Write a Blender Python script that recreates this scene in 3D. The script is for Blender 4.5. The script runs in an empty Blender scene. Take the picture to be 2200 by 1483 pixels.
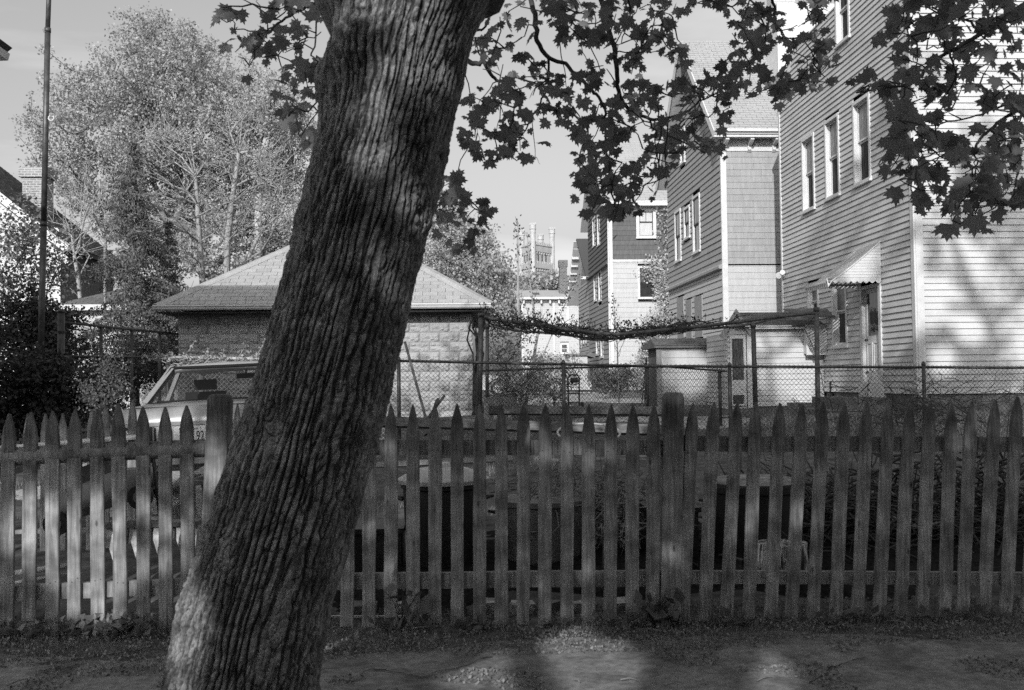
import bpy, math, random
import numpy as np
from mathutils import Vector, Matrix

random.seed(7); RNG = np.random.default_rng(7)
sc = bpy.context.scene
# ---------------------------------------------------------------- camera
F = 2138.9; CX, CY = 1100.0, 741.5; EYE = Vector((0.0, 0.0, 1.52))
YAW = math.radians(3.02); PIT = math.radians(2.03); ROL = 0.011
Fv = Vector((math.sin(YAW)*math.cos(PIT), math.cos(YAW)*math.cos(PIT), math.sin(PIT)))
R0 = Vector((math.cos(YAW), -math.sin(YAW), 0.0)); U0 = R0.cross(Fv)
Rv = R0*math.cos(ROL) - U0*math.sin(ROL); Uv = U0*math.cos(ROL) + R0*math.sin(ROL)
cam_d = bpy.data.cameras.new('camera'); cam = bpy.data.objects.new('camera', cam_d)
sc.collection.objects.link(cam); sc.camera = cam
cam_d.lens = 35.0; cam_d.sensor_width = 36.0; cam_d.clip_start = 0.05; cam_d.clip_end = 6000
m = Matrix(((Rv.x, Uv.x, -Fv.x, EYE.x), (Rv.y, Uv.y, -Fv.y, EYE.y), (Rv.z, Uv.z, -Fv.z, EYE.z), (0, 0, 0, 1)))
cam.matrix_world = m
cam_d.dof.use_dof = True; cam_d.dof.focus_distance = 20.0; cam_d.dof.aperture_fstop = 6.3
# ---------------------------------------------------------------- light
SUN = Vector((0.26, 1.0, -0.45)).normalized()          # direction the light travels
w = bpy.data.worlds.new('World'); sc.world = w; w.use_nodes = True
nt = w.node_tree; nt.nodes.clear()
out = nt.nodes.new('ShaderNodeOutputWorld'); bg = nt.nodes.new('ShaderNodeBackground')
sky = nt.nodes.new('ShaderNodeTexSky'); sky.sky_type = 'NISHITA'; sky.sun_disc = False
sky.sun_elevation = math.asin(-SUN.z); sky.sun_rotation = math.atan2(-SUN.x, -SUN.y)
sky.air_density = 1.0; sky.dust_density = 3.5; sky.ozone_density = 1.0
sx = nt.nodes.new('ShaderNodeSeparateColor'); nt.links.new(sky.outputs[0], sx.inputs[0])   # black and white film, more sensitive to blue
bw = nt.nodes.new('ShaderNodeMath'); bw.operation = 'MULTIPLY_ADD'; bw.inputs[1].default_value = .75
b2 = nt.nodes.new('ShaderNodeMath'); b2.operation = 'MULTIPLY'; b2.inputs[1].default_value = .25
nt.links.new(sx.outputs[1], b2.inputs[0]); nt.links.new(sx.outputs[2], bw.inputs[0]); nt.links.new(b2.outputs[0], bw.inputs[2])
tc = nt.nodes.new('ShaderNodeTexCoord'); mp = nt.nodes.new('ShaderNodeMapping'); mp.inputs['Scale'].default_value = (1.5, 1.5, 7)
cn = nt.nodes.new('ShaderNodeTexNoise'); cn.inputs['Scale'].default_value = 1.9; cn.inputs['Detail'].default_value = 7; cn.inputs['Distortion'].default_value = .4
cr = nt.nodes.new('ShaderNodeMapRange'); cr.inputs[1].default_value = .46; cr.inputs[2].default_value = .72; cr.inputs[3].default_value = 0.0; cr.inputs[4].default_value = 1.9
mx = nt.nodes.new('ShaderNodeMath'); mx.operation = 'ADD'
nt.links.new(tc.outputs['Generated'], mp.inputs[0]); nt.links.new(mp.outputs[0], cn.inputs[0]); nt.links.new(cn.outputs[0], cr.inputs[0])
nt.links.new(bw.outputs[0], mx.inputs[0]); nt.links.new(cr.outputs[0], mx.inputs[1]); nt.links.new(mx.outputs[0], bg.inputs[0])
bg.inputs[1].default_value = 0.145
nt.links.new(bg.outputs[0], out.inputs[0])
sl = bpy.data.lights.new('sun', 'SUN'); sl.energy = 3.5; sl.angle = math.radians(0.53); sl.color = (1, 1, 1)
so = bpy.data.objects.new('sun', sl); sc.collection.objects.link(so); so.rotation_euler = SUN.to_track_quat('-Z', 'Y').to_euler()
sc.view_settings.view_transform = 'Standard'; sc.view_settings.look = 'None'; sc.view_settings.exposure = 0; sc.view_settings.gamma = 1
try:
    sc.view_settings.use_curve_mapping = False
except Exception: pass
sc.render.engine = 'CYCLES'
sc.cycles.use_denoising = False; sc.cycles.sample_clamp_indirect = 3.0; sc.cycles.diffuse_bounces = 3; sc.cycles.use_adaptive_sampling = False; sc.cycles.max_bounces = 6; sc.cycles.transparent_max_bounces = 12
sc.cycles.caustics_reflective = False; sc.cycles.caustics_refractive = False

# ---------------------------------------------------------------- projection helpers (photo pixel -> world)
def ray(px, py): return Fv*F + Rv*(px-CX) + Uv*(CY-py)
def P(px, py, Y):
    d = ray(px, py); return EYE + d*((Y-EYE.y)/d.y)
def PX(px, py, X):
    d = ray(px, py); return EYE + d*((X-EYE.x)/d.x)
def PZ(px, py, Z):
    d = ray(px, py); return EYE + d*((Z-EYE.z)/d.z)
def AX(px, X): return PX(px, 817, X).y
def proj_np(p):
    q = p - np.array(EYE); f = q@np.array(Fv); f = np.where(np.abs(f) < 1e-4, 1e-4, f)
    return CX + F*(q@np.array(Rv))/f, CY - F*(q@np.array(Uv))/f, f
GY = np.array([-4000, 6.7, 9.0, 12.0, 15.4, 20.0, 30, 60, 4000.]); GZ = np.array([0, 0, .25, .42, .55, .80, .80, .9, 1.0])
def g(y): return float(np.interp(y, GY, GZ))

# ---------------------------------------------------------------- object helpers
COL = sc.collection
def tag(o, label=None, cat=None, group=None, kind=None):
    if label: o['label'] = label
    if cat: o['category'] = cat
    if group: o['group'] = group
    if kind: o['kind'] = kind
    return o
def thing(name, loc, label, cat, group=None, rz=0.0):
    o = bpy.data.objects.new(name, None); o.empty_display_size = .1; COL.objects.link(o)
    o.location = loc; o.rotation_euler = (0, 0, rz)
    return tag(o, label, cat, group)
def child(o, parent):
    """geometry given in world coordinates, parented without moving"""
    o.parent = parent
    M = Matrix.Translation(parent.location) @ parent.rotation_euler.to_matrix().to_4x4() if parent.parent is None and parent.type == 'EMPTY' else None
    if M is not None: o.matrix_parent_inverse = M.inverted()
    return o
def smooth_path(pts, k=6):
    out_ = []; n = len(pts)
    for i in range(n-1):
        p0, p1, p2, p3 = pts[max(0,i-1)], pts[i], pts[i+1], pts[min(n-1,i+2)]
        for j in range(k):
            t = j/k; out_.append(.5*((2*p1)+(p2-p0)*t+(2*p0-5*p1+4*p2-p3)*t*t+(3*p1-p0-3*p2+p3)*t**3))
    out_.append(pts[-1]); return out_
class MB:
    def __init__(s): s.v = []; s.f = []
    def add(s, vs, fs):
        b = len(s.v); s.v.extend([tuple(p) for p in vs]); s.f.extend([tuple(i+b for i in f) for f in fs]); return s
    def box(s, x0, x1, y0, y1, z0, z1):
        return s.add([(x0,y0,z0),(x1,y0,z0),(x1,y1,z0),(x0,y1,z0),(x0,y0,z1),(x1,y0,z1),(x1,y1,z1),(x0,y1,z1)],
                     [(0,3,2,1),(4,5,6,7),(0,1,5,4),(1,2,6,5),(2,3,7,6),(3,0,4,7)])
    def obox(s, M, x0, x1, y0, y1, z0, z1):
        vs = [M @ Vector(p) for p in [(x0,y0,z0),(x1,y0,z0),(x1,y1,z0),(x0,y1,z0),(x0,y0,z1),(x1,y0,z1),(x1,y1,z1),(x0,y1,z1)]]
        return s.add(vs, [(0,3,2,1),(4,5,6,7),(0,1,5,4),(1,2,6,5),(2,3,7,6),(3,0,4,7)])
    def bar(s, a, b, wd, th, up=(0,0,1)):
        a = Vector(a); b = Vector(b); d = (b-a).normalized(); sd = d.cross(Vector(up))
        if sd.length < 1e-4: sd = d.cross(Vector((1,0,0)))
        sd.normalize(); n = sd.cross(d)
        vs = []
        for p in (a, b):
            for i, j in ((-1,-1),(1,-1),(1,1),(-1,1)): vs.append(p + sd*(i*wd/2) + n*(j*th/2))
        return s.add(vs, [(0,3,2,1),(4,5,6,7),(0,1,5,4),(1,2,6,5),(2,3,7,6),(3,0,4,7)])
    def tube(s, pts, rad, n=6, cap=True):
        pts = [Vector(p) for p in pts]; k = len(pts)
        if not hasattr(rad, '__len__'): rad = [rad]*k
        vs = []; prev = None
        for i, p in enumerate(pts):
            d = (pts[min(i+1, k-1)] - pts[max(i-1, 0)])
            if d.length < 1e-6: d = Vector((0,0,1))
            d.normalize()
            if prev is None:
                a = d.cross(Vector((0,0,1)));
                if a.length < .05: a = d.cross(Vector((1,0,0)))
            else:
                a = prev - d*prev.dot(d)
            a.normalize(); prev = a; b = d.cross(a)
            for j in range(n):
                t = 2*math.pi*j/n; vs.append(p + (a*math.cos(t) + b*math.sin(t))*rad[i])
        fs = []
        for i in range(k-1):
            for j in range(n):
                fs.append((i*n+j, i*n+(j+1)%n, (i+1)*n+(j+1)%n, (i+1)*n+j))
        if cap: fs.append(tuple(range(n-1, -1, -1))); fs.append(tuple(range((k-1)*n, k*n)))
        return s.add(vs, fs)
    def lathe(s, c, prof, n=20):
        """prof: list of (r, z) ; c: world base point"""
        vs = []
        for r, z in prof:
            for j in range(n):
                t = 2*math.pi*j/n; vs.append((c[0]+r*math.cos(t), c[1]+r*math.sin(t), c[2]+z))
        fs = []
        for i in range(len(prof)-1):
            for j in range(n): fs.append((i*n+j, i*n+(j+1)%n, (i+1)*n+(j+1)%n, (i+1)*n+j))
        fs.append(tuple(range(n-1, -1, -1))); fs.append(tuple(range((len(prof)-1)*n, len(prof)*n)))
        return s.add(vs, fs)
    def prism(s, poly, d):
        """poly: 3D points, d: extrusion vector"""
        n = len(poly); d = Vector(d); vs = [Vector(p) for p in poly] + [Vector(p)+d for p in poly]
        fs = [tuple(range(n)), tuple(range(2*n-1, n-1, -1))] + [(i, i+n, (i+1)%n+n, (i+1)%n) for i in range(n)]
        return s.add(vs, fs)
    def build(s, name, mat, parent=None, smooth=False):
        me = bpy.data.meshes.new(name); me.from_pydata(s.v, [], s.f); me.update()
        if smooth: me.shade_smooth()
        me.materials.append(mat)
        o = bpy.data.objects.new(name, me); COL.objects.link(o)
        if parent is not None: child(o, parent)
        return o
def np_mesh(name, verts, faces, mat, parent=None, smooth=False):
    """faces: (n,k) integer array"""
    me = bpy.data.meshes.new(name); k = faces.shape[1]; n = len(faces)
    me.vertices.add(len(verts)); me.vertices.foreach_set('co', np.ascontiguousarray(verts, dtype=np.float32).ravel())
    me.loops.add(n*k); me.loops.foreach_set('vertex_index', np.ascontiguousarray(faces, dtype=np.int32).ravel())
    me.polygons.add(n); me.polygons.foreach_set('loop_start', np.arange(0, n*k, k, dtype=np.int32))
    me.update(calc_edges=True)
    if smooth: me.shade_smooth()
    me.materials.append(mat)
    o = bpy.data.objects.new(name, me); COL.objects.link(o)
    if parent is not None: child(o, parent)
    return o

# ---------------------------------------------------------------- materials (black-and-white photograph: neutral greys)
MATS = {}
def mat(name, lo, hi=None, rough=.8, scale=8.0, stretch=(1,1,1), bump=.15, bscale=None, rand=0.0, spec=.3, metal=0.0, detail=6, dirt=0.0, dscale=1.2, trans=0.0, contrast=(.35,.65)):
    if name in MATS: return MATS[name]
    hi = lo if hi is None else hi
    mt = bpy.data.materials.new(name); mt.use_nodes = True; t = mt.node_tree; N = t.nodes; L = t.links
    bs = N['Principled BSDF']; bs.inputs['Roughness'].default_value = rough; bs.inputs['Metallic'].default_value = metal
    bs.inputs['Specular IOR Level'].default_value = spec
    tc = N.new('ShaderNodeTexCoord'); mp = N.new('ShaderNodeMapping'); mp.inputs['Scale'].default_value = stretch
    L.new(tc.outputs['Object'], mp.inputs[0])
    nz = N.new('ShaderNodeTexNoise'); nz.inputs['Scale'].default_value = scale; nz.inputs['Detail'].default_value = detail; nz.inputs['Roughness'].default_value = .6
    L.new(mp.outputs[0], nz.inputs[0])
    oi = N.new('ShaderNodeObjectInfo')
    mr = N.new('ShaderNodeMapRange'); mr.inputs[1].default_value = contrast[0]; mr.inputs[2].default_value = contrast[1]; mr.inputs[3].default_value = lo; mr.inputs[4].default_value = hi
    L.new(nz.outputs[0], mr.inputs[0]); last = mr.outputs[0]
    if dirt > 0:
        dn = N.new('ShaderNodeTexNoise'); dn.inputs['Scale'].default_value = dscale; dn.inputs['Detail'].default_value = 4; L.new(tc.outputs['Object'], dn.inputs[0])
        dr = N.new('ShaderNodeMapRange'); dr.inputs[1].default_value = .45; dr.inputs[2].default_value = .7; dr.inputs[3].default_value = 1.0; dr.inputs[4].default_value = 1-dirt
        mm = N.new('ShaderNodeMath'); mm.operation = 'MULTIPLY'; L.new(dn.outputs[0], dr.inputs[0]); L.new(last, mm.inputs[0]); L.new(dr.outputs[0], mm.inputs[1]); last = mm.outputs[0]
    if rand > 0:
        rr = N.new('ShaderNodeMapRange'); rr.inputs[3].default_value = 1-rand; rr.inputs[4].default_value = 1+rand; L.new(oi.outputs['Random'], rr.inputs[0])
        mm = N.new('ShaderNodeMath'); mm.operation = 'MULTIPLY'; L.new(last, mm.inputs[0]); L.new(rr.outputs[0], mm.inputs[1]); last = mm.outputs[0]
    L.new(last, bs.inputs['Base Color'])
    if bump > 0:
        bn = N.new('ShaderNodeTexNoise'); bn.inputs['Scale'].default_value = bscale or scale*3; bn.inputs['Detail'].default_value = 5; L.new(mp.outputs[0], bn.inputs[0])
        bp = N.new('ShaderNodeBump'); bp.inputs['Strength'].default_value = bump; bp.inputs['Distance'].default_value = .01
        L.new(bn.outputs[0], bp.inputs['Height']); L.new(bp.outputs[0], bs.inputs['Normal'])
    if trans > 0:
        tr = N.new('ShaderNodeBsdfTranslucent'); L.new(last, tr.inputs[0]); ms = N.new('ShaderNodeMixShader'); ms.inputs[0].default_value = trans
        L.new(bs.outputs[0], ms.inputs[1]); L.new(tr.outputs[0], ms.inputs[2]); L.new(ms.outputs[0], N['Material Output'].inputs[0])
    MATS[name] = mt; return mt
def leafmat(name, lo, hi, trans=.3, rough=.55, spec=.35):
    """per-leaf tone from the island's random value"""
    if name in MATS: return MATS[name]
    mt = bpy.data.materials.new(name); mt.use_nodes = True; t = mt.node_tree; N = t.nodes; L = t.links
    bs = N['Principled BSDF']; bs.inputs['Roughness'].default_value = rough; bs.inputs['Specular IOR Level'].default_value = spec
    ge = N.new('ShaderNodeNewGeometry'); mr = N.new('ShaderNodeMapRange'); mr.inputs[3].default_value = lo; mr.inputs[4].default_value = hi
    L.new(ge.outputs['Random Per Island'], mr.inputs[0]); L.new(mr.outputs[0], bs.inputs['Base Color'])
    tr = N.new('ShaderNodeBsdfTranslucent'); L.new(mr.outputs[0], tr.inputs[0]); ms = N.new('ShaderNodeMixShader'); ms.inputs[0].default_value = trans
    L.new(bs.outputs[0], ms.inputs[1]); L.new(tr.outputs[0], ms.inputs[2]); L.new(ms.outputs[0], N['Material Output'].inputs[0])
    MATS[name] = mt; return mt
def glassmat(name, base, rough=.03, wave=0.0):
    if name in MATS: return MATS[name]
    mt = mat(name, base*.7, base*1.3, rough=rough, scale=3, bump=0.0, spec=.9)
    if wave:
        t = mt.node_tree; N = t.nodes; nz = N.new('ShaderNodeTexNoise'); nz.inputs['Scale'].default_value = 5
        bp = N.new('ShaderNodeBump'); bp.inputs['Strength'].default_value = wave; bp.inputs['Distance'].default_value = .02
        t.links.new(nz.outputs[0], bp.inputs['Height']); t.links.new(bp.outputs[0], N['Principled BSDF'].inputs['Normal'])
    return mt
def brickmat(name, lo, hi, mortar, bw_=.21, bh=.075, axis='xz', ms=.012, bump=.5):
    if name in MATS: return MATS[name]
    mt = bpy.data.materials.new(name); mt.use_nodes = True; t = mt.node_tree; N = t.nodes; L = t.links
    bs = N['Principled BSDF']; bs.inputs['Roughness'].default_value = .9; bs.inputs['Specular IOR Level'].default_value = .2
    tc = N.new('ShaderNodeTexCoord'); sp = N.new('ShaderNodeSeparateXYZ'); L.new(tc.outputs['Object'], sp.inputs[0])
    ad = N.new('ShaderNodeMath'); ad.operation = 'ADD'; L.new(sp.outputs[0], ad.inputs[0]); L.new(sp.outputs[1], ad.inputs[1])
    cb = N.new('ShaderNodeCombineXYZ'); L.new(ad.outputs[0], cb.inputs[0]); L.new(sp.outputs[2], cb.inputs[1])
    br = N.new('ShaderNodeTexBrick'); br.inputs['Scale'].default_value = 1; br.inputs['Brick Width'].default_value = bw_; br.inputs['Row Height'].default_value = bh
    br.inputs['Mortar Size'].default_value = ms; br.inputs['Color1'].default_value = (lo,)*3+(1,); br.inputs['Color2'].default_value = (hi,)*3+(1,); br.inputs['Mortar'].default_value = (mortar,)*3+(1,)
    L.new(cb.outputs[0], br.inputs[0]); L.new(br.outputs['Color'], bs.inputs['Base Color'])
    bp = N.new('ShaderNodeBump'); bp.invert = True; bp.inputs['Strength'].default_value = bump; bp.inputs['Distance'].default_value = .02
    L.new(br.outputs['Fac'], bp.inputs['Height']); L.new(bp.outputs[0], bs.inputs['Normal'])
    MATS[name] = mt; return mt
# ================================================================ ground
M_soil = mat('soil', .07, .17, rough=.95, scale=5, bump=.6, bscale=30, dirt=.35, dscale=.7, spec=.1)
M_pave = mat('old_asphalt', .19, .34, rough=.9, scale=22, bump=.45, bscale=140, dirt=.5, dscale=3.2, spec=.2)
M_gravel = mat('gravel', .35, .62, rough=.95, scale=18, bump=.8, bscale=60, dirt=.4, dscale=.8, spec=.1)
xs = np.concatenate([np.array([-2500,-800,-300,-120,-60]), np.arange(-40, 40.1, .5), np.array([60,120,300,800,2500])])
ys = np.concatenate([np.array([-1500,-400,-120,-40,-20]), np.arange(-12, 30, .25), np.arange(30, 62, 2.), np.array([80,120,200,400,900,3000])])
Xg, Yg = np.meshgrid(xs, ys); Zg = np.interp(Yg, GY, GZ)
near = (np.abs(Xg) < 30) & (Yg > 6.6) & (Yg < 40)
Zg = Zg + near*(.03*np.sin(Xg*1.7+Yg*.9)+.025*np.sin(Xg*.6-Yg*2.1)+RNG.normal(0, .008, Xg.shape))
Zg = Zg - ((Yg < 6.55))*.0
V = np.stack([Xg, Yg, Zg], -1).reshape(-1, 3); ny, nx = Xg.shape
ii = np.arange((ny-1)*nx).reshape(ny-1, nx)[:, :-1].ravel(); Fc = np.stack([ii, ii+1, ii+nx+1, ii+nx], 1)
tag(np_mesh('ground', V, Fc, M_soil, smooth=True), kind='structure')
# pavement: flagged slabs with open joints, heaved a little
def sheet(name, x0, x1, y0, y1, nx, ny, z, mt, amp=.004, edge=None):
    X, Y = np.meshgrid(np.linspace(x0, x1, nx), np.linspace(y0, y1, ny))
    if edge is not None: Y = Y + (Y-y0)/(y1-y0)*edge(X)
    Z = np.interp(Y, GY, GZ)+z + amp*np.sin(X*2.3+Y*1.1)*np.cos(Y*3.1-X)
    V = np.stack([X, Y, Z], -1).reshape(-1, 3); ii = np.arange((ny-1)*nx).reshape(ny-1, nx)[:, :-1].ravel()
    o = np_mesh(name, V, np.stack([ii, ii+1, ii+nx+1, ii+nx], 1), mt, smooth=True); return tag(o, kind='structure')
sheet('pavement', -9, 10, -2.5, 5.72, 160, 80, .016, M_pave, edge=lambda X: .10*np.sin(X*1.3)+.06*np.sin(X*4.1)+.03*np.sin(X*11))
# crack lines with soil: thin dark ragged strips on the pavement
M_crack = mat('crack', .015, .035, rough=1, scale=30, bump=.3)
cm = MB()
def crack(pts, wd):
    pts2 = []
    for (a, b) in zip(pts[:-1], pts[1:]):
        for k in range(8):
            t = k/8; pts2.append((a[0]*(1-t)+b[0]*t+random.uniform(-.02,.02), a[1]*(1-t)+b[1]*t+random.uniform(-.015,.015)))
    vs = []
    for x, y in pts2:
        w_ = wd*random.uniform(.4, 1.3); vs += [(x, y-w_, .026), (x, y+w_, .026)]
    cm.add(vs, [(2*i, 2*i+2, 2*i+3, 2*i+1) for i in range(len(pts2)-1)])
def gp(px, py):
    p = PZ(px, py, 0.0); return (p.x, p.y)
crack([gp(700, 1470), gp(760, 1475), gp(800, 1445), gp(900, 1465), gp(1000, 1440), gp(1080, 1410)], .007)
crack([gp(1740, 1482), gp(1800, 1440), gp(1860, 1420)], .006)
crack([gp(60, 1440), gp(180, 1425), gp(330, 1400)], .01)
tag(cm.build('pavement_cracks', M_crack), kind='structure')
# gravel drive beyond the yards (painted shade patch first)
dv = MB()
def patch(name, quad, mt, z=.03, n=40):
    (a, b, c, d) = [Vector(q) for q in quad]; vs = []; 
    for i in range(n+1):
        for j in range(n+1):
            s, t = i/n, j/n; p = a*(1-s)*(1-t)+b*s*(1-t)+c*s*t+d*(1-s)*t
            ed = min(s, 1-s, t, 1-t)*n/7; vs.append((p.x+.12*math.sin(p.y*5)+.05*math.sin(p.y*13), p.y+.1*math.sin(p.x*4), g(p.y)+.03+(z+.06)*min(1, ed)-.10+random.uniform(-.012,.012)))
    fs = [(i*(n+1)+j, (i+1)*(n+1)+j, (i+1)*(n+1)+j+1, i*(n+1)+j+1) for i in range(n) for j in range(n)]
    m_ = MB(); m_.add(vs, fs); return tag(m_.build(name, mt, smooth=True), kind='structure')
patch('painted_shade_patch', [(-1.3, 6.75), (5.6, 6.75), (6.4, 9.4), (-1.0, 8.6)], mat('shade_dark_ground', .012, .035, rough=1, scale=25, bump=.8, bscale=60, spec=.05), .07)  # near-black ground colour stands in for deep shade behind the pickets
patch('gravel_path', [(-4.9, 8.7), (-2.6, 8.7), (-2.3, 14.6), (-5.2, 14.6)], M_gravel, .05)
patch('driveway', [(1.0, 26.5), (7.4, 26.5), (7.4, 60), (1.0, 60)], M_gravel, .06)
patch('garden_path', [(1.2, 17.4), (6.0, 17.4), (6.6, 19.4), (1.6, 19.4)], M_gravel, .05)

# ================================================================ walls, siding, windows
M_white = mat('white_siding', .54, .62, rough=.55, scale=1.3, bump=.03, dirt=.12, dscale=1.0)
M_trim = mat('white_trim', .60, .69, rough=.5, scale=4, bump=.03)
M_grey = mat('grey_shingle_paint', .31, .38, rough=.8, scale=2, stretch=(6,6,1), bump=.2, bscale=20, rand=.05)
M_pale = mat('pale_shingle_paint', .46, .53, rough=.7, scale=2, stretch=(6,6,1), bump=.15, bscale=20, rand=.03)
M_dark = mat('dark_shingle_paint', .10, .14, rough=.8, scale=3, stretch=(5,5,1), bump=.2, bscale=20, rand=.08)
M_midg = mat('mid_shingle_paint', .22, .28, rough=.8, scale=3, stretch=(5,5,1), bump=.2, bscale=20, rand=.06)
M_found = mat('foundation_stone', .12, .24, rough=.95, scale=5, bump=.7, bscale=14)
M_wallin = mat('wall_sheathing', .12, .16, rough=.9, scale=5, bump=0)
M_glass = glassmat('window_glass', .035, wave=.25)
M_glass2 = glassmat('window_glass_still', .03)
M_curtain = mat('curtain_behind_glass', .45, .6, rough=.25, scale=10, stretch=(6,6,.3), bump=.05, spec=.6)
M_gcurt = mat('grey_curtain_behind_glass', .04, .16, rough=.15, scale=9, stretch=(6,6,.5), bump=.05, spec=.8)
M_sashd = mat('dark_sash', .06, .08, rough=.5, scale=5, bump=.05)
M_board = mat('weathered_board', .24, .36, rough=.85, scale=3, stretch=(10,10,.6), bump=.4, bscale=12)
M_roofA = mat('light_roof_shingle', .36, .47, rough=.95, scale=30, bump=.35, bscale=90, rand=.08, dirt=.1, spec=.1)
M_roofB = mat('pale_roof_shingle', .36, .45, rough=.95, scale=30, bump=.3, bscale=90, dirt=.1, spec=.1)
M_roofD = mat('dark_roof_shingle', .07, .11, rough=.95, scale=30, bump=.3, bscale=90, spec=.1)
M_roofM = mat('mid_roof_shingle', .13, .19, rough=.95, scale=20, bump=.4, bscale=70, rand=.1, dirt=.3, dscale=1.5, spec=.1)

class Wall:
    """vertical wall: o=(x,y) at u=0, ud horizontal direction, nd outward normal"""
    def __init__(s, o, ud, nd): s.o = Vector((o[0], o[1], 0)); s.u = Vector((ud[0], ud[1], 0)); s.n = Vector((nd[0], nd[1], 0))
    def p(s, u, z, n=0.0): return s.o + s.u*u + s.n*n + Vector((0, 0, z))
    def box(s, mb, u0, u1, z0, z1, n0, n1):
        vs = [s.p(u0,z0,n0), s.p(u1,z0,n0), s.p(u1,z0,n1), s.p(u0,z0,n1), s.p(u0,z1,n0), s.p(u1,z1,n0), s.p(u1,z1,n1), s.p(u0,z1,n1)]
        mb.add(vs, [(0,3,2,1),(4,5,6,7),(0,1,5,4),(1,2,6,5),(2,3,7,6),(3,0,4,7)]); return mb
def siding(W, parent, z0, z1, e, uL, uR, mt, openings=(), t=.018, name='clapboard', join=None, split=None, wob=0.0):
    """courses of boards; uL,uR: functions of z; split: (piece length, gap) to break the course into shingles"""
    z = z0; k = 0; J = MB() if join else None
    while z < z1-.02:
        zt = min(z+e+.004, z1)
        a0, a1, b0, b1 = uL(z), uL(zt), uR(z), uR(zt)
        if b0-a0 > .05:
            cuts = sorted([(o[0], o[1]) for o in openings if o[2] < zt-.003 and o[3] > z+.003])
            segs = []; cur = a0
            for (c0, c1) in cuts:
                if c0 > cur: segs.append((cur, c0))
                cur = max(cur, c1)
            if b0 > cur: segs.append((cur, b0))
            if split:
                L_, gap = split; s2 = []
                off = (k % 2)*L_*.5 + random.uniform(-.05, .05)
                for (q0, q1) in segs:
                    x = q0 - ((q0+off) % L_)
                    while x < q1:
                        aa, bb = max(x+gap/2, q0), min(x+L_-gap/2, q1)
                        if bb-aa > .04: s2.append((aa, bb))
                        x += L_
                segs = s2
            m_ = J if J is not None else MB()
            for (q0, q1) in segs:
                dz = random.uniform(-wob, wob); tt = t*(1+random.uniform(-.15, .15))
                r0 = a1 if abs(q0-a0) < 1e-6 else q0; r1 = b1 if abs(q1-b0) < 1e-6 else q1
                m_.add([W.p(q0,z+dz,0), W.p(q1,z+dz,0), W.p(q0,z+dz,tt), W.p(q1,z+dz,tt), W.p(r0,zt,.003), W.p(r1,zt,.003)],
                       [(0,2,3,1),(2,4,5,3),(0,4,2),(1,3,5)])
                if J is None:
                    m_.build(name, mt, parent); m_ = MB()
        z += e; k += 1
    if J is not None: tag(J.build(join, mt, parent), kind='stuff')
def window(W, parent, u0, u1, z0, z1, fr=.07, proud=.03, deep=.10, fmat=None, sash=None, panes=None, mid=True, muntin=False, name='window', split=.5, casing=True):
    """double hung window: casing, recessed sashes, panes and sill"""
    fmat = fmat or M_trim; sash = sash or M_trim; panes = panes or (M_glass, M_glass)
    m_ = MB()
    W.box(m_, u0, u0+fr, z0, z1, -deep, proud); W.box(m_, u1-fr, u1, z0, z1, -deep, proud)
    W.box(m_, u0+fr, u1-fr, z1-fr, z1, -deep, proud+.004); W.box(m_, u0+fr, u1-fr, z0, z0+fr*.6, -deep, proud-.004)
    wn = m_.build(name, fmat, parent)
    s = MB(); W.box(s, u0-.03, u1+.03, z0-.05, z0-.002, -.02, proud+.035); s.build('sill', fmat, wn)
    a, b, c, d = u0+fr+.002, u1-fr-.002, z0+fr*.6+.002, z1-fr-.002; zm = c+(d-c)*split
    s = MB(); q = .035
    for (zz0, zz1, nn) in ((c, zm, -deep+.015), (zm, d, -deep+.05)):
        W.box(s, a, a+q, zz0, zz1, nn, nn+.03); W.box(s, b-q, b, zz0, zz1, nn, nn+.03)
        W.box(s, a+q, b-q, zz0, zz0+q, nn, nn+.03); W.box(s, a+q, b-q, zz1-q, zz1, nn, nn+.03)
        if muntin and zz0 > c: W.box(s, (a+b)/2-.012, (a+b)/2+.012, zz0+q, zz1-q, nn, nn+.028)
    s.build('sash', sash, wn)
    for (zz0, zz1, nn, pm) in ((c, zm, -deep+.02, panes[0]), (zm, d, -deep+.055, panes[1])):
        s = MB(); W.box(s, a+q, b-q, zz0+q, zz1-q, nn, nn+.006); s.build('pane', pm, wn)
    return wn
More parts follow.
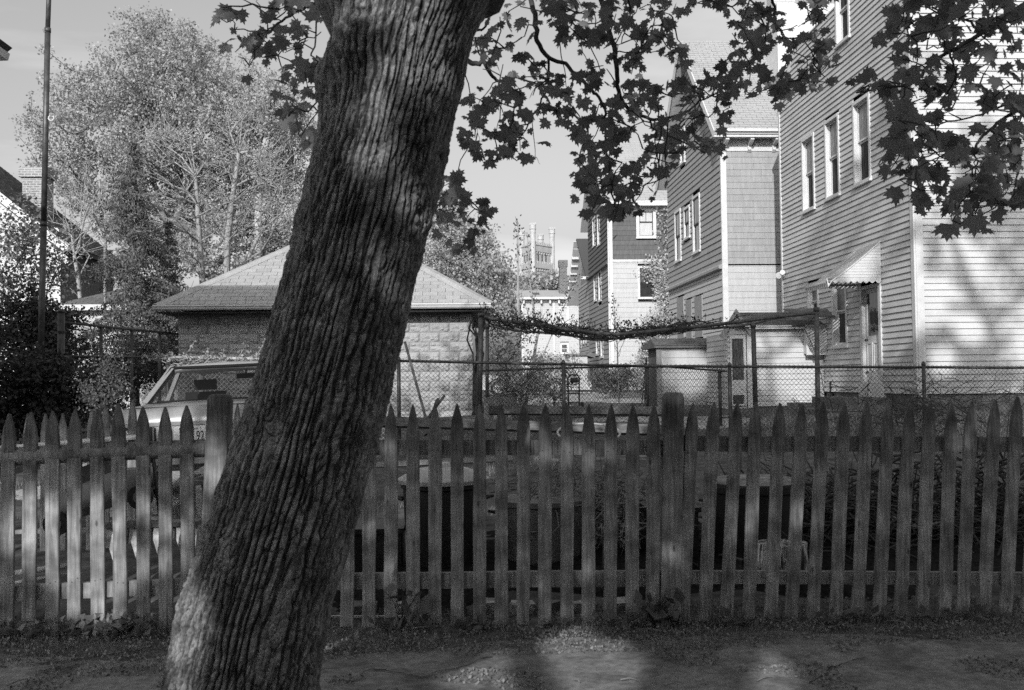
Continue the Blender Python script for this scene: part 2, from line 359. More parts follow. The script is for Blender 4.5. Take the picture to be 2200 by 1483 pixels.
def roof_rows(parent, A, B, C, D, mt, rowh, tab, name='shingle', individual=0, join='shingles', th=.014, seedoff=0.0):
    """A,B lower edge; D,C upper edge (A under D, B under C). stepped rows of tabs"""
    A, B, C, D = map(Vector, (A, B, C, D)); n = (B-A).cross(D-A).normalized()
    if n.z < 0: n = -n
    mid0 = (A+B)/2; mid1 = (C+D)/2
    # height of slope measured perpendicular to the eave
    ed = (B-A).normalized(); up = (D-A) - ed*(D-A).dot(ed); H = up.length; up.normalize(); rows = max(1, int(H/rowh))
    rh = H/rows; J = MB(); cnt = 0
    def clip(v):
        t = v/H; p = A.lerp(D, t); q = B.lerp(C, t); return (p-A).dot(ed), (q-A).dot(ed)
    for r in range(rows):
        v0, v1 = r*rh, min((r+1)*rh+.01, H); l0, r0 = clip(v0); l1, r1 = clip(min((r+1)*rh, H))
        x = l0 - ((l0 + (r % 2)*tab*.5 + seedoff) % tab)
        while x < r0:
            a0, b0 = max(x+.005, l0), min(x+tab-.005, r0); a1, b1 = max(x+.005, l1), min(x+tab-.005, r1)
            if b0-a0 > .01 and b1 > a1-.3:
                b1 = max(b1, a1+.002); o0 = A+ed*a0+up*v0; o1 = A+ed*b0+up*v0; o2 = A+ed*b1+up*v1; o3 = A+ed*a1+up*v1
                h0 = th*random.uniform(.8, 1.5)
                vs = [o0, o1, o0+n*h0, o1+n*h0, o2+n*.002, o3+n*.002]; fs = [(0,1,3,2),(2,3,4,5),(0,2,5),(1,4,3)]
                if cnt < individual: MB().add(vs, fs).build(name, mt, parent)
                else: J.add(vs, fs)
                cnt += 1
            x += tab
    if J.v: tag(J.build(join, mt, parent), kind='stuff')
# ================================================================ house A: big white clapboard house on the right
XA = 8.55; YA = 18.18; YAf = AX(1687, XA); LA = YAf - YA
WS = Wall((XA, YA), (0, 1), (-1, 0)); WF = Wall((XA, YA), (1, 0), (0, -1))
def us(px, X=XA, Y0=YA): return AX(px, X) - Y0
def zs(px, py, X=XA): return PX(px, py, X).z
HA = thing('clapboard_house', (XA, YA, g(YA)), 'large white clapboard house on the right with scalloped metal awning over its side door', 'house')
zb = PX(1972, 847, XA).z; ztop = 9.9
zr0 = zs(1685, 236); u_a = us(1712); z_a = zs(1712, 130); slope = (LA-u_a)/(z_a-zr0)
endR = lambda z: LA if z < zr0 else max(LA-(z-zr0)*slope, 3.0)
# solid body behind the siding (gable outline)
mb = MB(); body = [(XA+.16, YA+.16, zb-.02), (XA+.16, YAf, zb-.02), (XA+.16, YAf, zr0), (XA+.16, YA+endR(ztop), ztop), (XA+.16, YA+.16, ztop)]
mb.prism([(x+.001, y, z) for x, y, z in body], (8.0, 0, 0)); mb.build('wall', M_wallin, HA)
# openings on the side
ops = []; wins = []
def opening(pxl, pxr, ytop_l, ybot_l, W=WS, X=XA, Y0=YA):
    u1 = us(pxl, X, Y0); u0 = us(pxr, X, Y0); z1 = zs(pxl, ytop_l, X); z0 = zs(pxl, ybot_l, X)
    return (u0, u1, z0, z1)
w1 = opening(1735, 1762, 294, 454); w2 = opening(1786, 1817, 254, 426); w3 = opening(1848, 1885, 213, 396)
w4 = opening(1815, 1846, -60, 88); w5 = opening(1741, 1765, 610, 690); w6 = opening(1794, 1826, 600, 745); w0 = opening(1756, 1776, 0, 100)
M_screen = mat('insect_screen', .03, .11, rough=.95, scale=7, stretch=(5,5,.5), bump=0, spec=.08)
M_win_dim = glassmat('textured_glass', .08, rough=.3, wave=.6)
for q, ps in ((w1, (M_screen, M_win_dim)), (w2, (M_screen, M_win_dim)), (w3, (M_screen, M_win_dim)), (w4, (M_screen, M_screen)), (w5, (M_screen, M_win_dim)), (w6, (M_screen, M_win_dim))):
    ops.append(q); window(WS, HA, q[0], q[1], q[2], q[3], fr=.075, proud=.045, deep=.12, panes=ps, split=.52)
# side door with storm panels
du0, du1 = us(1899), us(1856); dz0 = PX(1899, 824, XA).z; dz1 = zs(1899, 606)
ops.append((du0-.02, du1+.02, zb-.3, dz1+.02))
m_ = MB(); WS.box(m_, du0-.02, du0+.09, dz0, dz1, -.10, .05); WS.box(m_, du1-.09, du1+.02, dz0, dz1, -.10, .05); WS.box(m_, du0+.09, du1-.09, dz1-.07, dz1, -.10, .045)
dr = m_.build('side_door', M_trim, HA)
m_ = MB(); a, b = du0+.092, du1-.092; zm = dz0+.46*(dz1-dz0)
WS.box(m_, a, b, dz0, zm, -.06, -.02); WS.box(m_, a, a+.10, zm, dz1-.075, -.06, -.02); WS.box(m_, b-.10, b, zm, dz1-.075, -.06, -.02); WS.box(m_, a+.1, b-.1, dz1-.16, dz1-.075, -.06, -.02); WS.box(m_, a+.10, b-.10, zm, zm+.05, -.06, -.0201)
m_.build('door_leaf', M_trim, dr)
for k in range(2):
    c = a+(b-a)*(.30+.40*k); m_ = MB(); WS.box(m_, c-.10, c+.10, dz0+.28, zm-.12, -.02, -.008); m_.build('panel', M_trim, dr)
    m_ = MB(); WS.box(m_, c-.13, c-.105, dz0+.25, zm-.09, -.02, .004); WS.box(m_, c+.105, c+.13, dz0+.25, zm-.09, -.02, .004); WS.box(m_, c-.105, c+.105, zm-.115, zm-.09, -.02, .004); m_.build('moulding', M_trim, dr)
m_ = MB(); WS.box(m_, a+.1, b-.1, zm+.05, dz1-.16, -.05, -.04); m_.build('pane', M_glass, dr)
for hz in (dz0+.22, zm-.04):
    m_ = MB(); WS.box(m_, b-.13, b+.03, hz, hz+.03, -.02, .0); m_.build('hinge', M_sashd, dr)
m_ = MB(); m_.tube([WS.p(a+.03, zm+.22, -.01), WS.p(a+.03, zm+.22, .05), WS.p(a+.12, zm+.22, .06)], .014, 6); m_.build('handle', M_sashd, dr)
m_ = MB(); WS.box(m_, du0-.05, du1+.05, zb-.12, dz0-.004, -.08, .10); m_.build('threshold', M_trim, HA)
# hatch/bulkhead window box shelf under w6
siding(WS, HA, zb, ztop, .122, lambda z: .11, lambda z: endR(z)-.02, M_white, ops, t=.030)
siding(WF, HA, zb, ztop, .122, lambda z: .14, lambda z: 7.6, M_white, [], t=.030)
m_ = MB(); WS.box(m_, -.02, .11, zb-.05, ztop, -.001, .035); WF.box(m_, .001, .14, zb-.05, ztop, .0, .036); m_.build('corner_board', M_trim, HA)
m_ = MB(); WS.box(m_, LA-.06, LA+.03, zb, zr0, 0, .04); m_.build('corner_board', M_trim, HA)
m_ = MB(); m_.bar(WS.p(LA+.03, zr0-.06, .03), WS.p(endR(ztop)+.03, ztop-.06, .03), .12, .10, up=(1,0,0)); m_.build('rake_board', M_trim, HA)
# foundation
m_ = MB(); WS.box(m_, 0.02, LA, g(YA)-.3, zb-.02, -.3, -.03); WF.box(m_, .0, 8.0, g(YA)-.3, zb-.02, -.3, -.032); m_.build('foundation', M_found, HA)
m_ = MB(); WS.box(m_, du0-.35, du1+.5, g(YA)-.2, zb-.08, -.02, .95); WS.box(m_, du0-.5, du1+.7, g(YA)-.2, zb-.32, -.02, 1.35); m_.build('doorstep', M_found, HA)
# spotlight on the far corner
m_ = MB(); c = WS.p(LA-.15, zs(1690, 590), .08); m_.tube([c, c+Vector((-.12,-.1,-.02))], [.05,.09], 8); m_.tube([c, c+Vector((-.05,-.2,.05))], [.04,.07], 8); m_.build('spotlight', M_trim, HA)
# awning --------------------------------------------------------
M_awn = mat('awning_metal', .58, .68, rough=.45, scale=3, bump=.02, dirt=.15)
ya = YA+us(1901); yb_ = AX(1733, XA-1.15); xo = XA-1.15
zt_, zb_ = PX(1901, 517, XA).z, PX(1901, 600, XA).z
prof = [(0.02, zt_), (.30, zt_-.24), (.62, zt_-.50), (.92, zt_-.72), (1.05, zt_-.80), (1.12, zt_-.92), (1.15, zb_+.02)]
AW = thing('awning', (XA, ya, zb_), 'white ribbed metal awning with scalloped edge above the side door', 'awning')
def scallops(n, lo=.0, dep=.045):
    out_ = []
    for i in range(n*6+1):
        s = i/(n*6); out_.append((s, -dep*abs(math.sin(math.pi*n*s))))
    return out_
for (yy, nm) in ((ya, 'side_panel'), (yb_, 'side_panel')):
    top = [(XA-a_, yy, z_) for a_, z_ in prof]; bot = [(xo+(XA-.02-xo)*s, yy, zb_-.02+dz) for s, dz in scallops(9)]
    m_ = MB(); m_.prism(top+bot, (0, .012, 0)); pn = m_.build(nm, M_awn, AW)
    # slats: thin laps across the panel
    for k in range(14):
        z = zb_+.05+k*.058
        # width at z
        xs_ = [a_ for a_, z_ in prof]; zz_ = [z_ for a_, z_ in prof]; wd = float(np.interp(-z, [-q for q in zz_], xs_))
        if wd > .1: MB().box(XA-wd+.01, XA-.03, yy-.008, yy-.001, z, z+.006).build('slat_lap', M_awn, pn)
ncan = 22
for k in range(ncan):      # ribbed canopy strips running down the slope, each strip its own piece
    y0 = ya+.02+(yb_-ya-.02)*k/ncan; y1 = ya+.02+(yb_-ya-.02)*(k+1)/ncan; vs = []
    lift = .012 if k % 2 else 0.0
    for a_, z_ in prof: vs += [(XA-a_-lift*.7, y0, z_+lift), (XA-a_-lift*.7, y1, z_+lift)]
    e0 = len(vs); vs += [(xo-.01, y0, zb_-.03), (xo-.01, (y0+y1)/2, zb_-.075), (xo-.01, y1, zb_-.03)]
    fs = [(2*i, 2*i+1, 2*i+3, 2*i+2) for i in range(len(prof)-1)] + [(e0-2, e0-1, e0+2, e0+1, e0)]
    MB().add(vs, fs).build('canopy_strip', M_awn, AW)
m_ = MB(); m_.tube([(XA-.01, ya+.03, zb_+.02), (xo+.03, ya+.03, zb_+.02)], .014, 6); m_.tube([(xo+.03, ya+.03, zb_+.02), (xo+.03, yb_-.03, zb_+.02)], .014, 6); m_.tube([(XA-.01, yb_-.03, zb_+.02), (xo+.03, yb_-.03, zb_+.02)], .014, 6); m_.build('frame', M_sashd, AW)
m_ = MB(); m_.tube([(XA-a_, ya-.012, z_+.01) for a_, z_ in prof], .014, 5); m_.build('edge_trim', M_awn, AW)

# ---------------- porch shed built against house A (gable roofed, clapboard)
YS = 22.95; xs0 = P(1607, 800, YS).x; xs1 = XA-.005; zsg = g(YS)
SH = thing('porch_shed', (xs0, YS, zsg), 'low white clapboard lean-to with gabled entry and narrow glazed door against the big house', 'shed')
zeave = P(1700, 707, YS).z; zbase = P(1700, 872, YS).z; xl = P(1556, 800, YS+.0).x
WP = Wall((xs0, YS), (1, 0), (0, -1)); Lp = xs1-xs0
m_ = MB(); m_.box(xs0+.02, xs1-.03, YS+.002, YS+2.6, zsg-.2, zeave); m_.build('wall', M_wallin, SH)
siding(WP, SH, zbase, zeave, .125, lambda z: .12, lambda z: Lp-.02, M_white, [], t=.026)
m_ = MB(); WP.box(m_, -.02, .12, zbase-.3, zeave, 0, .03); m_.build('corner_board', M_trim, SH)
m_ = MB(); WP.box(m_, 0, Lp-.02, zeave, zeave+.05, -.02, .16); WP.box(m_, -.1, Lp*.55, zeave+.05, zeave+.075, .0, .20); m_.build('gutter', M_trim, SH)
# roof: ridge along X at YS+1.0
zr = P(1700, 671, YS+.9).z; xr0 = P(1577, 671, YS+.9).x
roof_rows(SH, (xs0-.35, YS-.18, zeave+.06), (xs1-.02, YS-.18, zeave+.06), (xs1-.02, YS+.9, zr), (xr0, YS+.9, zr), M_roofM, .14, .3, individual=60)
m_ = MB(); m_.add([(xs0-.35, YS-.18, zeave+.05), (xs1-.02, YS-.18, zeave+.05), (xs1-.02, YS+.9, zr-.01), (xr0, YS+.9, zr-.01), (xr0, YS+2.2, zeave), (xs1-.02, YS+2.2, zeave)], [(0,1,2,3),(3,2,5,4)]); m_.build('roof', M_roofM, SH)
# gable entry to the left, with the narrow door
xg0 = P(1565, 800, YS).x; zdt = P(1585, 715, YS).z
m_ = MB(); m_.box(xg0, xs0-.022, YS+.03, YS+2.0, zsg-.2, zdt); m_.build('entry_wall', M_white, SH)
siding(Wall((xg0, YS+.03), (0, 1), (-1, 0)), SH, zsg, zdt-.05, .125, lambda z: .02, lambda z: 1.9, M_white, [], t=.022)
m_ = MB(); ap = ((xg0+xs0)/2-.05, zr+.02)
m_.prism([(xg0-.22, YS-.12, zdt-.08), (ap[0], YS-.12, ap[1]), (xs0+.12, YS-.12, zdt-.02), (xs0+.02, YS-.12, zdt-.06), (ap[0], YS-.12, ap[1]-.12), (xg0-.12, YS-.12, zdt-.14)], (0, .06, 0)); m_.build('rake_board', M_board, SH)
m_ = MB(); m_.prism([(xg0, YS-.02, zdt-.05), (ap[0], YS-.02, ap[1]-.08), (xs0+.02, YS-.02, zdt-.04)], (0, .04, 0)); m_.build('gable_panel', M_pale, SH)
m_ = MB(); x0_, x1_ = xg0+.09, xs0-.10; zd0 = P(1590, 872, YS).z
m_.box(x0_-.05, x0_, YS-.02, YS+.03, zd0, zdt-.06); m_.box(x1_, x1_+.05, YS-.02, YS+.03, zd0, zdt-.06); m_.box(x0_, x1_, YS-.021, YS+.03, zdt-.14, zdt-.06); m_.box(x0_, x1_, YS-.019, YS+.02, zd0+.25, zd0+.6); m_.box(x0_, x1_, YS-.018, YS+.02, zd0, zd0+.04)
dd = m_.build('shed_door', M_trim, SH)
m_ = MB(); m_.box(x0_+.01, x1_-.01, YS+.0, YS+.01, zd0+.6, zdt-.14); m_.build('pane', M_gcurt, dd)
m_ = MB(); m_.box(x0_+.02, x1_-.02, YS+.0, YS+.008, zd0+.04, zd0+.25); m_.build('panel', M_sashd, dd)
for k in range(15):
    z = zd0+k*.125
    MB().box(xg0-.012, x0_-.05, YS-.005, YS+.03, z, z+.02).build('clapboard', M_white, SH)
# boxed window bay at the right end
xb0 = P(1733, 720, YS-.25).x; zb0 = P(1750, 760, YS-.25).z; zb1 = P(1750, 698, YS-.25).z
BY = MB(); BY.box(xb0, XA-.02, YS-.25, YS-.001, zb0, zb1)
bay = BY.build('boxed_bay', M_white, SH)
for k in range(5):
    z = zb0+.06+k*.13; MB().box(xb0+.05, XA-.03, YS-.262, YS-.25, z, z+.012).build('clapboard', M_white, bay)
m_ = MB(); m_.box(xb0-.02, XA-.02, YS-.28, YS-.251, zb0-.03, zb0+.02); m_.box(xb0-.02, xb0+.04, YS-.281, YS-.252, zb0+.02, zb1); m_.build('trim', M_trim, bay)
# awning roof piece projecting at the right (dark hatch roof)
m_ = MB(); p0 = P(1738, 671, YS-.1); m_.prism([(xs1-1.05, YS-.26, zr-.02), (xs1-.03, YS-.26, zr-.02), (xs1-.0, YS-.75, zeave+.22), (xs1-.75, YS-.75, zeave+.22)], (0, 0, .03)); m_.build('hatch_roof', M_roofM, SH)

# cover panels of the cellar hatch beneath
m_ = MB(); m_.box(xs0+.9, xs1-.5, YS-.55, YS-.02, zsg-.1, zbase+.08); m_.build('step_wall', M_found, SH)

# ---------------- small tool shed left of it
YT = 25.2; xt0 = P(1413, 800, YT).x; xt1 = P(1548, 800, YT).x; zt0 = P(1500, 743, YT).z; ztr = P(1500, 729, YT+.35).z
TS = thing('tool_shed', (xt0, YT, g(YT)), 'small low shed of wide pale boards with a dark shingled roof beside the grey house', 'shed')
m_ = MB(); m_.box(xt0+.03, xt1, YT+.02, YT+1.4, g(YT)-.2, zt0); m_.build('wall', M_wallin, TS)
z = g(YT)-.05
while z < zt0-.02:
    MB().box(xt0+.10, xt1+.01, YT-.004*random.random(), YT+.02, z, min(z+.178, zt0)).build('board', M_pale, TS); z += .186
m_ = MB(); m_.box(xt0-.03, xt0+.098, YT-.03, YT+.02, g(YT)-.1, zt0+.03); m_.build('corner_board', M_board, TS)
m_ = MB(); m_.prism([(xt0-.10, YT-.12, zt0), (xt0-.10, YT+.45, ztr+.02), (xt0-.10, YT+1.6, zt0), (xt0-.10, YT+1.6, zt0-.05), (xt0-.10, YT-.12, zt0-.05)], (xt1-xt0+.12, 0, 0)); m_.build('roof', M_roofM, TS)
roof_rows(TS, (xt0-.10, YT-.13, zt0+.01), (xt1+.02, YT-.13, zt0+.01), (xt1+.02, YT+.45, ztr+.03), (xt0-.10, YT+.45, ztr+.03), M_roofM, .13, .3, individual=40)

# ================================================================ house B (grey, middle)
YB = 28.1; XB = P(1555, 600, YB).x
WBs = Wall((XB, YB), (0, 1), (-1, 0)); WBf = Wall((XB, YB), (1, 0), (0, -1))
ub = lambda px: AX(px, XB)-YB
LB = ub(1441); LBf = 6.0; zgB = g(YB)
HB = thing('shingled_house', (XB, YB, zgB), 'two tone house with grey upper storey and white ground floor behind the big white house', 'house')
zeB = P(1600, 292, YB).z; zrB = PX(1467, 124, XB).z; midB = LB/2; zbelt = P(1600, 569, YB).z
kick = .16
outB_R = lambda z: LB if z < zeB else max(LB-(z-zeB)*(midB)/(zrB-zeB), midB)
outB_L = lambda z: .06 if z < zeB else min((z-zeB)*midB/(zrB-zeB), midB)
m_ = MB(); m_.prism([(XB+.12, YB+.12, zgB-.2), (XB+.12, YB+LB, zgB-.2), (XB+.12, YB+LB, zeB), (XB+.12, YB+midB, zrB-.08), (XB+.12, YB+.12, zeB)], (LBf, 0, 0)); m_.build('wall', M_wallin, HB)
def opB(pxl, pxr, y1, y0): return (ub(pxr), ub(pxl), PX(pxl, y0, XB).z, PX(pxl, y1, XB).z)
oB = [opB(1457, 1470, 452, 562), opB(1477, 1490, 444, 512), opB(1496, 1512, 420, 543), opB(1471, 1482, 272, 348)]
for q in oB: window(WBs, HB, *q, fr=.085, proud=.05, deep=.06, panes=(M_glass, M_glass), sash=M_sashd)
bB = [opB(1460, 1474, 640, 728), opB(1479, 1491, 645, 728), opB(1498, 1514, 638, 726)]
for q in bB:
    m_ = MB(); WBs.box(m_, q[0], q[1], q[2], q[3], 0, .05); m_.build('window_board', M_board, HB)
WBk = Wall((XB, YB), (0, 1), (-1, 0))
siding(WBs, HB, zbelt+.02, zrB-.1, .182, outB_L, outB_R, M_grey, oB, t=.03, name='shingle_course', wob=.008)
siding(WBs, HB, zgB+.1, zbelt-.10, .182, lambda z: .06, lambda z: LB, M_pale, oB+bB, t=.03, name='shingle_course', wob=.008)
m_ = MB(); m_.prism([WBs.p(0, zbelt+.06, .02), WBs.p(0, zbelt-.03, .14), WBs.p(0, zbelt-.10, .14), WBs.p(0, zbelt-.12, .02)], (0, LB, 0)); m_.build('water_table', M_grey, HB)
siding(WBf, HB, zbelt+.02, zeB-.45, .182, lambda z: .12, lambda z: LBf, M_grey, [], t=.016, name='shingle', split=(.6, .003), wob=.004)
siding(WBf, HB, zgB+.1, zbelt-.02, .182, lambda z: .12, lambda z: 2.6, M_pale, [], t=.016, name='shingle_course', wob=.004)
m_ = MB(); WBf.box(m_, .0, LBf, zeB-.45, zeB-.10, .002, .03); m_.build('frieze_board', M_trim, HB)
m_ = MB(); WBf.box(m_, -.02, .12, zgB, zeB-.455, .0, .035); WBs.box(m_, -.018, .06, zgB, zeB-.455, .0, .036); m_.build('corner_board', M_trim, HB)
# eave, brackets, roof
ov = .42
m_ = MB(); m_.box(XB-.32, XB+LBf, YB-ov, YB+.02, zeB-.10, zeB-.06); m_.box(XB-.32, XB+LBf, YB-ov-.03, YB-ov, zeB-.14, zeB+.04); m_.box(XB-.30, XB+LBf, YB-ov-.12, YB-ov-.03, zeB+.0, zeB+.08); m_.build('eave', M_trim, HB)
for k in range(7):
    x = XB+.03+k*.72; m_ = MB()
    m_.prism([(x, YB-.03, zeB-.10), (x, YB-ov+.02, zeB-.10), (x, YB-ov+.02, zeB-.20), (x, YB-ov+.12, zeB-.26), (x, YB-.10, zeB-.30), (x, YB-.10, zeB-.42), (x, YB-.03, zeB-.48)], (.10, 0, 0)); m_.build('bracket', M_trim, HB)
zlow = zeB+.06; ymB = YB+midB
roof_rows(HB, (XB-.33, YB-ov-.06, zlow), (XB+LBf, YB-ov-.06, zlow), (XB+LBf, ymB, zrB+.25), (XB-.33, ymB, zrB+.25), M_roofB, .135, .31)
m_ = MB(); m_.prism([(XB-.33, YB-ov-.06, zlow-.03), (XB-.33, ymB, zrB+.21), (XB-.33, YB+LB+ov, zlow-.03), (XB-.33, YB+LB+ov, zlow-.13), (XB-.33, ymB, zrB+.09), (XB-.33, YB-ov-.06, zlow-.13)], (LBf+.33, 0, 0)); m_.build('roof', M_roofB, HB)
m_ = MB(); m_.bar((XB-.34, YB-ov-.06, zlow-.12), (XB-.34, ymB, zrB+.14), .2, .035, up=(1,0,0)); m_.bar((XB-.34, YB+LB+ov, zlow-.12), (XB-.34, ymB, zrB+.14), .2, .035, up=(1,0,0)); m_.build('rake_board', M_trim, HB)
# white dormer on the roof, near the right house
DM = MB(); xd0 = P(1640, 200, 30.0).x; zd = P(1650, 196, 30).z; DM.box(xd0+.35, xd0+3.2, 29.6, 31.8, zd, zd+2.6); dmr = DM.build('dormer', M_trim, HB)
m_ = MB(); m_.prism([(xd0-.05, 29.35, zd-.05), (xd0+.3, 29.35, zd+.42), (xd0+3.2, 29.35, zd+.42), (xd0+3.2, 29.35, zd-.05)], (0, .25, 0)); m_.build('dormer_skirt', M_roofM, dmr)
cm_ = MB(); xc = P(1654, 60, 33).x; cm_.box(xc, xc+.75, 32.6, 33.3, zrB-.5, zrB+3.6); cm_.build('chimney', brickmat('white_brick', .6, .68, .4), HB)

# ================================================================ house C (dark upper, pale lower)
YC = 50.7; XC = P(1310, 600, YC).x
WCs = Wall((XC, YC), (0, 1), (-1, 0)); WCf = Wall((XC, YC), (1, 0), (0, -1)); uc = lambda px: AX(px, XC)-YC
LC = uc(1268); LCf = 5.4; zgC = .85; zeC = P(1370, 440, YC).z; zbC = P(1370, 562, YC).z; zrC = PX(1289, 305, XC).z; midC = LC/2
HC = thing('tall_house', (XC, YC, zgC), 'tall narrow house with dark top floor over white lower floors, climbing plant on its front', 'house')
m_ = MB(); m_.prism([(XC+.14, YC+.14, zgC-.2), (XC+.14, YC+LC, zgC-.2), (XC+.14, YC+LC, zeC), (XC+.14, YC+midC, zrC-.1), (XC+.14, YC+.14, zeC)], (LCf, 0, 0)); m_.build('wall', M_wallin, HC)
def fC(pxl, pxr, y1, y0): return (P(pxl, y0, YC).x-XC, P(pxr, y0, YC).x-XC, P(pxl, y0, YC).z, P(pxl, y1, YC).z)
def sC(pxl, pxr, y1, y0): return (uc(pxr), uc(pxl), PX(pxl, y0, XC).z, PX(pxl, y1, XC).z)
f1 = fC(1367, 1410, 441, 511); f2 = fC(1371, 1411, 572, 641); f3 = fC(1374, 1412, 732, 768)
window(WCf, HC, *f1, fr=.16, proud=.06, sash=M_sashd, panes=(M_curtain, M_curtain), muntin=True)
window(WCf, HC, *f2, fr=.10, proud=.04, sash=M_sashd, panes=(M_glass, M_gcurt)); window(WCf, HC, *f3, fr=.10, proud=.04, sash=M_sashd)
sw = [sC(1278, 1284, 465, 528), sC(1288, 1294, 458, 526), sC(1279, 1285, 588, 647), sC(1289, 1296, 580, 647), sC(1282, 1288, 728, 763), sC(1292, 1298, 728, 768)]
for q in sw: window(WCs, HC, *q, fr=.12, proud=.03, sash=M_sashd)
Lf = lambda z: 0.06 if z < zeC else min((z-zeC)*midC/(zrC-zeC), midC)
Rf = lambda z: LC if z < zeC else max(LC-(z-zeC)*midC/(zrC-zeC), midC)
siding(WCs, HC, zbC, zrC-.1, .25, Lf, Rf, M_dark, sw, t=.04, name='shingle_course', wob=.01)
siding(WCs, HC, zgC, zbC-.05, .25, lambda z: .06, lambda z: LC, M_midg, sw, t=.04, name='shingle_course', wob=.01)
m_ = MB(); m_.prism([WCs.p(0, zbC+.1, .02), WCs.p(0, zbC-.05, .16), WCs.p(0, zbC-.12, .16), WCs.p(0, zbC-.14, .02)], (0, LC, 0)); m_.build('water_table', M_dark, HC)
siding(WCf, HC, zbC+.1, zeC-.35, .25, lambda z: .12, lambda z: LCf, M_dark, [f1], t=.02, name='shingle_course')
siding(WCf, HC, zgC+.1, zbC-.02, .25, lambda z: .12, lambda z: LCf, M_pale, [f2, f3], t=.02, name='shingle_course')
m_ = MB(); WCf.box(m_, .0, LCf, zeC-.35, zeC-.1, .002, .05); WCf.box(m_, 0, .16, zgC, zeC-.355, 0, .05); WCs.box(m_, -.02, .06, zgC, zeC-.355, 0, .05); WCf.box(m_, .165, LCf, zbC-.02, zbC+.1, 0, .05); m_.build('trim', M_trim, HC)
m_ = MB(); m_.box(XC-.4, XC+LCf, YC-.5, YC+.02, zeC-.1, zeC-.02); m_.box(XC-.4, XC+LCf, YC-.6, YC-.5, zeC-.14, zeC+.1); m_.build('eave', M_trim, HC)
for k in range(7): m_ = MB(); x = XC+.6+k*.9; m_.prism([(x, YC-.05, zeC-.1), (x, YC-.42, zeC-.1), (x, YC-.42, zeC-.2), (x, YC-.05, zeC-.34)], (.1, 0, 0)); m_.build('bracket', M_trim, HC)
m_ = MB(); ymC = YC+midC; m_.prism([(XC-.4, YC-.58, zeC), (XC-.4, ymC, zrC+.35), (XC-.4, YC+LC+.5, zeC), (XC-.4, YC+LC+.5, zeC-.14), (XC-.4, ymC, zrC+.2), (XC-.4, YC-.58, zeC-.13)], (LCf+.4, 0, 0)); m_.build('roof', M_roofB, HC)
roof_rows(HC, (XC-.4, YC-.6, zeC+.02), (XC+LCf, YC-.6, zeC+.02), (XC+LCf, ymC, zrC+.37), (XC-.4, ymC, zrC+.37), M_roofB, .22, .5, th=.014)
m_ = MB(); m_.tube([(XC-.05, YC-.05, zgC), (XC-.05, YC-.05, zeC-.2)], .05, 6); m_.build('downspout', M_trim, HC)

# ================================================================ house D (steep dark roof, bracketed rake)
YD = 62.0; XD = P(1267, 600, YD).x; WDs = Wall((XD, YD), (0, 1), (-1, 0)); ud = lambda px: AX(px, XD)-YD
LD = ud(1246); zgD = .9; zeD = P(1260, 600, YD).z; zrD = PX(1247, 520, XD).z; midD = LD*.75
HD = thing('steep_roofed_house', (XD, YD, zgD), 'narrow house with steep dark roof and white brackets, beyond the dark topped house', 'house')
m_ = MB(); m_.prism([(XD+.14, YD+.14, zgD-.2), (XD+.14, YD+LD, zgD-.2), (XD+.14, YD+LD, zeD), (XD+.14, YD+midD, zrD-.1), (XD+.14, YD+.14, zeD)], (5, 0, 0)); m_.build('wall', M_midg, HD)
sd_ = [(ud(1262)+k*1.25, ud(1262)+k*1.25+.5, zz, zz+1.3) for k in range(3) for zz in (1.6, 3.9)]
for q in sd_: window(WDs, HD, *q, fr=.09, proud=.04, sash=M_sashd)
siding(WDs, HD, zgD, zeD, .25, lambda z: .08, lambda z: LD, M_grey, sd_, t=.04, join='siding')
m_ = MB(); m_.box(XD-.6, XD+5, YD-.5, YD, zeD-.05, zeD+.12); m_.box(XD-.03, XD+.12, YD-.03, YD+.06, zgD, zeD-.06); m_.build('trim', M_trim, HD)
m_ = MB(); m_.prism([(XD-.3, YD-.5, zeD+.1), (XD-.3, YD+midD, zrD+.2), (XD-.3, YD+2*midD, zeD-.3), (XD-.3, YD+2*midD, zeD-.45), (XD-.3, YD+midD, zrD+.05), (XD-.3, YD-.5, zeD-.04)], (5.2, 0, 0)); m_.build('roof', M_roofD, HD)
m_ = MB(); m_.bar((XD-.32, YD+2*midD, zeD-.5), (XD-.32, YD+midD, zrD+.0), .05, .3, up=(1,0,0)); m_.bar((XD-.05, YD+2*midD, zeD-1.0), (XD-.05, YD+midD, zrD-.5), .05, .9, up=(1,0,0)); m_.build('rake_board', M_trim, HD)
for k in range(6):
    t = .15+.14*k; y = YD+midD*(1+1-t)*1.0; z = zrD*(t)+(zeD-.3)*(1-t)-.35; MB().box(XD-.55, XD-.08, y-.10, y+.10, z-.28, z-.06).build('bracket', M_trim, HD)

# ================================================================ house E (pale, bracketed eave, chimney)
YE = 88.0; xe0 = P(1121, 700, YE).x; xe1 = P(1250, 700, YE).x; zgE = .9; zeE = P(1180, 643, YE).z; WE = Wall((xe0, YE), (1, 0), (0, -1)); LE = xe1-xe0
HE = thing('bracketed_house', (xe0, YE, zgE), 'pale clapboard house with bracketed eave and brick chimney at the far end of the yards', 'house')
m_ = MB(); m_.box(xe0+.14, xe1, YE+.14, YE+8, zgE-.2, zeE); m_.build('wall', M_pale, HE)
fe = lambda a, b, y1, y0: (P(a, y0, YE).x-xe0, P(b, y0, YE).x-xe0, P(a, y0, YE).z, P(a, y1, YE).z)
oe = [fe(1202, 1222, 658, 694), fe(1204, 1222, 738, 760)]
for q in oe: window(WE, HE, *q, fr=.13, proud=.06, panes=(M_curtain, M_curtain) if q is oe[0] else (M_gcurt, M_gcurt))
siding(WE, HE, zgE, zeE-.3, .16, lambda z: .1, lambda z: LE, M_pale, oe, t=.02, join='siding')
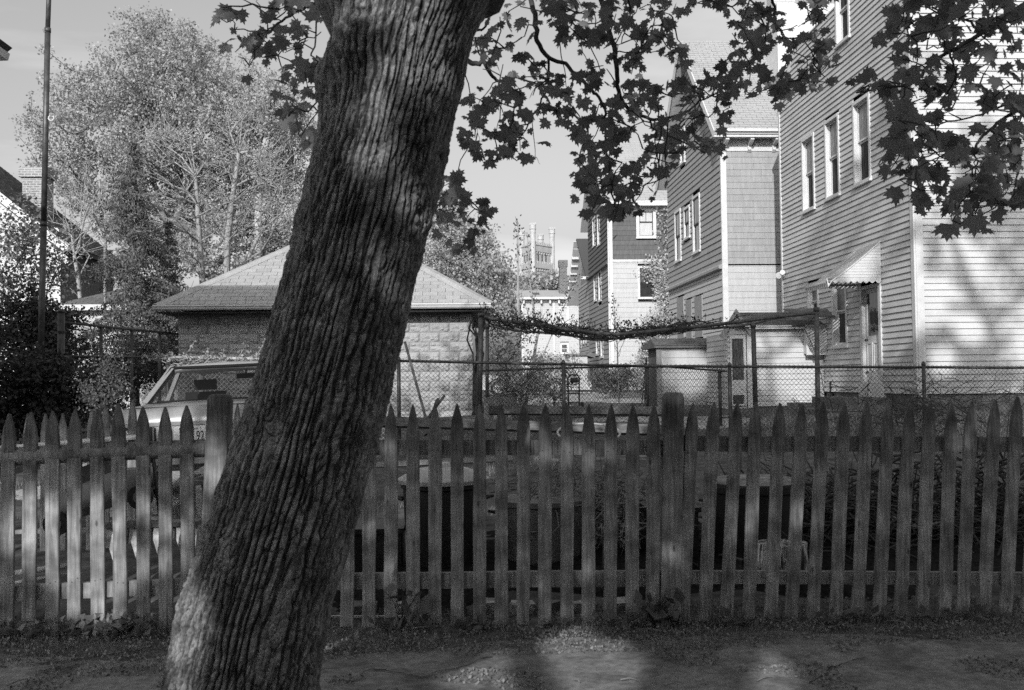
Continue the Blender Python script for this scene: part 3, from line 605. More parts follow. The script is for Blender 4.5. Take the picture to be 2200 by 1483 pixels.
m_ = MB(); xq = P(1190, 700, YE).x; m_.box(xq-.06, xq+.1, YE-.08, YE, zgE, zeE-.31); m_.box(xe0-.03, xe0+.14, YE-.08, YE, zgE, zeE-.31); m_.box(xe0-.5, xe1, YE-.7, YE+.0, zeE-.05, zeE+.14); m_.box(xe0, xe1, YE-.06, YE-.001, zeE-.3, zeE-.06); m_.build('trim', M_trim, HE)
for k in range(8): x = xe0+.1+k*.78; MB().box(x, x+.14, YE-.5, YE-.07, zeE-.42, zeE-.06).build('bracket', M_trim, HE)
zf = P(1180, 624, YE+2.5).z; xr_ = P(1104, 624, YE+2).x
m_ = MB(); m_.prism([(xr_-.1, YE-.7, zeE+.14), (xr_-.1, YE+2.4, zf), (xr_-.1, YE+8.5, zf-.1), (xr_-.1, YE+8.5, zeE)], (xe1-xr_+.2, 0, 0)); m_.build('roof', M_roofB, HE)
m_ = MB(); x0_ = P(1201, 600, YE+1).x; x1_ = P(1219, 600, YE+1).x; zc1 = P(1209, 568, YE+1).z
m_.box(x0_, x1_, YE+.7, YE+1.5, zeE, zc1-1.2); m_.box(x0_+.05, x1_-.05, YE+.75, YE+1.45, zc1-1.2, zc1-.25); m_.box(x0_-.02, x1_+.02, YE+.68, YE+1.52, zc1-.25, zc1+.35); m_.build('chimney', brickmat('old_brick', .03, .14, .22, .26, .13, ms=.03), HE)
m_ = MB(); xk = P(1152, 630, YE).x; m_.box(xk-.25, xk+.3, YE+.3, YE+1.0, zeE+.2, zeE+.62); m_.build('skylight', M_sashd, HE)

# ================================================================ castle-like water tower, far off
YW = 420.0; M_stone = mat('pale_stone', .42, .54, rough=.9, scale=.4, bump=.0)
M_stone2 = mat('pale_stone_shade', .30, .36, rough=.9, scale=.6, bump=.0)
def Tw(px, py, Y=YW): return P(px, py, Y)
TW = thing('castle_tower', (Tw(1155, 700).x, YW, 1.0), 'pale castle like stone tower with four round battlemented turrets rising beyond the trees', 'tower')
# square plan turned so that two faces show: corners at px 1122, 1145 (near), 1188 (right), hidden back 1160
cN = Tw(1146, 600, YW-9); cL = Tw(1122, 600, YW+2); cR = Tw(1187, 600, YW+1); cB = Vector((cL.x+cR.x-cN.x, cL.y+cR.y-cN.y, 0))
zT = Tw(1160, 524).z; zB = 0.0
m_ = MB(); m_.prism([(c.x, c.y, zB) for c in (cN, cR, cB, cL)], (0, 0, zT-zB-3)); m_.build('shaft', M_stone, TW)
tr_ = P(1146, 600, YW-9).x - P(1140.5, 600, YW-9).x
for c, ytop, nm in ((cN, 488, 1), (cL, 493, 1), (cR, 490, 1), (cB, 495, 1)):
    zc = Tw(1150, ytop).z; r = tr_
    m_ = MB(); m_.lathe((c.x, c.y, 0), [(r, 0), (r, zc-4.2), (r*1.1, zc-3.8), (r*1.1, zc-2.6), (r*1.35, zc-2.2), (r*1.2, zc-2.0), (r*1.2, zc-.6)], 18); tt_ = m_.build('turret', M_stone, TW, smooth=False)
    for k in range(8):
        a = k*math.pi/4; px_, py_ = c.x+math.cos(a)*r*1.05, c.y+math.sin(a)*r*1.05
        MB().box(px_-.32, px_+.32, py_-.32, py_+.32, zc-.62, zc+.25).build('merlon', M_stone, tt_)
def face(a, b, nwin, nm):
    a = Vector((a.x, a.y, 0)); b = Vector((b.x, b.y, 0)); d = (b-a); L_ = d.length; d.normalize(); n = Vector((d.y, -d.x, 0))
    if n.y > 0: n = -n
    W_ = Wall((a.x, a.y), (d.x, d.y), (n.x, n.y)); zc = zT
    m_ = MB(); W_.box(m_, 0, L_, zc-4.2, zc-1.2, 0, .5); W_.box(m_, 0, L_, zc-1.6, zc-1.2, .5, .8); m_.build('parapet', M_stone, TW)
    k = int(L_/1.6)
    for i in range(k):
        m_ = MB(); W_.box(m_, (i+.15)*L_/k, (i+.7)*L_/k, zc-1.2, zc-.1, -.2, .5); m_.build('merlon', M_stone, TW)
        m_ = MB(); W_.box(m_, (i+.3)*L_/k, (i+.7)*L_/k, zc-5.1, zc-4.2, 0, .4); m_.build('corbel', M_stone, TW)
    zb2 = Tw(1170, 570).z; m_ = MB(); W_.box(m_, 0, L_, zb2-2.0, zb2, 0, .9); m_.build('balcony', M_stone, TW)
    for i in range(k):
        m_ = MB(); W_.box(m_, (i+.15)*L_/k, (i+.7)*L_/k, zb2, zb2+.9, .5, .9); m_.build('merlon', M_stone, TW)
        m_ = MB(); W_.box(m_, (i+.3)*L_/k, (i+.7)*L_/k, zb2-3.1, zb2-2.0, 0, .6); m_.build('corbel', M_stone, TW)
    z1 = Tw(1170, 547).z; z0 = Tw(1170, 569).z
    for i in range(nwin):
        c_ = L_*(.26+.2*i) if nwin == 3 else L_*(.3+.25*i)
        m_ = MB(); w_ = .42
        pts = [W_.p(c_-w_, z0, .03), W_.p(c_+w_, z0, .03), W_.p(c_+w_, z1-.4, .03), W_.p(c_+w_*.5, z1+.05, .03), W_.p(c_, z1+.2, .03), W_.p(c_-w_*.5, z1+.05, .03), W_.p(c_-w_, z1-.4, .03)]
        m_.prism(pts, n*.02); m_.build('lancet_window', M_sashd, TW)
face(cN, cR, 3, 'R'); face(cL, cN, 3, 'L')

# ================================================================ house F at far left
YF = 29.5; cF = P(131, 510, YF); XF = cF.x
HF = thing('white_gabled_house', (XF, YF, .8), 'white clapboard house with dark roof and brick chimney at the left edge', 'house')
sF = .80; Lw = 9.0; zeF = cF.z-.35; zrF = zeF + sF*5.5; dF = 4.4
m_ = MB(); m_.prism([(XF, YF, .6), (XF, YF, zeF), (XF-5.5, YF, zrF), (XF-11, YF, zeF), (XF-11, YF, .6)], (0, dF, 0)); m_.build('wall', M_wallin, HF)
WFf = Wall((XF, YF), (-1, 0), (0, -1))
siding(WFf, HF, .8, zrF-.6, .13, lambda z: .12 if z < zeF else (z-zeF)/sF+.1, lambda z: Lw, M_white, [], t=.014)
m_ = MB(); WFf.box(m_, 0, .12, .7, zeF, .0, .03); m_.build('corner_board', M_trim, HF)
def roofp(x): return zeF + sF*(XF-x) + .32
m_ = MB(); xo_ = XF+.35
m_.prism([(xo_, YF-.45, roofp(xo_)), (XF-5.5, YF-.45, roofp(XF-5.5)), (XF-11.35, YF-.45, roofp(xo_)), (XF-11.35, YF-.45, roofp(xo_)-.12), (XF-5.5, YF-.45, roofp(XF-5.5)-.16), (xo_, YF-.45, roofp(xo_)-.12)], (0, dF+.9, 0)); m_.build('roof', M_roofD, HF)
roof_rows(HF, (xo_+.01, YF+dF+.45, roofp(xo_)+.01), (xo_+.01, YF-.45, roofp(xo_)+.01), (XF-5.5, YF-.45, roofp(XF-5.5)+.01), (XF-5.5, YF+dF+.45, roofp(XF-5.5)+.01), M_roofD, .14, .32)
m_ = MB(); m_.bar((xo_, YF-.47, roofp(xo_)-.10), (XF-5.5, YF-.47, roofp(XF-5.5)-.10), .035, .22); m_.bar((xo_-.12, YF-.03, roofp(xo_)-.42), (XF-5.6, YF-.03, roofp(XF-5.6)-.42), .03, .20); m_.build('rake_board', M_trim, HF)
pc = P(86, 420, YF+2.6); m_ = MB(); m_.box(pc.x-.42, pc.x+.30, YF+2.3, YF+2.9, pc.z-1.2, P(86, 385, YF+2.6).z); m_.box(pc.x-.50, pc.x+.38, YF+2.22, YF+2.98, P(86, 385, YF+2.6).z, P(86, 364, YF+2.6).z); m_.build('chimney', brickmat('grey_brick', .20, .32, .5, .21, .075), HF)
m_ = MB(); p1 = P(175, 505, YF+1.0); m_.box(p1.x-1.0, p1.x-.55, YF+.7, YF+1.5, roofp(p1.x-.6)-.1, roofp(p1.x-.6)+.12); m_.build('skylight', M_trim, HF)
# ================================================================ low garage behind the hemlock
YG = 27.0; xg0_, xg1_ = P(118, 660, YG).x, P(392, 660, YG).x; zge = P(250, 658, YG).z
G2 = thing('low_outbuilding', (xg0_, YG, .8), 'low white outbuilding with shallow hipped roof behind the hemlock', 'outbuilding')
m_ = MB(); m_.box(xg0_+.25, xg1_-.2, YG+.3, YG+5, .6, zge-.05); m_.build('wall', M_white, G2)
m_ = MB(); m_.box(xg0_, xg1_, YG, YG+.06, zge-.10, zge+.06); m_.build('fascia', M_trim, G2)
zgr = P(330, 603, YG+2.6).z; a_ = (xg0_, YG, zge+.05); b_ = (xg1_, YG, zge+.05); c_ = (xg1_-1.2, YG+2.6, zgr); d_ = (xg0_+1.9, YG+2.6, zgr)
roof_rows(G2, a_, b_, c_, d_, M_roofM, .14, .32); m_ = MB(); m_.add([a_, b_, c_, d_, (xg1_, YG+5.2, zge+.05), (xg0_, YG+5.2, zge+.05)], [(0,1,2,3),(1,4,2),(4,5,3,2),(5,0,3)]); m_.build('roof', M_roofM, G2)
for k in range(12):
    z = .9+k*.17
    if z < zge-.1: MB().box(xg0_+.26, xg1_-.21, YG+.285, YG+.3, z, z+.15).build('clapboard', M_white, G2)

# ================================================================ neighbouring building outside the left edge, depth cut to shape its shadow
NB = thing('side_building', (-9, 7, .2), 'corner of a dark eave at the very left edge of the view', 'building')
M_nb = mat('tan_siding', .3, .36, rough=.8, scale=2, bump=.1)
NBY0, NBY1, NBX, NBZ = 10.0, 11.8, -5.84, 7.4
m_ = MB(); m_.box(-12, NBX-.02, NBY0, NBY1, -.2, NBZ); m_.build('wall', M_nb, NB)
m_ = MB(); m_.prism([(-12, NBY1+.02, NBZ+.1), (-12, NBY1+.02, NBZ-.05), (NBX+.02, NBY1+.02, NBZ-.05), (NBX+.02, NBY1+.02, NBZ)], (0, NBY0-NBY1-.1, 0)); m_.build('roof', M_roofD, NB)
pe = P(6, 88, NBY1-.2); m_ = MB(); m_.prism([(pe.x-.45, NBY1-.3, pe.z+.34), (pe.x, NBY1-.3, pe.z), (pe.x-.06, NBY1-.3, pe.z-.05), (pe.x-.45, NBY1-.3, pe.z-.08)], (0, .35, 0)); m_.build('bay_roof', M_roofD, NB)
pe = P(3, 108, NBY1-.2); m_ = MB(); m_.prism([(pe.x-.4, NBY1-.28, pe.z+.10), (pe.x+.0, NBY1-.28, pe.z+.03), (pe.x-.02, NBY1-.28, pe.z-.05), (pe.x-.4, NBY1-.28, pe.z-.07)], (0, .3, 0)); m_.build('bracket', M_trim, NB)
# ================================================================ block garage with pyramid roof
YR = 20.3; xr0_ = P(383, 750, YR).x; xr1_ = P(1016, 750, YR).x; zgR = g(YR)-.05
GR = thing('block_garage', (xr0_, YR, zgR), 'rock faced concrete block garage with pyramid shingle roof behind the leaning tree', 'garage')
zev = P(700, 655, YR-.45).z
m_ = MB(); m_.box(xr0_+.03, xr1_-.03, YR+.06, YR+6, zgR-.2, zev-.12); m_.build('wall', M_found, GR)
M_blk = mat('rock_faced_block', .34, .47, rough=.95, scale=7, bump=.5, bscale=40, rand=.10, dirt=.15, dscale=3, spec=.1)
M_mort = mat('mortar', .22, .30, rough=1, scale=10, bump=.2)
m_ = MB(); m_.box(xr0_+.01, xr1_-.01, YR+.015, YR+.058, zgR-.2, zev-.12); m_.build('mortar', M_mort, GR)
# block variants: tooled margin with rough rounded relief
def block_mesh(seed, w_, h_, nx=12, nz=7):
    r = np.random.default_rng(seed); vs = []; fs = []
    bl = [(r.uniform(.1, .9)*w_, r.uniform(.15, .85)*h_, r.uniform(.025, .06), r.uniform(.012, .030)) for _ in range(7)]
    for j in range(nz+1):
        for i in range(nx+1):
            x = w_*i/nx; z = h_*j/nz; e = min(i, nx-i, j, nz-j); d = 0.0
            if e > 0:
                d = .012
                for (bx, bz, br, bd) in bl:
                    q = ((x-bx)/1.8)**2+(z-bz)**2; d = max(d, 1.5*bd*max(0, 1-q/(br*br))**.5+.004)
                d += r.uniform(-.004, .004)
            vs.append((x, -d, z))
    for j in range(nz):
        for i in range(nx): a = j*(nx+1)+i; fs.append((a, a+1, a+nx+2, a+nx+1))
    # returns
    b = len(vs); vs += [(0, .015, 0), (w_, .015, 0), (w_, .015, h_), (0, .015, h_)]
    A, B, C, D = 0, nx, (nz+1)*(nx+1)-1, nz*(nx+1)
    fs += [tuple(list(range(0, nx+1))[::-1]+[b, b+1]), tuple(list(range(D, C+1))+[b+2, b+3])]
    fs += [tuple([nx+k*(nx+1) for k in range(nz, -1, -1)]+[b+1, b+2]), tuple([k*(nx+1) for k in range(nz+1)]+[b+3, b])]
    me = bpy.data.meshes.new('block'); me.from_pydata(vs, [], fs); me.materials.append(M_blk); return me
BW, BH = .403, .2
variants = [block_mesh(11, BW-.014, BH-.012) if k == 0 else block_mesh(11+k, BW-.014, BH-.012) for k in range(2)]
half = block_mesh(5, BW/2-.008, BH-.007)
Lr = xr1_-xr0_; nrow = int((zev-.14-zgR)/BH)+1; ztop_r = zev-.14
invGR = Matrix.Translation(GR.location).inverted()
for r in range(nrow):
    z = ztop_r-(r+1)*BH; x = 0.0
    if r % 2: segs = [(0, BW/2)]; x = BW/2
    else: segs = []
    while x < Lr-.02: segs.append((x, min(x+BW, Lr))); x += BW
    for (a, b) in segs:
        wd = b-a; o = bpy.data.objects.new('block', half if wd < BW*.6 else variants[0 if random.random() < .7 else 1]); COL.objects.link(o)
        o.location = (xr0_+a+.004, YR+.012, z+.004); o.parent = GR; o.matrix_parent_inverse = invGR
        if wd < BW*.6: o.scale = (wd/(BW/2), 1, 1)
        elif wd < BW-.01: o.scale = (wd/BW, 1, 1)
# roof
Ye = YR-.45; A_ = (P(338, 652, Ye).x, Ye, zev+.02); B_ = (P(1050, 636, Ye).x, Ye, zev+.02); cx = (A_[0]+B_[0])/2; dep = B_[0]-A_[0]
ap = (cx, Ye+dep/2, P(730, 481, Ye+dep/2).z)
roof_rows(GR, A_, B_, ap, ap, M_roofA, .155, .305, individual=290, th=.010)
m_ = MB(); C4 = (B_[0], Ye+dep, zev+.02); D4 = (A_[0], Ye+dep, zev+.02)
m_.add([A_, B_, C4, D4, ap], [(0,1,4),(1,2,4),(2,3,4),(3,0,4),(0,3,2,1)]); m_.build('roof', M_roofD, GR)
apv = Vector(ap)
for (c, n_) in ((A_, 26), (B_, 26)):
    c = Vector(c)
    for k in range(n_):
        p0 = c.lerp(apv, k/n_)+Vector((0, -.006, .012)); p1 = c.lerp(apv, (k+1.25)/n_)+Vector((0, -.006, .02)); d = (p1-p0).normalized(); sd = Vector((0,-1,0)).cross(d)
        up_ = Vector((0,-.35,1)).normalized(); sd = d.cross(up_).normalized()
        m_ = MB(); m_.add([p0-sd*.14-up_*.02, p1-sd*.13-up_*.03, p0, p1, p0+sd*.14-up_*.02, p1+sd*.13-up_*.03], [(0,1,3,2),(2,3,5,4)]); m_.build('hip_shingle', M_roofA, GR)
# gutter, fascia, soffit
M_gut = mat('gutter_metal', .5, .6, rough=.4, scale=3, bump=.03, dirt=.2)
m_ = MB(); gx0, gx1 = A_[0]-.06, B_[0]+.04
m_.prism([(gx0, Ye-.02, zev+.01), (gx0, Ye-.13, zev+.01), (gx0, Ye-.135, zev-.02), (gx0, Ye-.12, zev-.035), (gx0, Ye-.115, zev-.07), (gx0, Ye-.09, zev-.095), (gx0, Ye-.02, zev-.095)], (gx1-gx0, 0, 0)); m_.build('gutter', M_gut, GR)
m_ = MB(); m_.box(A_[0], B_[0], Ye, YR+.0, zev-.14, zev-.118); m_.box(xr1_-.001, B_[0], YR+.001, Ye+dep, zev-.14, zev-.119); m_.box(A_[0], xr0_, YR+.001, Ye+dep, zev-.14, zev-.119); m_.box(B_[0]-.02, B_[0]+.03, Ye+.01, Ye+dep, zev-.117, zev+.01); m_.build('soffit', M_sashd, GR)
for px in (388, 530):
    q = P(px, 640, Ye); m_ = MB(); m_.tube([(q.x, Ye-.1, zev+.02), (q.x, Ye-.1, zev+.09)], .004, 4); m_.build('gutter_strap', M_sashd, GR)
RNG = np.random.default_rng(50); random.seed(50)
# ================================================================ vegetation tools
M_twig = mat('twig', .05, .09, rough=.9, scale=20, bump=.3)
M_paleb = mat('pale_bark', .24, .42, rough=.85, scale=6, stretch=(3,3,1), bump=.4)
M_bark2 = mat('grey_bark', .12, .22, rough=.95, scale=8, stretch=(3,3,.6), bump=.6)
_half = [(0.10,-.02),(0.26,-.13),(0.31,.03),(0.52,.04),(0.42,.20),(0.66,.42),(0.46,.44),(0.47,.62),(0.28,.52),(0.19,.60),(0.25,.82),(0.10,.78),(0.0,1.03)]
MAPLE = np.array([(0,.30,0),(0,-.0,0)] + [(x,y,0) for x,y in _half] + [(-x,y,0) for x,y in _half[:-1]][::-1], float)
MAPLE[:,2] = -.30*np.abs(MAPLE[:,0]) - .22*np.maximum(MAPLE[:,1]-.3,0)**1.5
_n = len(MAPLE)
MAPF = np.array([(0, i, i+1 if i+1 < _n else 1) for i in range(1, _n)])
STAR = np.array([(0,0,0),(.5,.3,-.1),(.25,.45,0),(0,1.0,-.1),(-.25,.45,0),(-.5,.3,-.1)], float); STARF = np.array([(0,1,2),(0,2,3),(0,3,4),(0,4,5)])
DIAM = np.array([(0,0,0),(.36,.5,-.06),(0,1,0),(-.36,.5,-.06)], float); DIAMF = np.array([(0,1,2,3)])
LONG = np.array([(0,0,0),(.16,.4,-.03),(0,1,-.12),(-.16,.4,-.03)], float)
BLADE = np.array([(-.03,0,0),(.03,0,0),(.0,1,.12)], float); BLADEF = np.array([(0,1,2)])
def frames(n, tip, spread, rng=RNG):
    """tip: mean pointing direction(s); spread: randomness"""
    t = np.asarray(tip, float)*np.ones((n,3)) + rng.normal(0, spread, (n,3)); t /= np.linalg.norm(t, axis=1)[:,None]+1e-9
    r = rng.normal(0, 1, (n,3)); x = np.cross(t, r); x /= np.linalg.norm(x, axis=1)[:,None]+1e-9
    return x, t, np.cross(x, t)
def leaves(pos, size, tmpl, fcs, tip=(0,0,0), spread=1.0, face=None):
    pos = np.asarray(pos, float); n = len(pos); x, t, z = frames(n, tip, spread)
    if face is not None:      # turn the blade towards a direction, still irregular
        f = np.asarray(face, float)*np.ones((n,3)) + RNG.normal(0, .55, (n,3)); f /= np.linalg.norm(f, axis=1)[:,None]
        x = np.cross(t, f); x /= np.linalg.norm(x, axis=1)[:,None]+1e-9; z = np.cross(x, t)
    s = np.asarray(size)*np.ones(n)
    V = pos[:,None,:] + s[:,None,None]*(tmpl[None,:,0:1]*x[:,None,:] + tmpl[None,:,1:2]*t[:,None,:] + tmpl[None,:,2:3]*z[:,None,:])
    k = len(tmpl); Fc = (fcs[None]+ (np.arange(n)*k)[:,None,None]).reshape(-1, fcs.shape[1])
    return V.reshape(-1,3), Fc
def grow(roots, tips, step=.35, jit=.06, up=.15, rootw=.35, zw=.9, zp=.15):
    """connect every tip to the nearest existing node; returns nodes, parents, load"""
    N = [np.array(r, float) for r in roots]; par = [-1]+list(range(len(roots)-1)); R = N[0]
    dist = [0.0]
    for i in range(1, len(N)): dist.append(dist[-1]+np.linalg.norm(N[i]-N[i-1]))
    tips = np.asarray(tips, float); order = np.argsort(np.linalg.norm(tips-N[-1], axis=1)); ends = []
    for k in order:
        T = tips[k]; A = np.array(N); d = np.linalg.norm(A-T, axis=1); c = d + rootw*np.array(dist)*.5 + np.maximum(0, A[:,2]-T[2]+zp*d)*zw
        j = int(np.argmin(c)); L_ = d[j]; m_ = max(1, int(L_/step)); a = N[j]; last = j
        for q in range(1, m_+1):
            t = q/m_; p = a*(1-t)+T*t; p = p + RNG.normal(0, jit, 3)*(0 if q == m_ else 1) + np.array([0,0,up*L_*t*(1-t)])
            dist.append(dist[last]+np.linalg.norm(p-N[last])); N.append(p); par.append(last); last = len(N)-1
        ends.append(last)
    load = np.zeros(len(N))
    for e in ends: load[e] += 1
    for i in range(len(N)-1, 0, -1):
        if par[i] >= 0: load[par[i]] += load[i]
    return np.array(N), par, load, ends
def limbs(N, par, load, r0, ex=.45, n=5, rmin=.004, r_at=None):
    """frusta for every segment"""
    mx_ = load[0] if load[0] > 0 else load.max(); r = np.maximum(rmin, r0*(np.maximum(load, .5)/mx_)**ex)
    idx = [i for i in range(len(N)) if par[i] >= 0]; A = N[[par[i] for i in idx]]; B = N[idx]; ra = np.minimum(r[[par[i] for i in idx]], r[idx]*1.35); rb = r[idx]
    d = B-A; L_ = np.linalg.norm(d, axis=1)+1e-9; d = d/L_[:,None]; ref = np.where(np.abs(d[:,2:3]) > .9, np.array([[1.,0,0]]), np.array([[0,0,1.]]))
    x = np.cross(d, ref); x /= np.linalg.norm(x, axis=1)[:,None]; y = np.cross(d, x); ang = 2*np.pi*np.arange(n)/n
    ca, sa = np.cos(ang)[None,:,None], np.sin(ang)[None,:,None]
    ring = x[:,None,:]*ca + y[:,None,:]*sa
    A = A - d*(.15*ra)[:,None]
    V = np.concatenate([A[:,None,:]+ring*ra[:,None,None], B[:,None,:]+ring*rb[:,None,None]], 1).reshape(-1,3)
    j = np.arange(n); f = np.stack([j, (j+1)%n, (j+1)%n+n, j+n], 1); Fc = (f[None]+(np.arange(len(idx))*2*n)[:,None,None]).reshape(-1,4)
    return V, Fc
def blob_pts(blobs, n, squash=1.0):
    """blobs: (x,y,z,rx,ry,rz) ; points spread through the volume, denser to the shell"""
    b = np.array(blobs, float); w_ = b[:,3]*b[:,4]*b[:,5]; c = RNG.choice(len(b), n, p=w_/w_.sum()); d = RNG.normal(0, 1, (n,3)); d /= np.linalg.norm(d, axis=1)[:,None]
    r = RNG.uniform(.15, 1, n)**.45; return b[c,:3] + d*r[:,None]*b[c,3:6]
def pblob(px, py, rp, Y, dy=1.0):
    p = P(px, py, Y); s = (Y)/F; return (p.x, p.y+RNG.normal(0, .3)*dy, p.z, rp*s, rp*s*dy, rp*s)
def broadleaf(name, label, base, mid, blobs, ntips, nleaf, lsize, mleaf, mbark, r0, tmpl=DIAM, fcs=DIAMF, group=None, cat='tree', spreadr=.28, step=.5, crown='crown', tip=(0,0,-.2), jit=.08):
    t = thing(name, base, label, cat, group)
    tips = blob_pts(blobs, ntips); N, par, load, ends = grow([base]+mid, tips, step=step, jit=jit)
    V, Fc = limbs(N, par, load, r0); np_mesh('trunk', V, Fc, mbark, t)
    if nleaf:
        ci = RNG.integers(0, len(ends), nleaf); pos = N[np.array(ends)[ci]] + RNG.normal(0, spreadr, (nleaf,3))
        V, Fc = leaves(pos, lsize*RNG.uniform(.6, 1.25, nleaf), tmpl, fcs, tip=tip, spread=1.0)
        tag(np_mesh(crown, V, Fc, mleaf, t), kind='stuff')
    return t, N, ends
L_mid = leafmat('young_leaf', .28, .60, trans=.4)
L_dark = leafmat('dark_leaf', .03, .12, trans=.2)
L_pale = leafmat('pale_leaf', .28, .55, trans=.35)
L_need = leafmat('needle', .09, .24, trans=.15, rough=.7)
# ---------------- big spring maple at left, behind the garage
YM = 40.0
bl = [pblob(x, y, r, YM+RNG.uniform(-2,2), 1.1) for x, y, r in [(345,95,70),(300,75,50),(400,110,60),(270,160,85),(360,190,95),(450,170,75),(520,210,85),(600,245,75),(190,215,75),(130,290,60),(225,300,95),(330,300,110),(440,300,110),(560,330,110),(650,330,70),(75,310,45),(45,240,32),(110,240,50),(60,350,28),(130,370,55),(220,400,85),(330,420,100),(450,420,110),(570,460,110),(660,470,60),(275,480,55),(350,520,90),(480,540,90),(600,560,80),(120,120,28),(150,165,38),(110,175,25)]]
broadleaf('spring_maple', 'big maple in small young leaf rising behind the pyramid roofed garage', tuple(P(455, 815, YM)), [np.array(P(450, 640, YM)), np.array(P(430, 520, YM))], bl, 3400, 110000, .115, L_mid, M_bark2, .30, spreadr=.145, tip=(0,0,.3))
# behind the trunk, to the right of it
bl = [pblob(x, y, r, 31+RNG.uniform(-1,1), 1.4) for x, y, r in [(960,500,50),(1000,560,55),(930,570,50),(1040,600,45),(1020,520,35),(1060,570,24),(1075,640,32),(960,450,35),(1065,690,35)]]
broadleaf('young_maple', 'smaller leafy tree just right of the leaning trunk behind the garage roof', tuple(P(985, 815, 31)), [np.array(P(985, 700, 31))], bl, 260, 16000, .10, L_mid, M_bark2, .12, spreadr=.22)
# bare pale trees
def baretree(pts_px, Y, tips_px, label, r0, mb=M_paleb, nb=60, dy=.9, spread=75, leafn=0, up=.05):
    roots = [np.array(P(x, y, Y)) for x, y in pts_px]; tips = []
    for (x, y) in tips_px:
        for _ in range(max(1, nb*4//len(tips_px))):
            p = P(x+RNG.normal(0, spread*.5), y+RNG.normal(0, spread*.55), Y+RNG.normal(0, dy)); tips.append((p.x, p.y, p.z))
    t = thing('bare_tree', tuple(roots[0]), label, 'tree'); N, par, load, ends = grow(roots, tips, step=.4, jit=.03, up=-.10, rootw=.25, zw=2.2, zp=.45)
    V, Fc = limbs(N, par, load, r0, ex=.5, rmin=.0035); np_mesh('trunk', V, Fc, mb, t)
    if leafn:
        ci = RNG.integers(0, len(ends), leafn); V, Fc = leaves(N[np.array(ends)[ci]]+RNG.normal(0,.08,(leafn,3)), .055*RNG.uniform(.6,1.3,leafn), DIAM, DIAMF, spread=1); tag(np_mesh('buds', V, Fc, L_pale, t), kind='stuff')
    return t
baretree([(437,640),(434,600),(428,520),(424,440),(420,380),(408,290)], 26, [(400,330),(360,300),(450,350),(370,420),(340,470),(470,430),(350,515)], 'pale bare tree with straight trunk left of the wooden pole', .085, nb=110, leafn=900)
baretree([(486,640),(487,600),(488,520),(497,440),(513,330),(520,260)], 27, [(520,260),(560,310),(540,360),(570,420),(600,350),(470,400),(500,300)], 'pale bare tree with curving trunk close beside the wooden pole', .09, nb=110, leafn=900)
baretree([(525,640),(523,600),(530,560),(560,500),(590,470)], 28, [(600,420),(640,380),(590,340),(560,420),(630,470)], 'thin bare tree with slanting stem leaning right of the wooden pole', .06, nb=60, leafn=500)
baretree([(172,640),(168,600),(160,550),(153,500)], 25.5, [(150,450),(120,430),(190,450),(185,500),(130,500),(200,420)], 'small forked pale tree near the left house, beyond the tall wire fence', .06, nb=50, leafn=700)
baretree([(225,690),(225,600),(226,520),(226,450),(228,400)], 26.5, [(226,420),(240,460),(200,440),(210,380)], 'slender straight white stemmed sapling next to the hemlock', .045, nb=40, leafn=500)
# wooden utility pole
UP = thing('utility_pole', tuple(P(553, 640, 40)), 'weathered wooden utility pole cut off short among the bare trees', 'pole')
m_ = MB(); a = P(552, 660, 40); b = P(556, 353, 40); m_.tube([a, b], [.15, .125], 14); m_.build('post', mat('pale_pole', .42, .6, rough=.9, scale=4, stretch=(8,8,.4), bump=.4), UP)
# hemlock -------------------------------------------------------
def hemlock(px, ytop, ybot, Y, halfpx, label, n_layers=26):
    a = P(px, ytop, Y); b = P(px+6, ybot, Y); t = thing('hemlock', (b.x, b.y, g(Y)), label, 'tree'); m_ = MB(); m_.tube([(b.x, b.y, g(Y)), tuple(b.lerp(a, .5)), tuple(a)], [.11, .06, .012], 7); m_.build('trunk', M_bark2, t)
    H = a.z-b.z; Rm = halfpx*Y/F; br = MB(); pts = []
    for k in range(n_layers):
        f = (k+.5)/n_layers; z = b.z+H*f; r = Rm*(1-f)**.8*(.85+.25*random.random()); nb = 7
        for q in range(nb):
            an = random.random()*6.283; rr = r*random.uniform(.65, 1.1); d = Vector((math.cos(an), math.sin(an), 0)); p0 = Vector((b.x+(a.x-b.x)*f, b.y, z))
            curve = [p0+d*rr*s+Vector((0,0,.10*s*rr*2-.42*rr*s*s)) for s in (0,.35,.7,1.0)]; br.tube(curve, [.014,.010,.006,.002], 4, cap=False)
            for s in np.linspace(.12, 1, max(4, int(rr/.05))):
                i = min(2, int(s*3)); p = curve[i].lerp(curve[i+1], s*3-i) if s < 1 else curve[3]
                sd = d.cross(Vector((0,0,1))); wdt = .22*rr*(1-s*.6)+.05
                for _ in range(9): pts.append(p+sd*random.uniform(-wdt, wdt)+Vector((0,0,random.uniform(-.10,.02)))+d*random.uniform(-.05,.05))
    tag(br.build('branches', M_bark2, t), kind='stuff'); pts = np.array([tuple(p) for p in pts]); n = len(pts)
    V, Fc = leaves(pts, .085*RNG.uniform(.6,1.4,n), LONG, DIAMF, tip=(0,0,-.7), spread=.8); tag(np_mesh('needles', V, Fc, L_need, t), kind='stuff')
hemlock(285, 300, 790, 23.6, 150, 'feathery dark hemlock with drooping branches left of the garage', 32)
hemlock(360, 470, 760, 25.2, 70, 'lower part hidden smaller hemlock tucked between the larger one and the garage', 16)
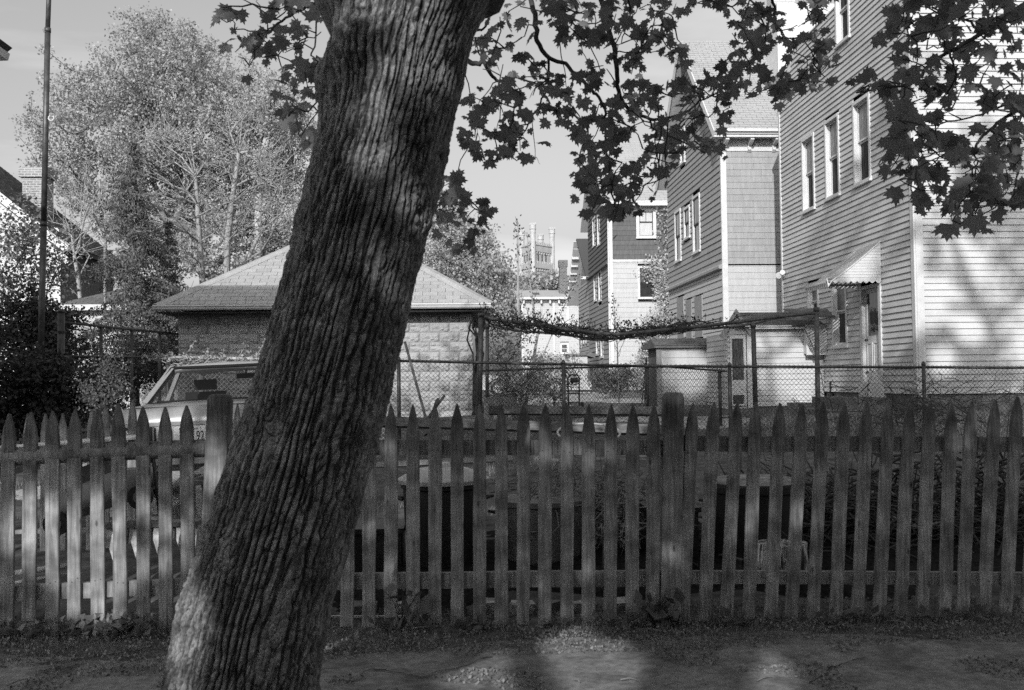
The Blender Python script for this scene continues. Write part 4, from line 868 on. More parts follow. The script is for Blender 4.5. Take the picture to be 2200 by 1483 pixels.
# distant wood
far = thing('far_trees', tuple(P(1170, 830, 150)), 'distant leafy trees below the castle tower', 'trees', None)
bl = [pblob(x, y, r, 150+RNG.uniform(-6,6), 1.5) for x, y, r in [(1120,615,25),(1150,610,24),(1185,605,25),(1215,615,22),(1235,625,22),(1100,650,30),(1080,600,28),(1140,640,30),(1240,590+45,18)]]
pos = blob_pts(bl, 9000); V, Fc = leaves(pos, .55*RNG.uniform(.6,1.3,9000), DIAM, DIAMF); tag(np_mesh('crowns', V, Fc, L_mid, far), kind='stuff')
tag(far, kind='stuff')
RNG = np.random.default_rng(55); random.seed(55)
def shrub(name, label, px, py, Y, blobs, nl, ls, mleaf, mbark=M_twig, group=None, nt_=70, r0=.03, tmpl=DIAM, cat='shrub', spreadr=.12):
    bz = g(Y); b0 = P(px, 800, Y); base = (b0.x, b0.y, bz)
    bl = [pblob(x, y, r, Y, 1.0) for x, y, r in blobs]
    return broadleaf(name, label, base, [np.array([base[0], base[1], bz+.25])], bl, nt_, nl, ls, mleaf, mbark, r0, tmpl=tmpl, spreadr=spreadr, step=.25, cat=cat, crown='foliage', jit=.03)
# dark hedge-like growth at far left
shrub('leafy_shrub', 'tall loose leafed shrub in front of the white gabled house at far left', 60, 640, 22, [(40,520,50),(90,500,45),(30,580,50),(100,580,50),(60,470,30),(15,620,40),(120,520,20),(20,500,20)], 3000, .085, leafmat('mid_leaf', .10, .24), nt_=160, spreadr=.16)
shrub('dark_shrub', 'dense dark evergreen shrub at far left behind the mast', 40, 800, 19.4, [(30,690,55),(90,700,50),(20,760,60),(100,770,55),(60,640,40),(150,760,40),(130,690,30)], 14000, .075, L_dark, nt_=150)
shrub('dark_shrub', 'low dark shrub mass in front of the tall wire fence post', 100, 860, 14.2, [(20,820,60),(90,830,60),(160,850,50),(220,840,50),(50,880,50),(130,890,40),(10,880,50)], 16000, .06, L_dark, nt_=140)
shrub('flowering_shrub', 'twiggy shrub with tiny pale blossoms left of the parked car', 250, 830, 13.2, [(235,790,34),(255,835,24),(205,835,24),(262,862,20),(180,860,20),(228,850,28),(270,835,12)], 1300, .032, leafmat('mid_leaf', .10, .24), nt_=160, spreadr=.07)
shrub('dark_shrub', 'shadowy bush behind the car between fence posts', 300, 800, 22.5, [(300,800,34),(250,800,34),(350,790,30),(200,800,34)], 5000, .07, L_dark, nt_=100)
# middle distance
shrub('garden_shrub', 'sparse leafy shrub under the left end of the pipe pergola', 1090, 870, 21.5, [(1075,730,30),(1110,720,30),(1090,780,34),(1140,790,30),(1080,830,36),(1120,840,34),(1050,770,22),(1150,840,24)], 3600, .06, L_mid, nt_=150, spreadr=.1)
shrub('garden_shrub', 'light leaved bush half hiding the pickup truck', 1190, 870, 24.0, [(1180,790,28),(1210,780,28),(1150,810,30),(1220,810,24),(1200,840,22),(1170,850,26)], 3000, .055, L_pale, nt_=130, spreadr=.1)
shrub('round_bush', 'rounded dense bush on the lawn in front of the dark topped house', 1330, 860, 34, [(1310,815,22),(1340,812,24),(1365,815,22),(1285,820,16),(1325,830,20),(1380,822,14)], 7000, .075, leafmat('mid_leaf', .10, .24), nt_=80)
shrub('round_bush', 'small pale bush beside the little shed', 1385, 860, 31, [(1385,780,16),(1400,800,20),(1380,815,18),(1405,820,14)], 1800, .07, L_pale, nt_=50)
# climber on house C
pc_ = P(1440, 815, 50.45); cl = thing('climbing_plant', (pc_.x, 50.4, .85), 'pale leaved climbing plant spreading over the tall house front', 'climber')
tips = []
for (x, y, r, n) in [(1425,600,22,60),(1405,580,14,24),(1435,640,18,50),(1430,690,22,60),(1420,730,26,60),(1400,760,22,40),(1440,560,16,20),(1438,520,12,10),(1428,480,12,8),(1405,700,14,20)]:
    for _ in range(n): q = P(x+RNG.normal(0, r*.55), y+RNG.normal(0, r*.6), 50.4+RNG.normal(0,.06)); tips.append((q.x, q.y, q.z))
N, par, load, ends = grow([(pc_.x, 50.45, .85), tuple(P(1438, 760, 50.45)), tuple(P(1436, 640, 50.45))], tips, step=.5, jit=.03, up=0)
V, Fc = limbs(N, par, load, .06, rmin=.012); np_mesh('stems', V, Fc, M_twig, cl)
nl = 5200; ci = RNG.integers(0, len(ends), nl); V, Fc = leaves(N[np.array(ends)[ci]]+RNG.normal(0, 1, (nl,3))*np.array([.26,.05,.26]), .13*RNG.uniform(.6,1.3,nl), DIAM, DIAMF, spread=1); tag(np_mesh('foliage', V, Fc, leafmat('climber_leaf', .35, .68), cl), kind='stuff')
# thin poplar-like stems and sapling
def stems(pts, Y, label, r, nb, name='sapling'):
    roots = [tuple(P(x, y, Y)) for x, y in pts]; t = thing(name, roots[0], label, 'tree'); m_ = MB(); k = len(roots)
    m_.tube(roots, [r*(1-.75*i/(k-1)) for i in range(k)], 6); m_.build('trunk', M_paleb, t); b_ = MB()
    for q in range(nb):
        f = RNG.uniform(.35, 1); i = min(k-2, int(f*(k-1))); a = Vector(roots[i]).lerp(Vector(roots[i+1]), f*(k-1)-i); s = RNG.choice([-1,1]); L_ = RNG.uniform(.12, .4)*(1.3-f); b_.tube([a, a+Vector((s*L_*.4, RNG.normal(0,.08), L_*.7)), a+Vector((s*L_*.5, 0, L_*1.3))], [.006,.005,.002], 4)
    tag(b_.build('twigs', M_twig, t), kind='stuff')
    pos = []
    for q in range(60):
        f = RNG.uniform(.55, 1)**.7; i = min(k-2, int(f*(k-1))); a = Vector(roots[i]).lerp(Vector(roots[i+1]), f*(k-1)-i); pos.append((a.x+RNG.normal(0,.05), a.y+RNG.normal(0,.05), a.z+RNG.normal(0,.05)))
    V, Fc = leaves(pos, .06, DIAM, DIAMF, tip=(0,0,1), spread=.5); tag(np_mesh('buds', V, Fc, L_dark, t), kind='stuff')
stems([(1122,880),(1118,800),(1114,700),(1113,600),(1112,520),(1113,478)], 21.6, 'left of two tall thin stems rising in front of the castle tower', .05, 20)
stems([(1128,880),(1145,780),(1158,700),(1150,690),(1138,600),(1133,500)], 21.9, 'right of two tall thin stems, bending through the pergola', .045, 20)
stems([(1118,885),(1150,800),(1190,710),(1215,650),(1245,590)], 22.3, 'slim stem slanting up to the right from the pergola bush', .02, 8)
stems([(1120,885),(1115,800),(1075,720),(1050,640)], 22.6, 'slim stem slanting up to the left from the pergola bush', .02, 8)
stems([(1330,872),(1328,800),(1326,740),(1322,690),(1317,640)], 23.0, 'young sapling with upright buds in front of the pale house wall', .022, 10)
stems([(1328,800),(1326,765),(1345,725),(1350,695)], 23.2, 'side shoot of the sapling leaning right', .012, 4)
# ================================================================ leaning maple trunk in the foreground
YT_ = 4.15
edges = [(1660,255,730),(1600,290,712),(1540,325,697),(1483,345,683),(1400,366,695),(1300,385,715),(1200,420,745),(1100,455,772),(1000,485,800),(900,518,825),(800,550,848),(700,578,872),(600,605,895),(500,630,920),(400,655,945),(300,680,968),(200,703,990),(150,704,1000),(100,716,1010),(60,722,1024),(20,706,1045),(-30,690,1075),(-90,690,1100),(-160,700,1120)]
zc = []; xc = []; rc = []
for (py, l, r) in edges:
    pl, pr = P(l, py, YT_), P(r, py, YT_); zc.append((pl.z+pr.z)/2); xc.append((pl.x+pr.x)/2); rc.append((pr.x-pl.x)/2)
zc, xc, rc = map(np.array, (zc, xc, rc))
M_bark = bpy.data.materials.new('maple_bark'); M_bark.use_nodes = True
t_ = M_bark.node_tree; Nn = t_.nodes; Ln = t_.links; bs = Nn['Principled BSDF']; bs.inputs['Roughness'].default_value = .95; bs.inputs['Specular IOR Level'].default_value = .15
tc = Nn.new('ShaderNodeTexCoord'); n1 = Nn.new('ShaderNodeTexNoise'); n1.inputs['Scale'].default_value = 9; n1.inputs['Detail'].default_value = 8; Ln.new(tc.outputs['Object'], n1.inputs[0])
r1 = Nn.new('ShaderNodeMapRange'); r1.inputs[1].default_value = .35; r1.inputs[2].default_value = .68; r1.inputs[3].default_value = .10; r1.inputs[4].default_value = .23; Ln.new(n1.outputs[0], r1.inputs[0])
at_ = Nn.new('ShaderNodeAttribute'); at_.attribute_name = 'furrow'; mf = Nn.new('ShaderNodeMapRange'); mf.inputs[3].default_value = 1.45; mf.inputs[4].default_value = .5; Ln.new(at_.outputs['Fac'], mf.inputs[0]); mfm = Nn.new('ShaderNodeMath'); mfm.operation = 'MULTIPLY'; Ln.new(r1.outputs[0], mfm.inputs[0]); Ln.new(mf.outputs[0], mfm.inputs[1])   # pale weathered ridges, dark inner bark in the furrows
n2 = Nn.new('ShaderNodeTexNoise'); n2.inputs['Scale'].default_value = 55; n2.inputs['Detail'].default_value = 3; Ln.new(tc.outputs['Object'], n2.inputs[0])
r2 = Nn.new('ShaderNodeMapRange'); r2.inputs[1].default_value = .66; r2.inputs[2].default_value = .74; r2.inputs[3].default_value = 0; r2.inputs[4].default_value = 1; Ln.new(n2.outputs[0], r2.inputs[0])
mxn = Nn.new('ShaderNodeMix'); mxn.data_type = 'FLOAT'; Ln.new(r2.outputs[0], mxn.inputs[0]); n7 = Nn.new('ShaderNodeTexNoise'); n7.inputs['Scale'].default_value = 85; n7.inputs['Detail'].default_value = 4; Ln.new(tc.outputs['Object'], n7.inputs[0]); m7 = Nn.new('ShaderNodeMapRange'); m7.inputs[1].default_value = .35; m7.inputs[2].default_value = .65; m7.inputs[3].default_value = .6; m7.inputs[4].default_value = 1.35; Ln.new(n7.outputs[0], m7.inputs[0]); q7 = Nn.new('ShaderNodeMath'); q7.operation = 'MULTIPLY'; Ln.new(mfm.outputs[0], q7.inputs[0]); Ln.new(m7.outputs[0], q7.inputs[1]); Ln.new(q7.outputs[0], mxn.inputs[2]); mxn.inputs[3].default_value = .34
Ln.new(mxn.outputs[0], bs.inputs['Base Color'])
n3 = Nn.new('ShaderNodeTexNoise'); n3.inputs['Scale'].default_value = 70; n3.inputs['Detail'].default_value = 6; mp9 = Nn.new('ShaderNodeMapping'); mp9.inputs['Rotation'].default_value = (0, -.28, 0); mp9.inputs['Scale'].default_value = (1.6,1.6,.30); Ln.new(tc.outputs['Object'], mp9.inputs[0]); Ln.new(mp9.outputs[0], n3.inputs[0])
b3 = Nn.new('ShaderNodeBump'); b3.inputs['Strength'].default_value = .9; b3.inputs['Distance'].default_value = .014; Ln.new(n3.outputs[0], b3.inputs['Height']); Ln.new(b3.outputs[0], bs.inputs['Normal'])
_tabs = {}
def vnoise(u, v, nu, seed):
    """value noise, periodic in u with nu cells"""
    if seed not in _tabs: _tabs[seed] = np.random.default_rng(seed).random((nu, 256))
    T = _tabs[seed]; iu = np.floor(u).astype(int); iv = np.floor(v).astype(int); fu = u-iu; fv = v-iv; fu = fu*fu*(3-2*fu); fv = fv*fv*(3-2*fv)
    a = T[iu % nu, iv % 256]; b = T[(iu+1) % nu, iv % 256]; c = T[iu % nu, (iv+1) % 256]; d = T[(iu+1) % nu, (iv+1) % 256]
    return (a*(1-fu)+b*fu)*(1-fv)+(c*(1-fu)+d*fu)*fv
def barktube(name, P0, Rr, Y0, nu, nv, parent, depth=.020, cells=44, vc=.20, twist=.55, knob=None, seed=3):
    """P0: callable s->(x,y,z) centre ; Rr: s->radius ; s in metres"""
    pass
s_ = np.linspace(zc.min()+.0, zc.max(), 560); order = np.argsort(zc); cxs = np.interp(s_, zc[order], xc[order]); rrs = np.interp(s_, zc[order], rc[order])
k_ = np.ones(9)/9; rrs = np.convolve(np.pad(rrs, 4, 'edge'), k_, 'valid'); cxs = np.convolve(np.pad(cxs, 4, 'edge'), k_, 'valid')
NU = 960; th = np.linspace(0, 2*np.pi, NU, endpoint=False); TH, S = np.meshgrid(th, s_)
RR = rrs[:,None]*np.ones_like(TH); U = TH/(2*np.pi)
w1 = vnoise(U*9, S/.50, 9, 21)-.5; w2 = vnoise(U*36, S/.11, 36, 22)-.5; w3 = vnoise(U*18, S/.25, 18, 23)-.5
c1 = .5+.5*np.cos(2*np.pi*(U*58 + w1*1.9 + w3*.8 + w2*.6 + S*.6)); c2 = .5+.5*np.cos(2*np.pi*(U*50 + w1*1.2 - w3*1.1 - w2*.6 - S*1.4))
m1 = vnoise(U*40, S/.22, 40, 31); m2 = vnoise(U*40, S/.16+9, 40, 32)
sm = lambda x, a, b: np.clip((x-a)/(b-a), 0, 1)
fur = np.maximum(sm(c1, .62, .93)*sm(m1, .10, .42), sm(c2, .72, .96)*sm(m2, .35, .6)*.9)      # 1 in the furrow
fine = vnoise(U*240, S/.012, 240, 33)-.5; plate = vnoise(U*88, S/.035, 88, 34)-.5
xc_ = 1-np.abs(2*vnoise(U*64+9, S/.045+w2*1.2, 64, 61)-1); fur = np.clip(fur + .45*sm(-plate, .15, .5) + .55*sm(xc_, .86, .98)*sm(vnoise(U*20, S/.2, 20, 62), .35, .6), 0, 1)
disp = -.018*fur**.8 + .012*(vnoise(U*14, S/.22, 14, 51)-.5) + .014*plate + .006*fine
# burls and buttress of the fork
def bump(t0, s0, rt, rs, h): 
    d = ((np.angle(np.exp(1j*(TH-t0))))/rt)**2 + ((S-s0)/rs)**2; return h*np.exp(-d)
ztopv = float(P(800, 90, YT_).z)
disp += bump(-2.2, ztopv+.02, .45, .16, .07)+bump(-2.9, float(P(700,180,YT_).z), .35, .10, .05)+bump(-1.0, float(P(900,60,YT_).z), .4, .14, .04)+bump(-1.9, float(P(560,1210,YT_).z), .10, .05, .025)
dd_ = np.sqrt(((np.angle(np.exp(1j*(TH+2.0))))*.30)**2+(S-(ztopv+.05))**2); disp += .012*np.sin(dd_*110)*np.exp(-(dd_/.17)**2)
RRd = RR+disp
X = cxs[:,None]+np.cos(TH)*RRd; Yv = YT_+.0+np.sin(TH)*RRd*.97; V = np.stack([X, Yv, S*np.ones_like(TH)], -1).reshape(-1,3)
nvv = len(s_); I = np.arange(nvv-1)[:,None]*NU; J_ = np.arange(NU)[None,:]; J2 = (J_+1) % NU
Fc = np.stack([I+J_, I+J2, I+NU+J2, I+NU+J_], -1).reshape(-1,4)
MT = thing('street_maple', (float(cxs[0]), YT_, 0), 'thick furrowed maple leaning right in front of the picket fence, leafy boughs overhead', 'tree')
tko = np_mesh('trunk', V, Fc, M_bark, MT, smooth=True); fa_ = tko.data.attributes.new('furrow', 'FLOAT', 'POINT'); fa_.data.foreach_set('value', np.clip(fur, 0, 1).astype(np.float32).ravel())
# limbs above the fork
def limb(pts, r, n=16, nm='limb'):
    m_ = MB(); m_.tube(pts, r, n, cap=True); return m_.build(nm, M_bark, MT, smooth=True)
pf = Vector((cxs[-1], YT_, s_[-1]))
limb([pf+Vector((-.05,0,-.25)), pf+Vector((-.35,.15,.65)), pf+Vector((-1.0,.5,1.4)), pf+Vector((-1.8,.9,2.8)), pf+Vector((-2.4,1.2,4.2))], [.24,.20,.15,.10,.06])
limb([pf+Vector((.08,0,-.25)), pf+Vector((.35,.1,.6)), pf+Vector((.9,.5,1.7)), pf+Vector((1.6,.9,3.2)), pf+Vector((2.0,1.3,4.8))], [.27,.22,.17,.12,.06])
p_ = P(735, 60, YT_); limb([p_+Vector((.22,.05,-.12)), p_+Vector((.03,.0,.02)), p_+Vector((-.05,.0,.18)), p_+Vector((-.16,.1,.5)), p_+Vector((-.5,.3,1.3))], [.12,.10,.09,.07,.03])
RNG = np.random.default_rng(56)
# leafy boughs: traced in the picture, each at its own distance
def zz(lst, ox, oy, sc_, ): return [(ox+x/sc_, oy+y/sc_) for x, y in lst]
A_l = [(477,24),(470,45),(511,65),(500,50),(539,95),(505,119),(515,130),(535,150),(562,130),(580,68),(560,34),(600,27),(590,50),(641,34),(620,10),(665,41),(645,112),(630,108),(597,126),(612,120),(675,14),(690,75),(640,75),(655,85),(631,160),(665,150),(682,157),(620,181),(661,194),(689,190),(624,205),(600,235),(612,245),(637,228),(678,218),(690,240),(631,262),(620,258),(648,297),(658,310),(640,285),(550,10),(520,5),(600,5),(650,5),(690,30),(545,110),(575,100)]
B_l = zz([(220,130),(280,90),(270,170),(350,60),(450,30),(360,260),(400,150),(190,320),(250,330),(330,380),(240,430),(160,260),(60,260),(60,330),(90,370),(110,460),(170,440),(440,440),(380,510),(450,540),(520,530),(560,570),(600,590),(600,640),(540,620),(480,600),(430,630),(330,640),(360,680),(270,600),(250,560),(580,720),(640,720),(670,760),(600,790),(530,720),(500,720),(300,590),(50,640),(110,650),(180,650),(100,700),(150,720),(60,700),(80,830),(40,800),(110,860),(60,900),(90,960),(130,980),(180,880),(120,1040),(30,940),(60,1000),(270,790),(300,810),(330,850),(270,860),(300,910),(370,900),(400,930),(250,900),(350,980),(200,1040),(250,1020),(330,1050),(180,1050),(640,60),(700,60),(760,90),(600,150),(640,210),(680,160),(760,170),(820,100),(560,150),(560,60),(850,220),(880,240),(740,250),(780,290),(790,330),(820,260),(760,240),(880,330),(920,90),(960,110),(980,170),(1000,120),(950,200),(1010,200),(1100,60),(1160,50),(1200,90),(1240,130),(1290,60),(1300,110),(1250,180),(1210,230),(1260,240),(1290,260),(1150,240),(1090,270),(1110,320),(1150,330),(1100,360),(1240,350),(1300,320),(1340,370),(1370,390),(1400,430),(1050,370),(1060,420),(1080,460),(880,440),(860,470),(900,460),(1060,490),(750,550),(780,590),(840,530),(730,590),(850,570),(1000,590),(1050,600),(1080,620),(1040,680),(1090,680),(960,700),(1000,710),(1060,760),(850,690),(770,760),(830,760),(870,790),(780,820),(920,770),(760,840),(1000,870),(1050,830),(1080,820),(1040,880),(980,890),(1190,610),(1220,600),(1190,680),(1220,690),(1170,620),(1370,570),(1430,570),(1330,620),(1390,620),(1450,600),(1550,560),(1580,600),(1640,560),(1680,560),(1620,540),(1700,600),(1670,640),(1720,570),(1590,640),(1540,640),(1720,520),(1600,720),(1640,730),(1550,770),(1520,790),(1460,790),(1400,780),(1360,830),(1290,810),(1250,830),(1240,850),(1460,900),(1500,930),(1540,950),(1580,960),(1480,960),(1530,1000)], 1000, 0, 2.967)
C_l = zz([(790,940),(780,960),(830,960),(870,990),(920,920),(960,890),(720,1040),(690,1040),(750,1010),(860,1040),(900,1060),(950,1050),(1000,1060),(1040,1100),(960,1120),(1050,1090),(920,1010),(800,1080),(830,1060),(890,1150),(870,1190),(830,1200),(760,1220),(790,1240),(730,1230),(780,1200),(830,1170),(800,1290),(770,1350),(800,1380),(960,1280),(1000,1260),(920,1310),(1040,1300),(1070,1320),(980,1370),(930,1350),(1040,1370),(1000,1420),(950,1420),(900,1370),(860,1320),(1130,970),(1140,1010),(1220,960),(1270,920),(1320,940),(1240,1000),(1290,1000),(1330,1040),(1300,1060),(1230,1060),(1180,1080),(1230,1110),(1280,1110),(1200,1150),(1140,1200),(1190,1210),(1270,1150),(1130,1210)], 1000, 0, 2.967)
D_l = zz([(1430,30),(1450,50),(1520,20),(1590,30),(1600,60),(1640,30),(1700,60),(1740,110),(1760,160),(1700,230),(1740,180),(1770,300),(1740,330),(1780,380),(1750,440),(1740,470)], 1000, 0, 2.967) + zz([(30,20),(60,60),(100,80),(70,130),(30,120),(200,190),(230,200),(160,230),(240,260),(300,270),(330,340),(270,340),(380,240),(430,260),(480,270),(510,300),(450,350),(500,380),(550,390),(530,340),(400,400),(440,430),(480,470),(510,510),(520,540),(350,530),(380,560),(420,580),(230,500),(230,560),(180,590),(200,640),(240,640),(150,620),(290,600),(40,600),(60,610),(30,540),(100,340),(60,370),(40,440),(90,430),(120,480),(20,270),(60,290),(130,300),(140,200),(440,30),(470,50),(500,80),(450,120),(460,150),(500,110),(400,20),(360,20),(400,60)], 1600, 0, 2.967)
E_l = zz([(950,180),(1000,160),(880,240),(940,240),(960,290),(1040,220),(1100,200),(1100,290),(1180,260),(1040,350),(1010,400),(1100,380),(1160,340),(1230,330),(1150,450),(1090,470),(1060,560),(1130,530),(1200,460),(1260,400),(1330,380),(1300,300),(1400,340),(1450,300),(1400,220),(1300,200),(1200,200),(1120,140),(1050,100),(1020,60),(1100,60),(1180,80),(1260,60),(1340,40),(1420,60),(1500,50),(1580,40),(1660,60),(1740,50),(1760,140),(1680,150),(1600,130),(1520,150),(1440,150),(1360,150),(1280,130),(1740,230),(1660,230),(1600,330),(1720,330),(1560,240),(1500,340),(1350,480),(1420,440),(1480,420),(1400,520),(1300,560),(1350,600),(1240,600),(1200,620),(1150,600),(1000,600),(980,680),(1050,680),(1100,650),(1230,680),(960,560),(860,560),(800,560),(740,580),(710,610),(870,600),(930,540),(1590,400),(1560,440),(1600,560),(1500,560),(1520,680),(1560,670),(1640,560),(1700,560),(1760,580),(1100,740),(1060,790),(980,790),(960,820),(1000,840),(1130,790),(1200,810),(1220,850),(1260,750),(1300,740),(1150,840),(940,920),(960,950),(1130,900),(1120,930),(1230,920),(1290,900),(1180,960),(1320,940),(1370,950),(1240,990),(1190,1010),(1130,990),(1080,990),(1040,1000),(990,1010),(950,1040),(930,1100),(980,1090),(1050,1070),(1110,1060),(1170,1090),(1030,1140),(990,1170),(1090,1160),(1150,1150),(1210,1160),(1060,1230),(1110,1230),(1120,1300),(1150,1310),(1190,1240),(1220,1290),(1270,1260),(1300,1240),(1350,1240),(1270,1080),(1330,1060),(1400,1040),(1460,1060),(1530,1020),(1600,1010),(1450,1100),(1390,1130),(1500,1130),(1560,1100),(1640,1090),(1700,1080),(1740,1120),(1600,1170),(1680,1180),(1740,1200),(1540,1200),(1470,1180),(1420,1200),(1440,1250),(1520,1260),(1590,1240),(1660,1260),(1720,1260),(1760,1310),(1700,1330),(1620,1310),(1550,1300),(1420,1300),(1340,1380),(1330,1430),(1390,1370),(1430,1400),(1450,1440),(1500,1400),(1480,1350),(1550,900),(1600,900),(1650,870),(1700,850),(1740,830),(1760,760),(1680,930),(1740,900),(1620,960),(1740,970),(1720,740),(1560,920),(1760,1040),(1700,1000)], 1600, 0, 2.967)
G_l = [(983,378),(969,394),(956,405),(976,408),(962,425),(983,431),(946,435),(996,428),(956,448),(976,455),(936,462),(949,472),(1030,458),(1047,462),(1057,478),(1020,455),(1050,489),(936,478),(1000,480),(960,500),(1015,520),(985,540)]
sc3 = 2.967
z1k = lambda L_: zz(L_, 1000, 0, sc3)
z16 = lambda L_: zz(L_, 1600, 0, sc3)
BR = {   # traced boughs: list of (polyline, start radius) and distance
 'A': (6.3, [(zz([(2120,-60),(1990,20),(1900,60),(1800,110),(1700,200),(1600,200),(1480,190)],0,0,2.933), .020), (zz([(1990,20),(1990,260),(1960,350),(2000,400),(1900,470),(1850,560),(1850,690),(1880,850)],0,0,2.933), .010), (zz([(1700,200),(1600,330),(1560,420)],0,0,2.933), .008)]),
 'B': (6.0, [(z1k([(400,-120),(420,0),(445,130),(455,260),(530,370),(640,410),(710,490),(790,550),(830,610),(890,700),(890,830),(900,950),(930,1180),(950,1350)]), .028), (z1k([(850,-140),(870,0),(910,180),(950,330),(965,480),(985,600),(1040,700),(1150,750),(1220,770),(1330,745),(1430,700),(1500,640),(1620,590)]), .030), (z1k([(1180,770),(1210,860),(1210,1000),(1190,1150)]), .010), (z1k([(530,370),(520,560),(450,700),(400,800),(340,900),(280,1000)]), .013), (z1k([(430,750),(440,960),(470,1050)]), .005), (z1k([(1010,-80),(1050,50),(1045,130),(1000,240),(960,330)]), .012), (z1k([(610,80),(600,300),(640,480),(660,600),(690,700)]), .007), (z1k([(620,60),(700,160),(740,220),(750,340),(800,430)]), .010), (z1k([(455,-60),(560,20),(640,60),(760,90)]), .018), (z1k([(1500,640),(1450,800),(1500,930)]), .006), (z1k([(950,330),(1100,330),(1240,340),(1380,400)]), .007)]),
 'H': (7.2, [(z1k([(-20,375),(60,400),(120,400),(150,460),(200,515),(270,505),(310,490),(400,520),(500,560)]), .032), (z1k([(240,510),(230,650),(210,780),(190,900)]), .010), (z1k([(-10,440),(10,500),(40,670),(65,780),(90,900)]), .009), (z1k([(30,190),(90,190),(130,170),(170,90),(250,0),(330,-80)]), .018), (z1k([(200,515),(100,640),(60,700)]), .008)]),
 'D': (6.8, [(z16([(150,-100),(190,40),(190,100),(230,200),(250,250),(300,300)]), .020), (z16([(-100,-60),(60,10),(100,120),(140,200),(110,330),(100,430),(180,590)]), .013), (z16([(250,250),(380,250),(480,280)]), .009), (z16([(230,200),(330,170),(380,150)]), .007), (z16([(380,250),(440,360),(480,460),(400,560)]), .008)]),
 'E': (5.8, [(z16([(1950,430),(1860,540),(1780,620),(1680,740),(1560,830),(1490,900),(1470,970),(1380,960),(1280,960),(1180,980)]), .024), (z16([(1780,620),(1600,690),(1480,740),(1300,780),(1150,800),(1040,800)]), .013), (z16([(1470,970),(1480,1060),(1450,1250),(1430,1380)]), .010), (z16([(1900,-40),(1700,80),(1500,220),(1300,330),(1150,450),(1060,540),(880,550),(740,590)]), .028), (z16([(1500,220),(1400,120),(1250,80),(1050,140),(950,220)]), .014), (z16([(1300,330),(1350,480),(1300,600),(1350,660)]), .012), (z16([(1560,830),(1700,900),(1780,980)]), .009), (z16([(1480,1060),(1600,1100),(1740,1150)]), .008), (z16([(1300,960),(1150,1050),(1020,1100)]), .008)]),
}
L_maple = leafmat('maple_leaf', .12, .32, trans=.38, rough=.6, spec=.25)
def bough(key, pts, extra=1.3, size=.115):
    Yb, polys = BR[key]; allN = []; allPar = []; V_, F_ = [], []; tips = []
    for poly, r in polys:
        pts3 = [P(x, y, Yb+.25*math.sin(i*1.3+len(poly))) for i, (x, y) in enumerate(poly)]
        # smooth
        r = r*.62; q = [p+Vector((RNG.normal(0,.004), RNG.normal(0,.01), RNG.normal(0,.004))) for p in smooth_path(pts3, 4)]; m_ = MB(); m_.tube(q, [r*(1-.75*i/(len(q)-1)) for i in range(len(q))], 7); m_.build('branch', M_twig, MT, smooth=True)
        for p in q: allN.append((p.x, p.y, p.z))
    base = len(allN); tips = []
    for (x, y) in pts:
        p = P(x, y, Yb+RNG.normal(0, .35)); tips.append((p.x, p.y, p.z+.02))
    A = np.array(allN); tw = MB(); lp = []
    nodes = list(allN)
    for T in sorted(tips, key=lambda t: np.min(np.linalg.norm(A-np.array(t), axis=1))):
        B_ = np.array(nodes); d = np.linalg.norm(B_-np.array(T), axis=1); j = int(np.argmin(d)); a = Vector(nodes[j]); b = Vector(T); L_ = (b-a).length; k = max(2, int(L_/.07)); path = [a]
        for i in range(1, k): t = i/k; path.append(a.lerp(b, t)+Vector((RNG.normal(0,.012), RNG.normal(0,.012), .12*L_*t*(1-t)+RNG.normal(0,.012))))
        path.append(b); tw.tube(path, [.0045*(1-.5*i/k)+.001*min(3, L_/.3) for i in range(k+1)], 4, cap=False)
        for p in path[1:]: nodes.append((p.x, p.y, p.z))
        lp.append(T)
    tag(tw.build('twigs', M_twig, MT), kind='stuff')
    lp = np.array(lp); n = len(lp); rep = RNG.poisson(extra, n)+1; pos = np.repeat(lp, rep, 0) + RNG.normal(0, .040, (rep.sum(), 3)); return pos, size
allpos = []; allsz = []
for key, pts in (('A', A_l), ('B', B_l+C_l), ('H', G_l), ('D', D_l), ('E', E_l)):
    pos, sz = bough(key, pts, extra={'H': 2.2, 'E': 1.0, 'A': 1.3}.get(key, 1.45)); allpos.append(pos); allsz.append(np.full(len(pos), {'H': .085, 'E': .098, 'A': .094, 'B': .076, 'D': .082}[key]))
pos = np.concatenate(allpos); n = len(pos); pet = MB()
x_, t__, z_ = frames(n, (0,-.05,-.75), .55)
f_ = np.array([-.1,-.9,.35])*np.ones((n,3))+RNG.normal(0, .55, (n,3)); x_ = np.cross(t__, f_); x_ /= np.linalg.norm(x_, axis=1)[:,None]; z_ = np.cross(x_, t__)
size = np.concatenate(allsz)*RNG.uniform(.5, 1.3, n); pos = pos + np.stack([0*size, 0*size, size*.45], 1)
V = pos[:,None,:]+size[:,None,None]*(MAPLE[None,:,0:1]*x_[:,None,:]*1.05+MAPLE[None,:,1:2]*t__[:,None,:]+(MAPLE[None,:,2:3]*RNG.uniform(-.6,1.6,n)[:,None,None])*z_[:,None,:])
k = len(MAPLE); ordr = np.argsort(-size/np.maximum(1, pos[:,1])); big = ordr[:295]; rest = ordr[295:]
for i in big: np_mesh('leaf', V[i], MAPF, L_maple, MT)
Fc = (MAPF[None]+(np.arange(len(rest))*k)[:,None,None]).reshape(-1,3); tag(np_mesh('leaves', V[rest].reshape(-1,3), Fc, L_maple, MT), kind='stuff')
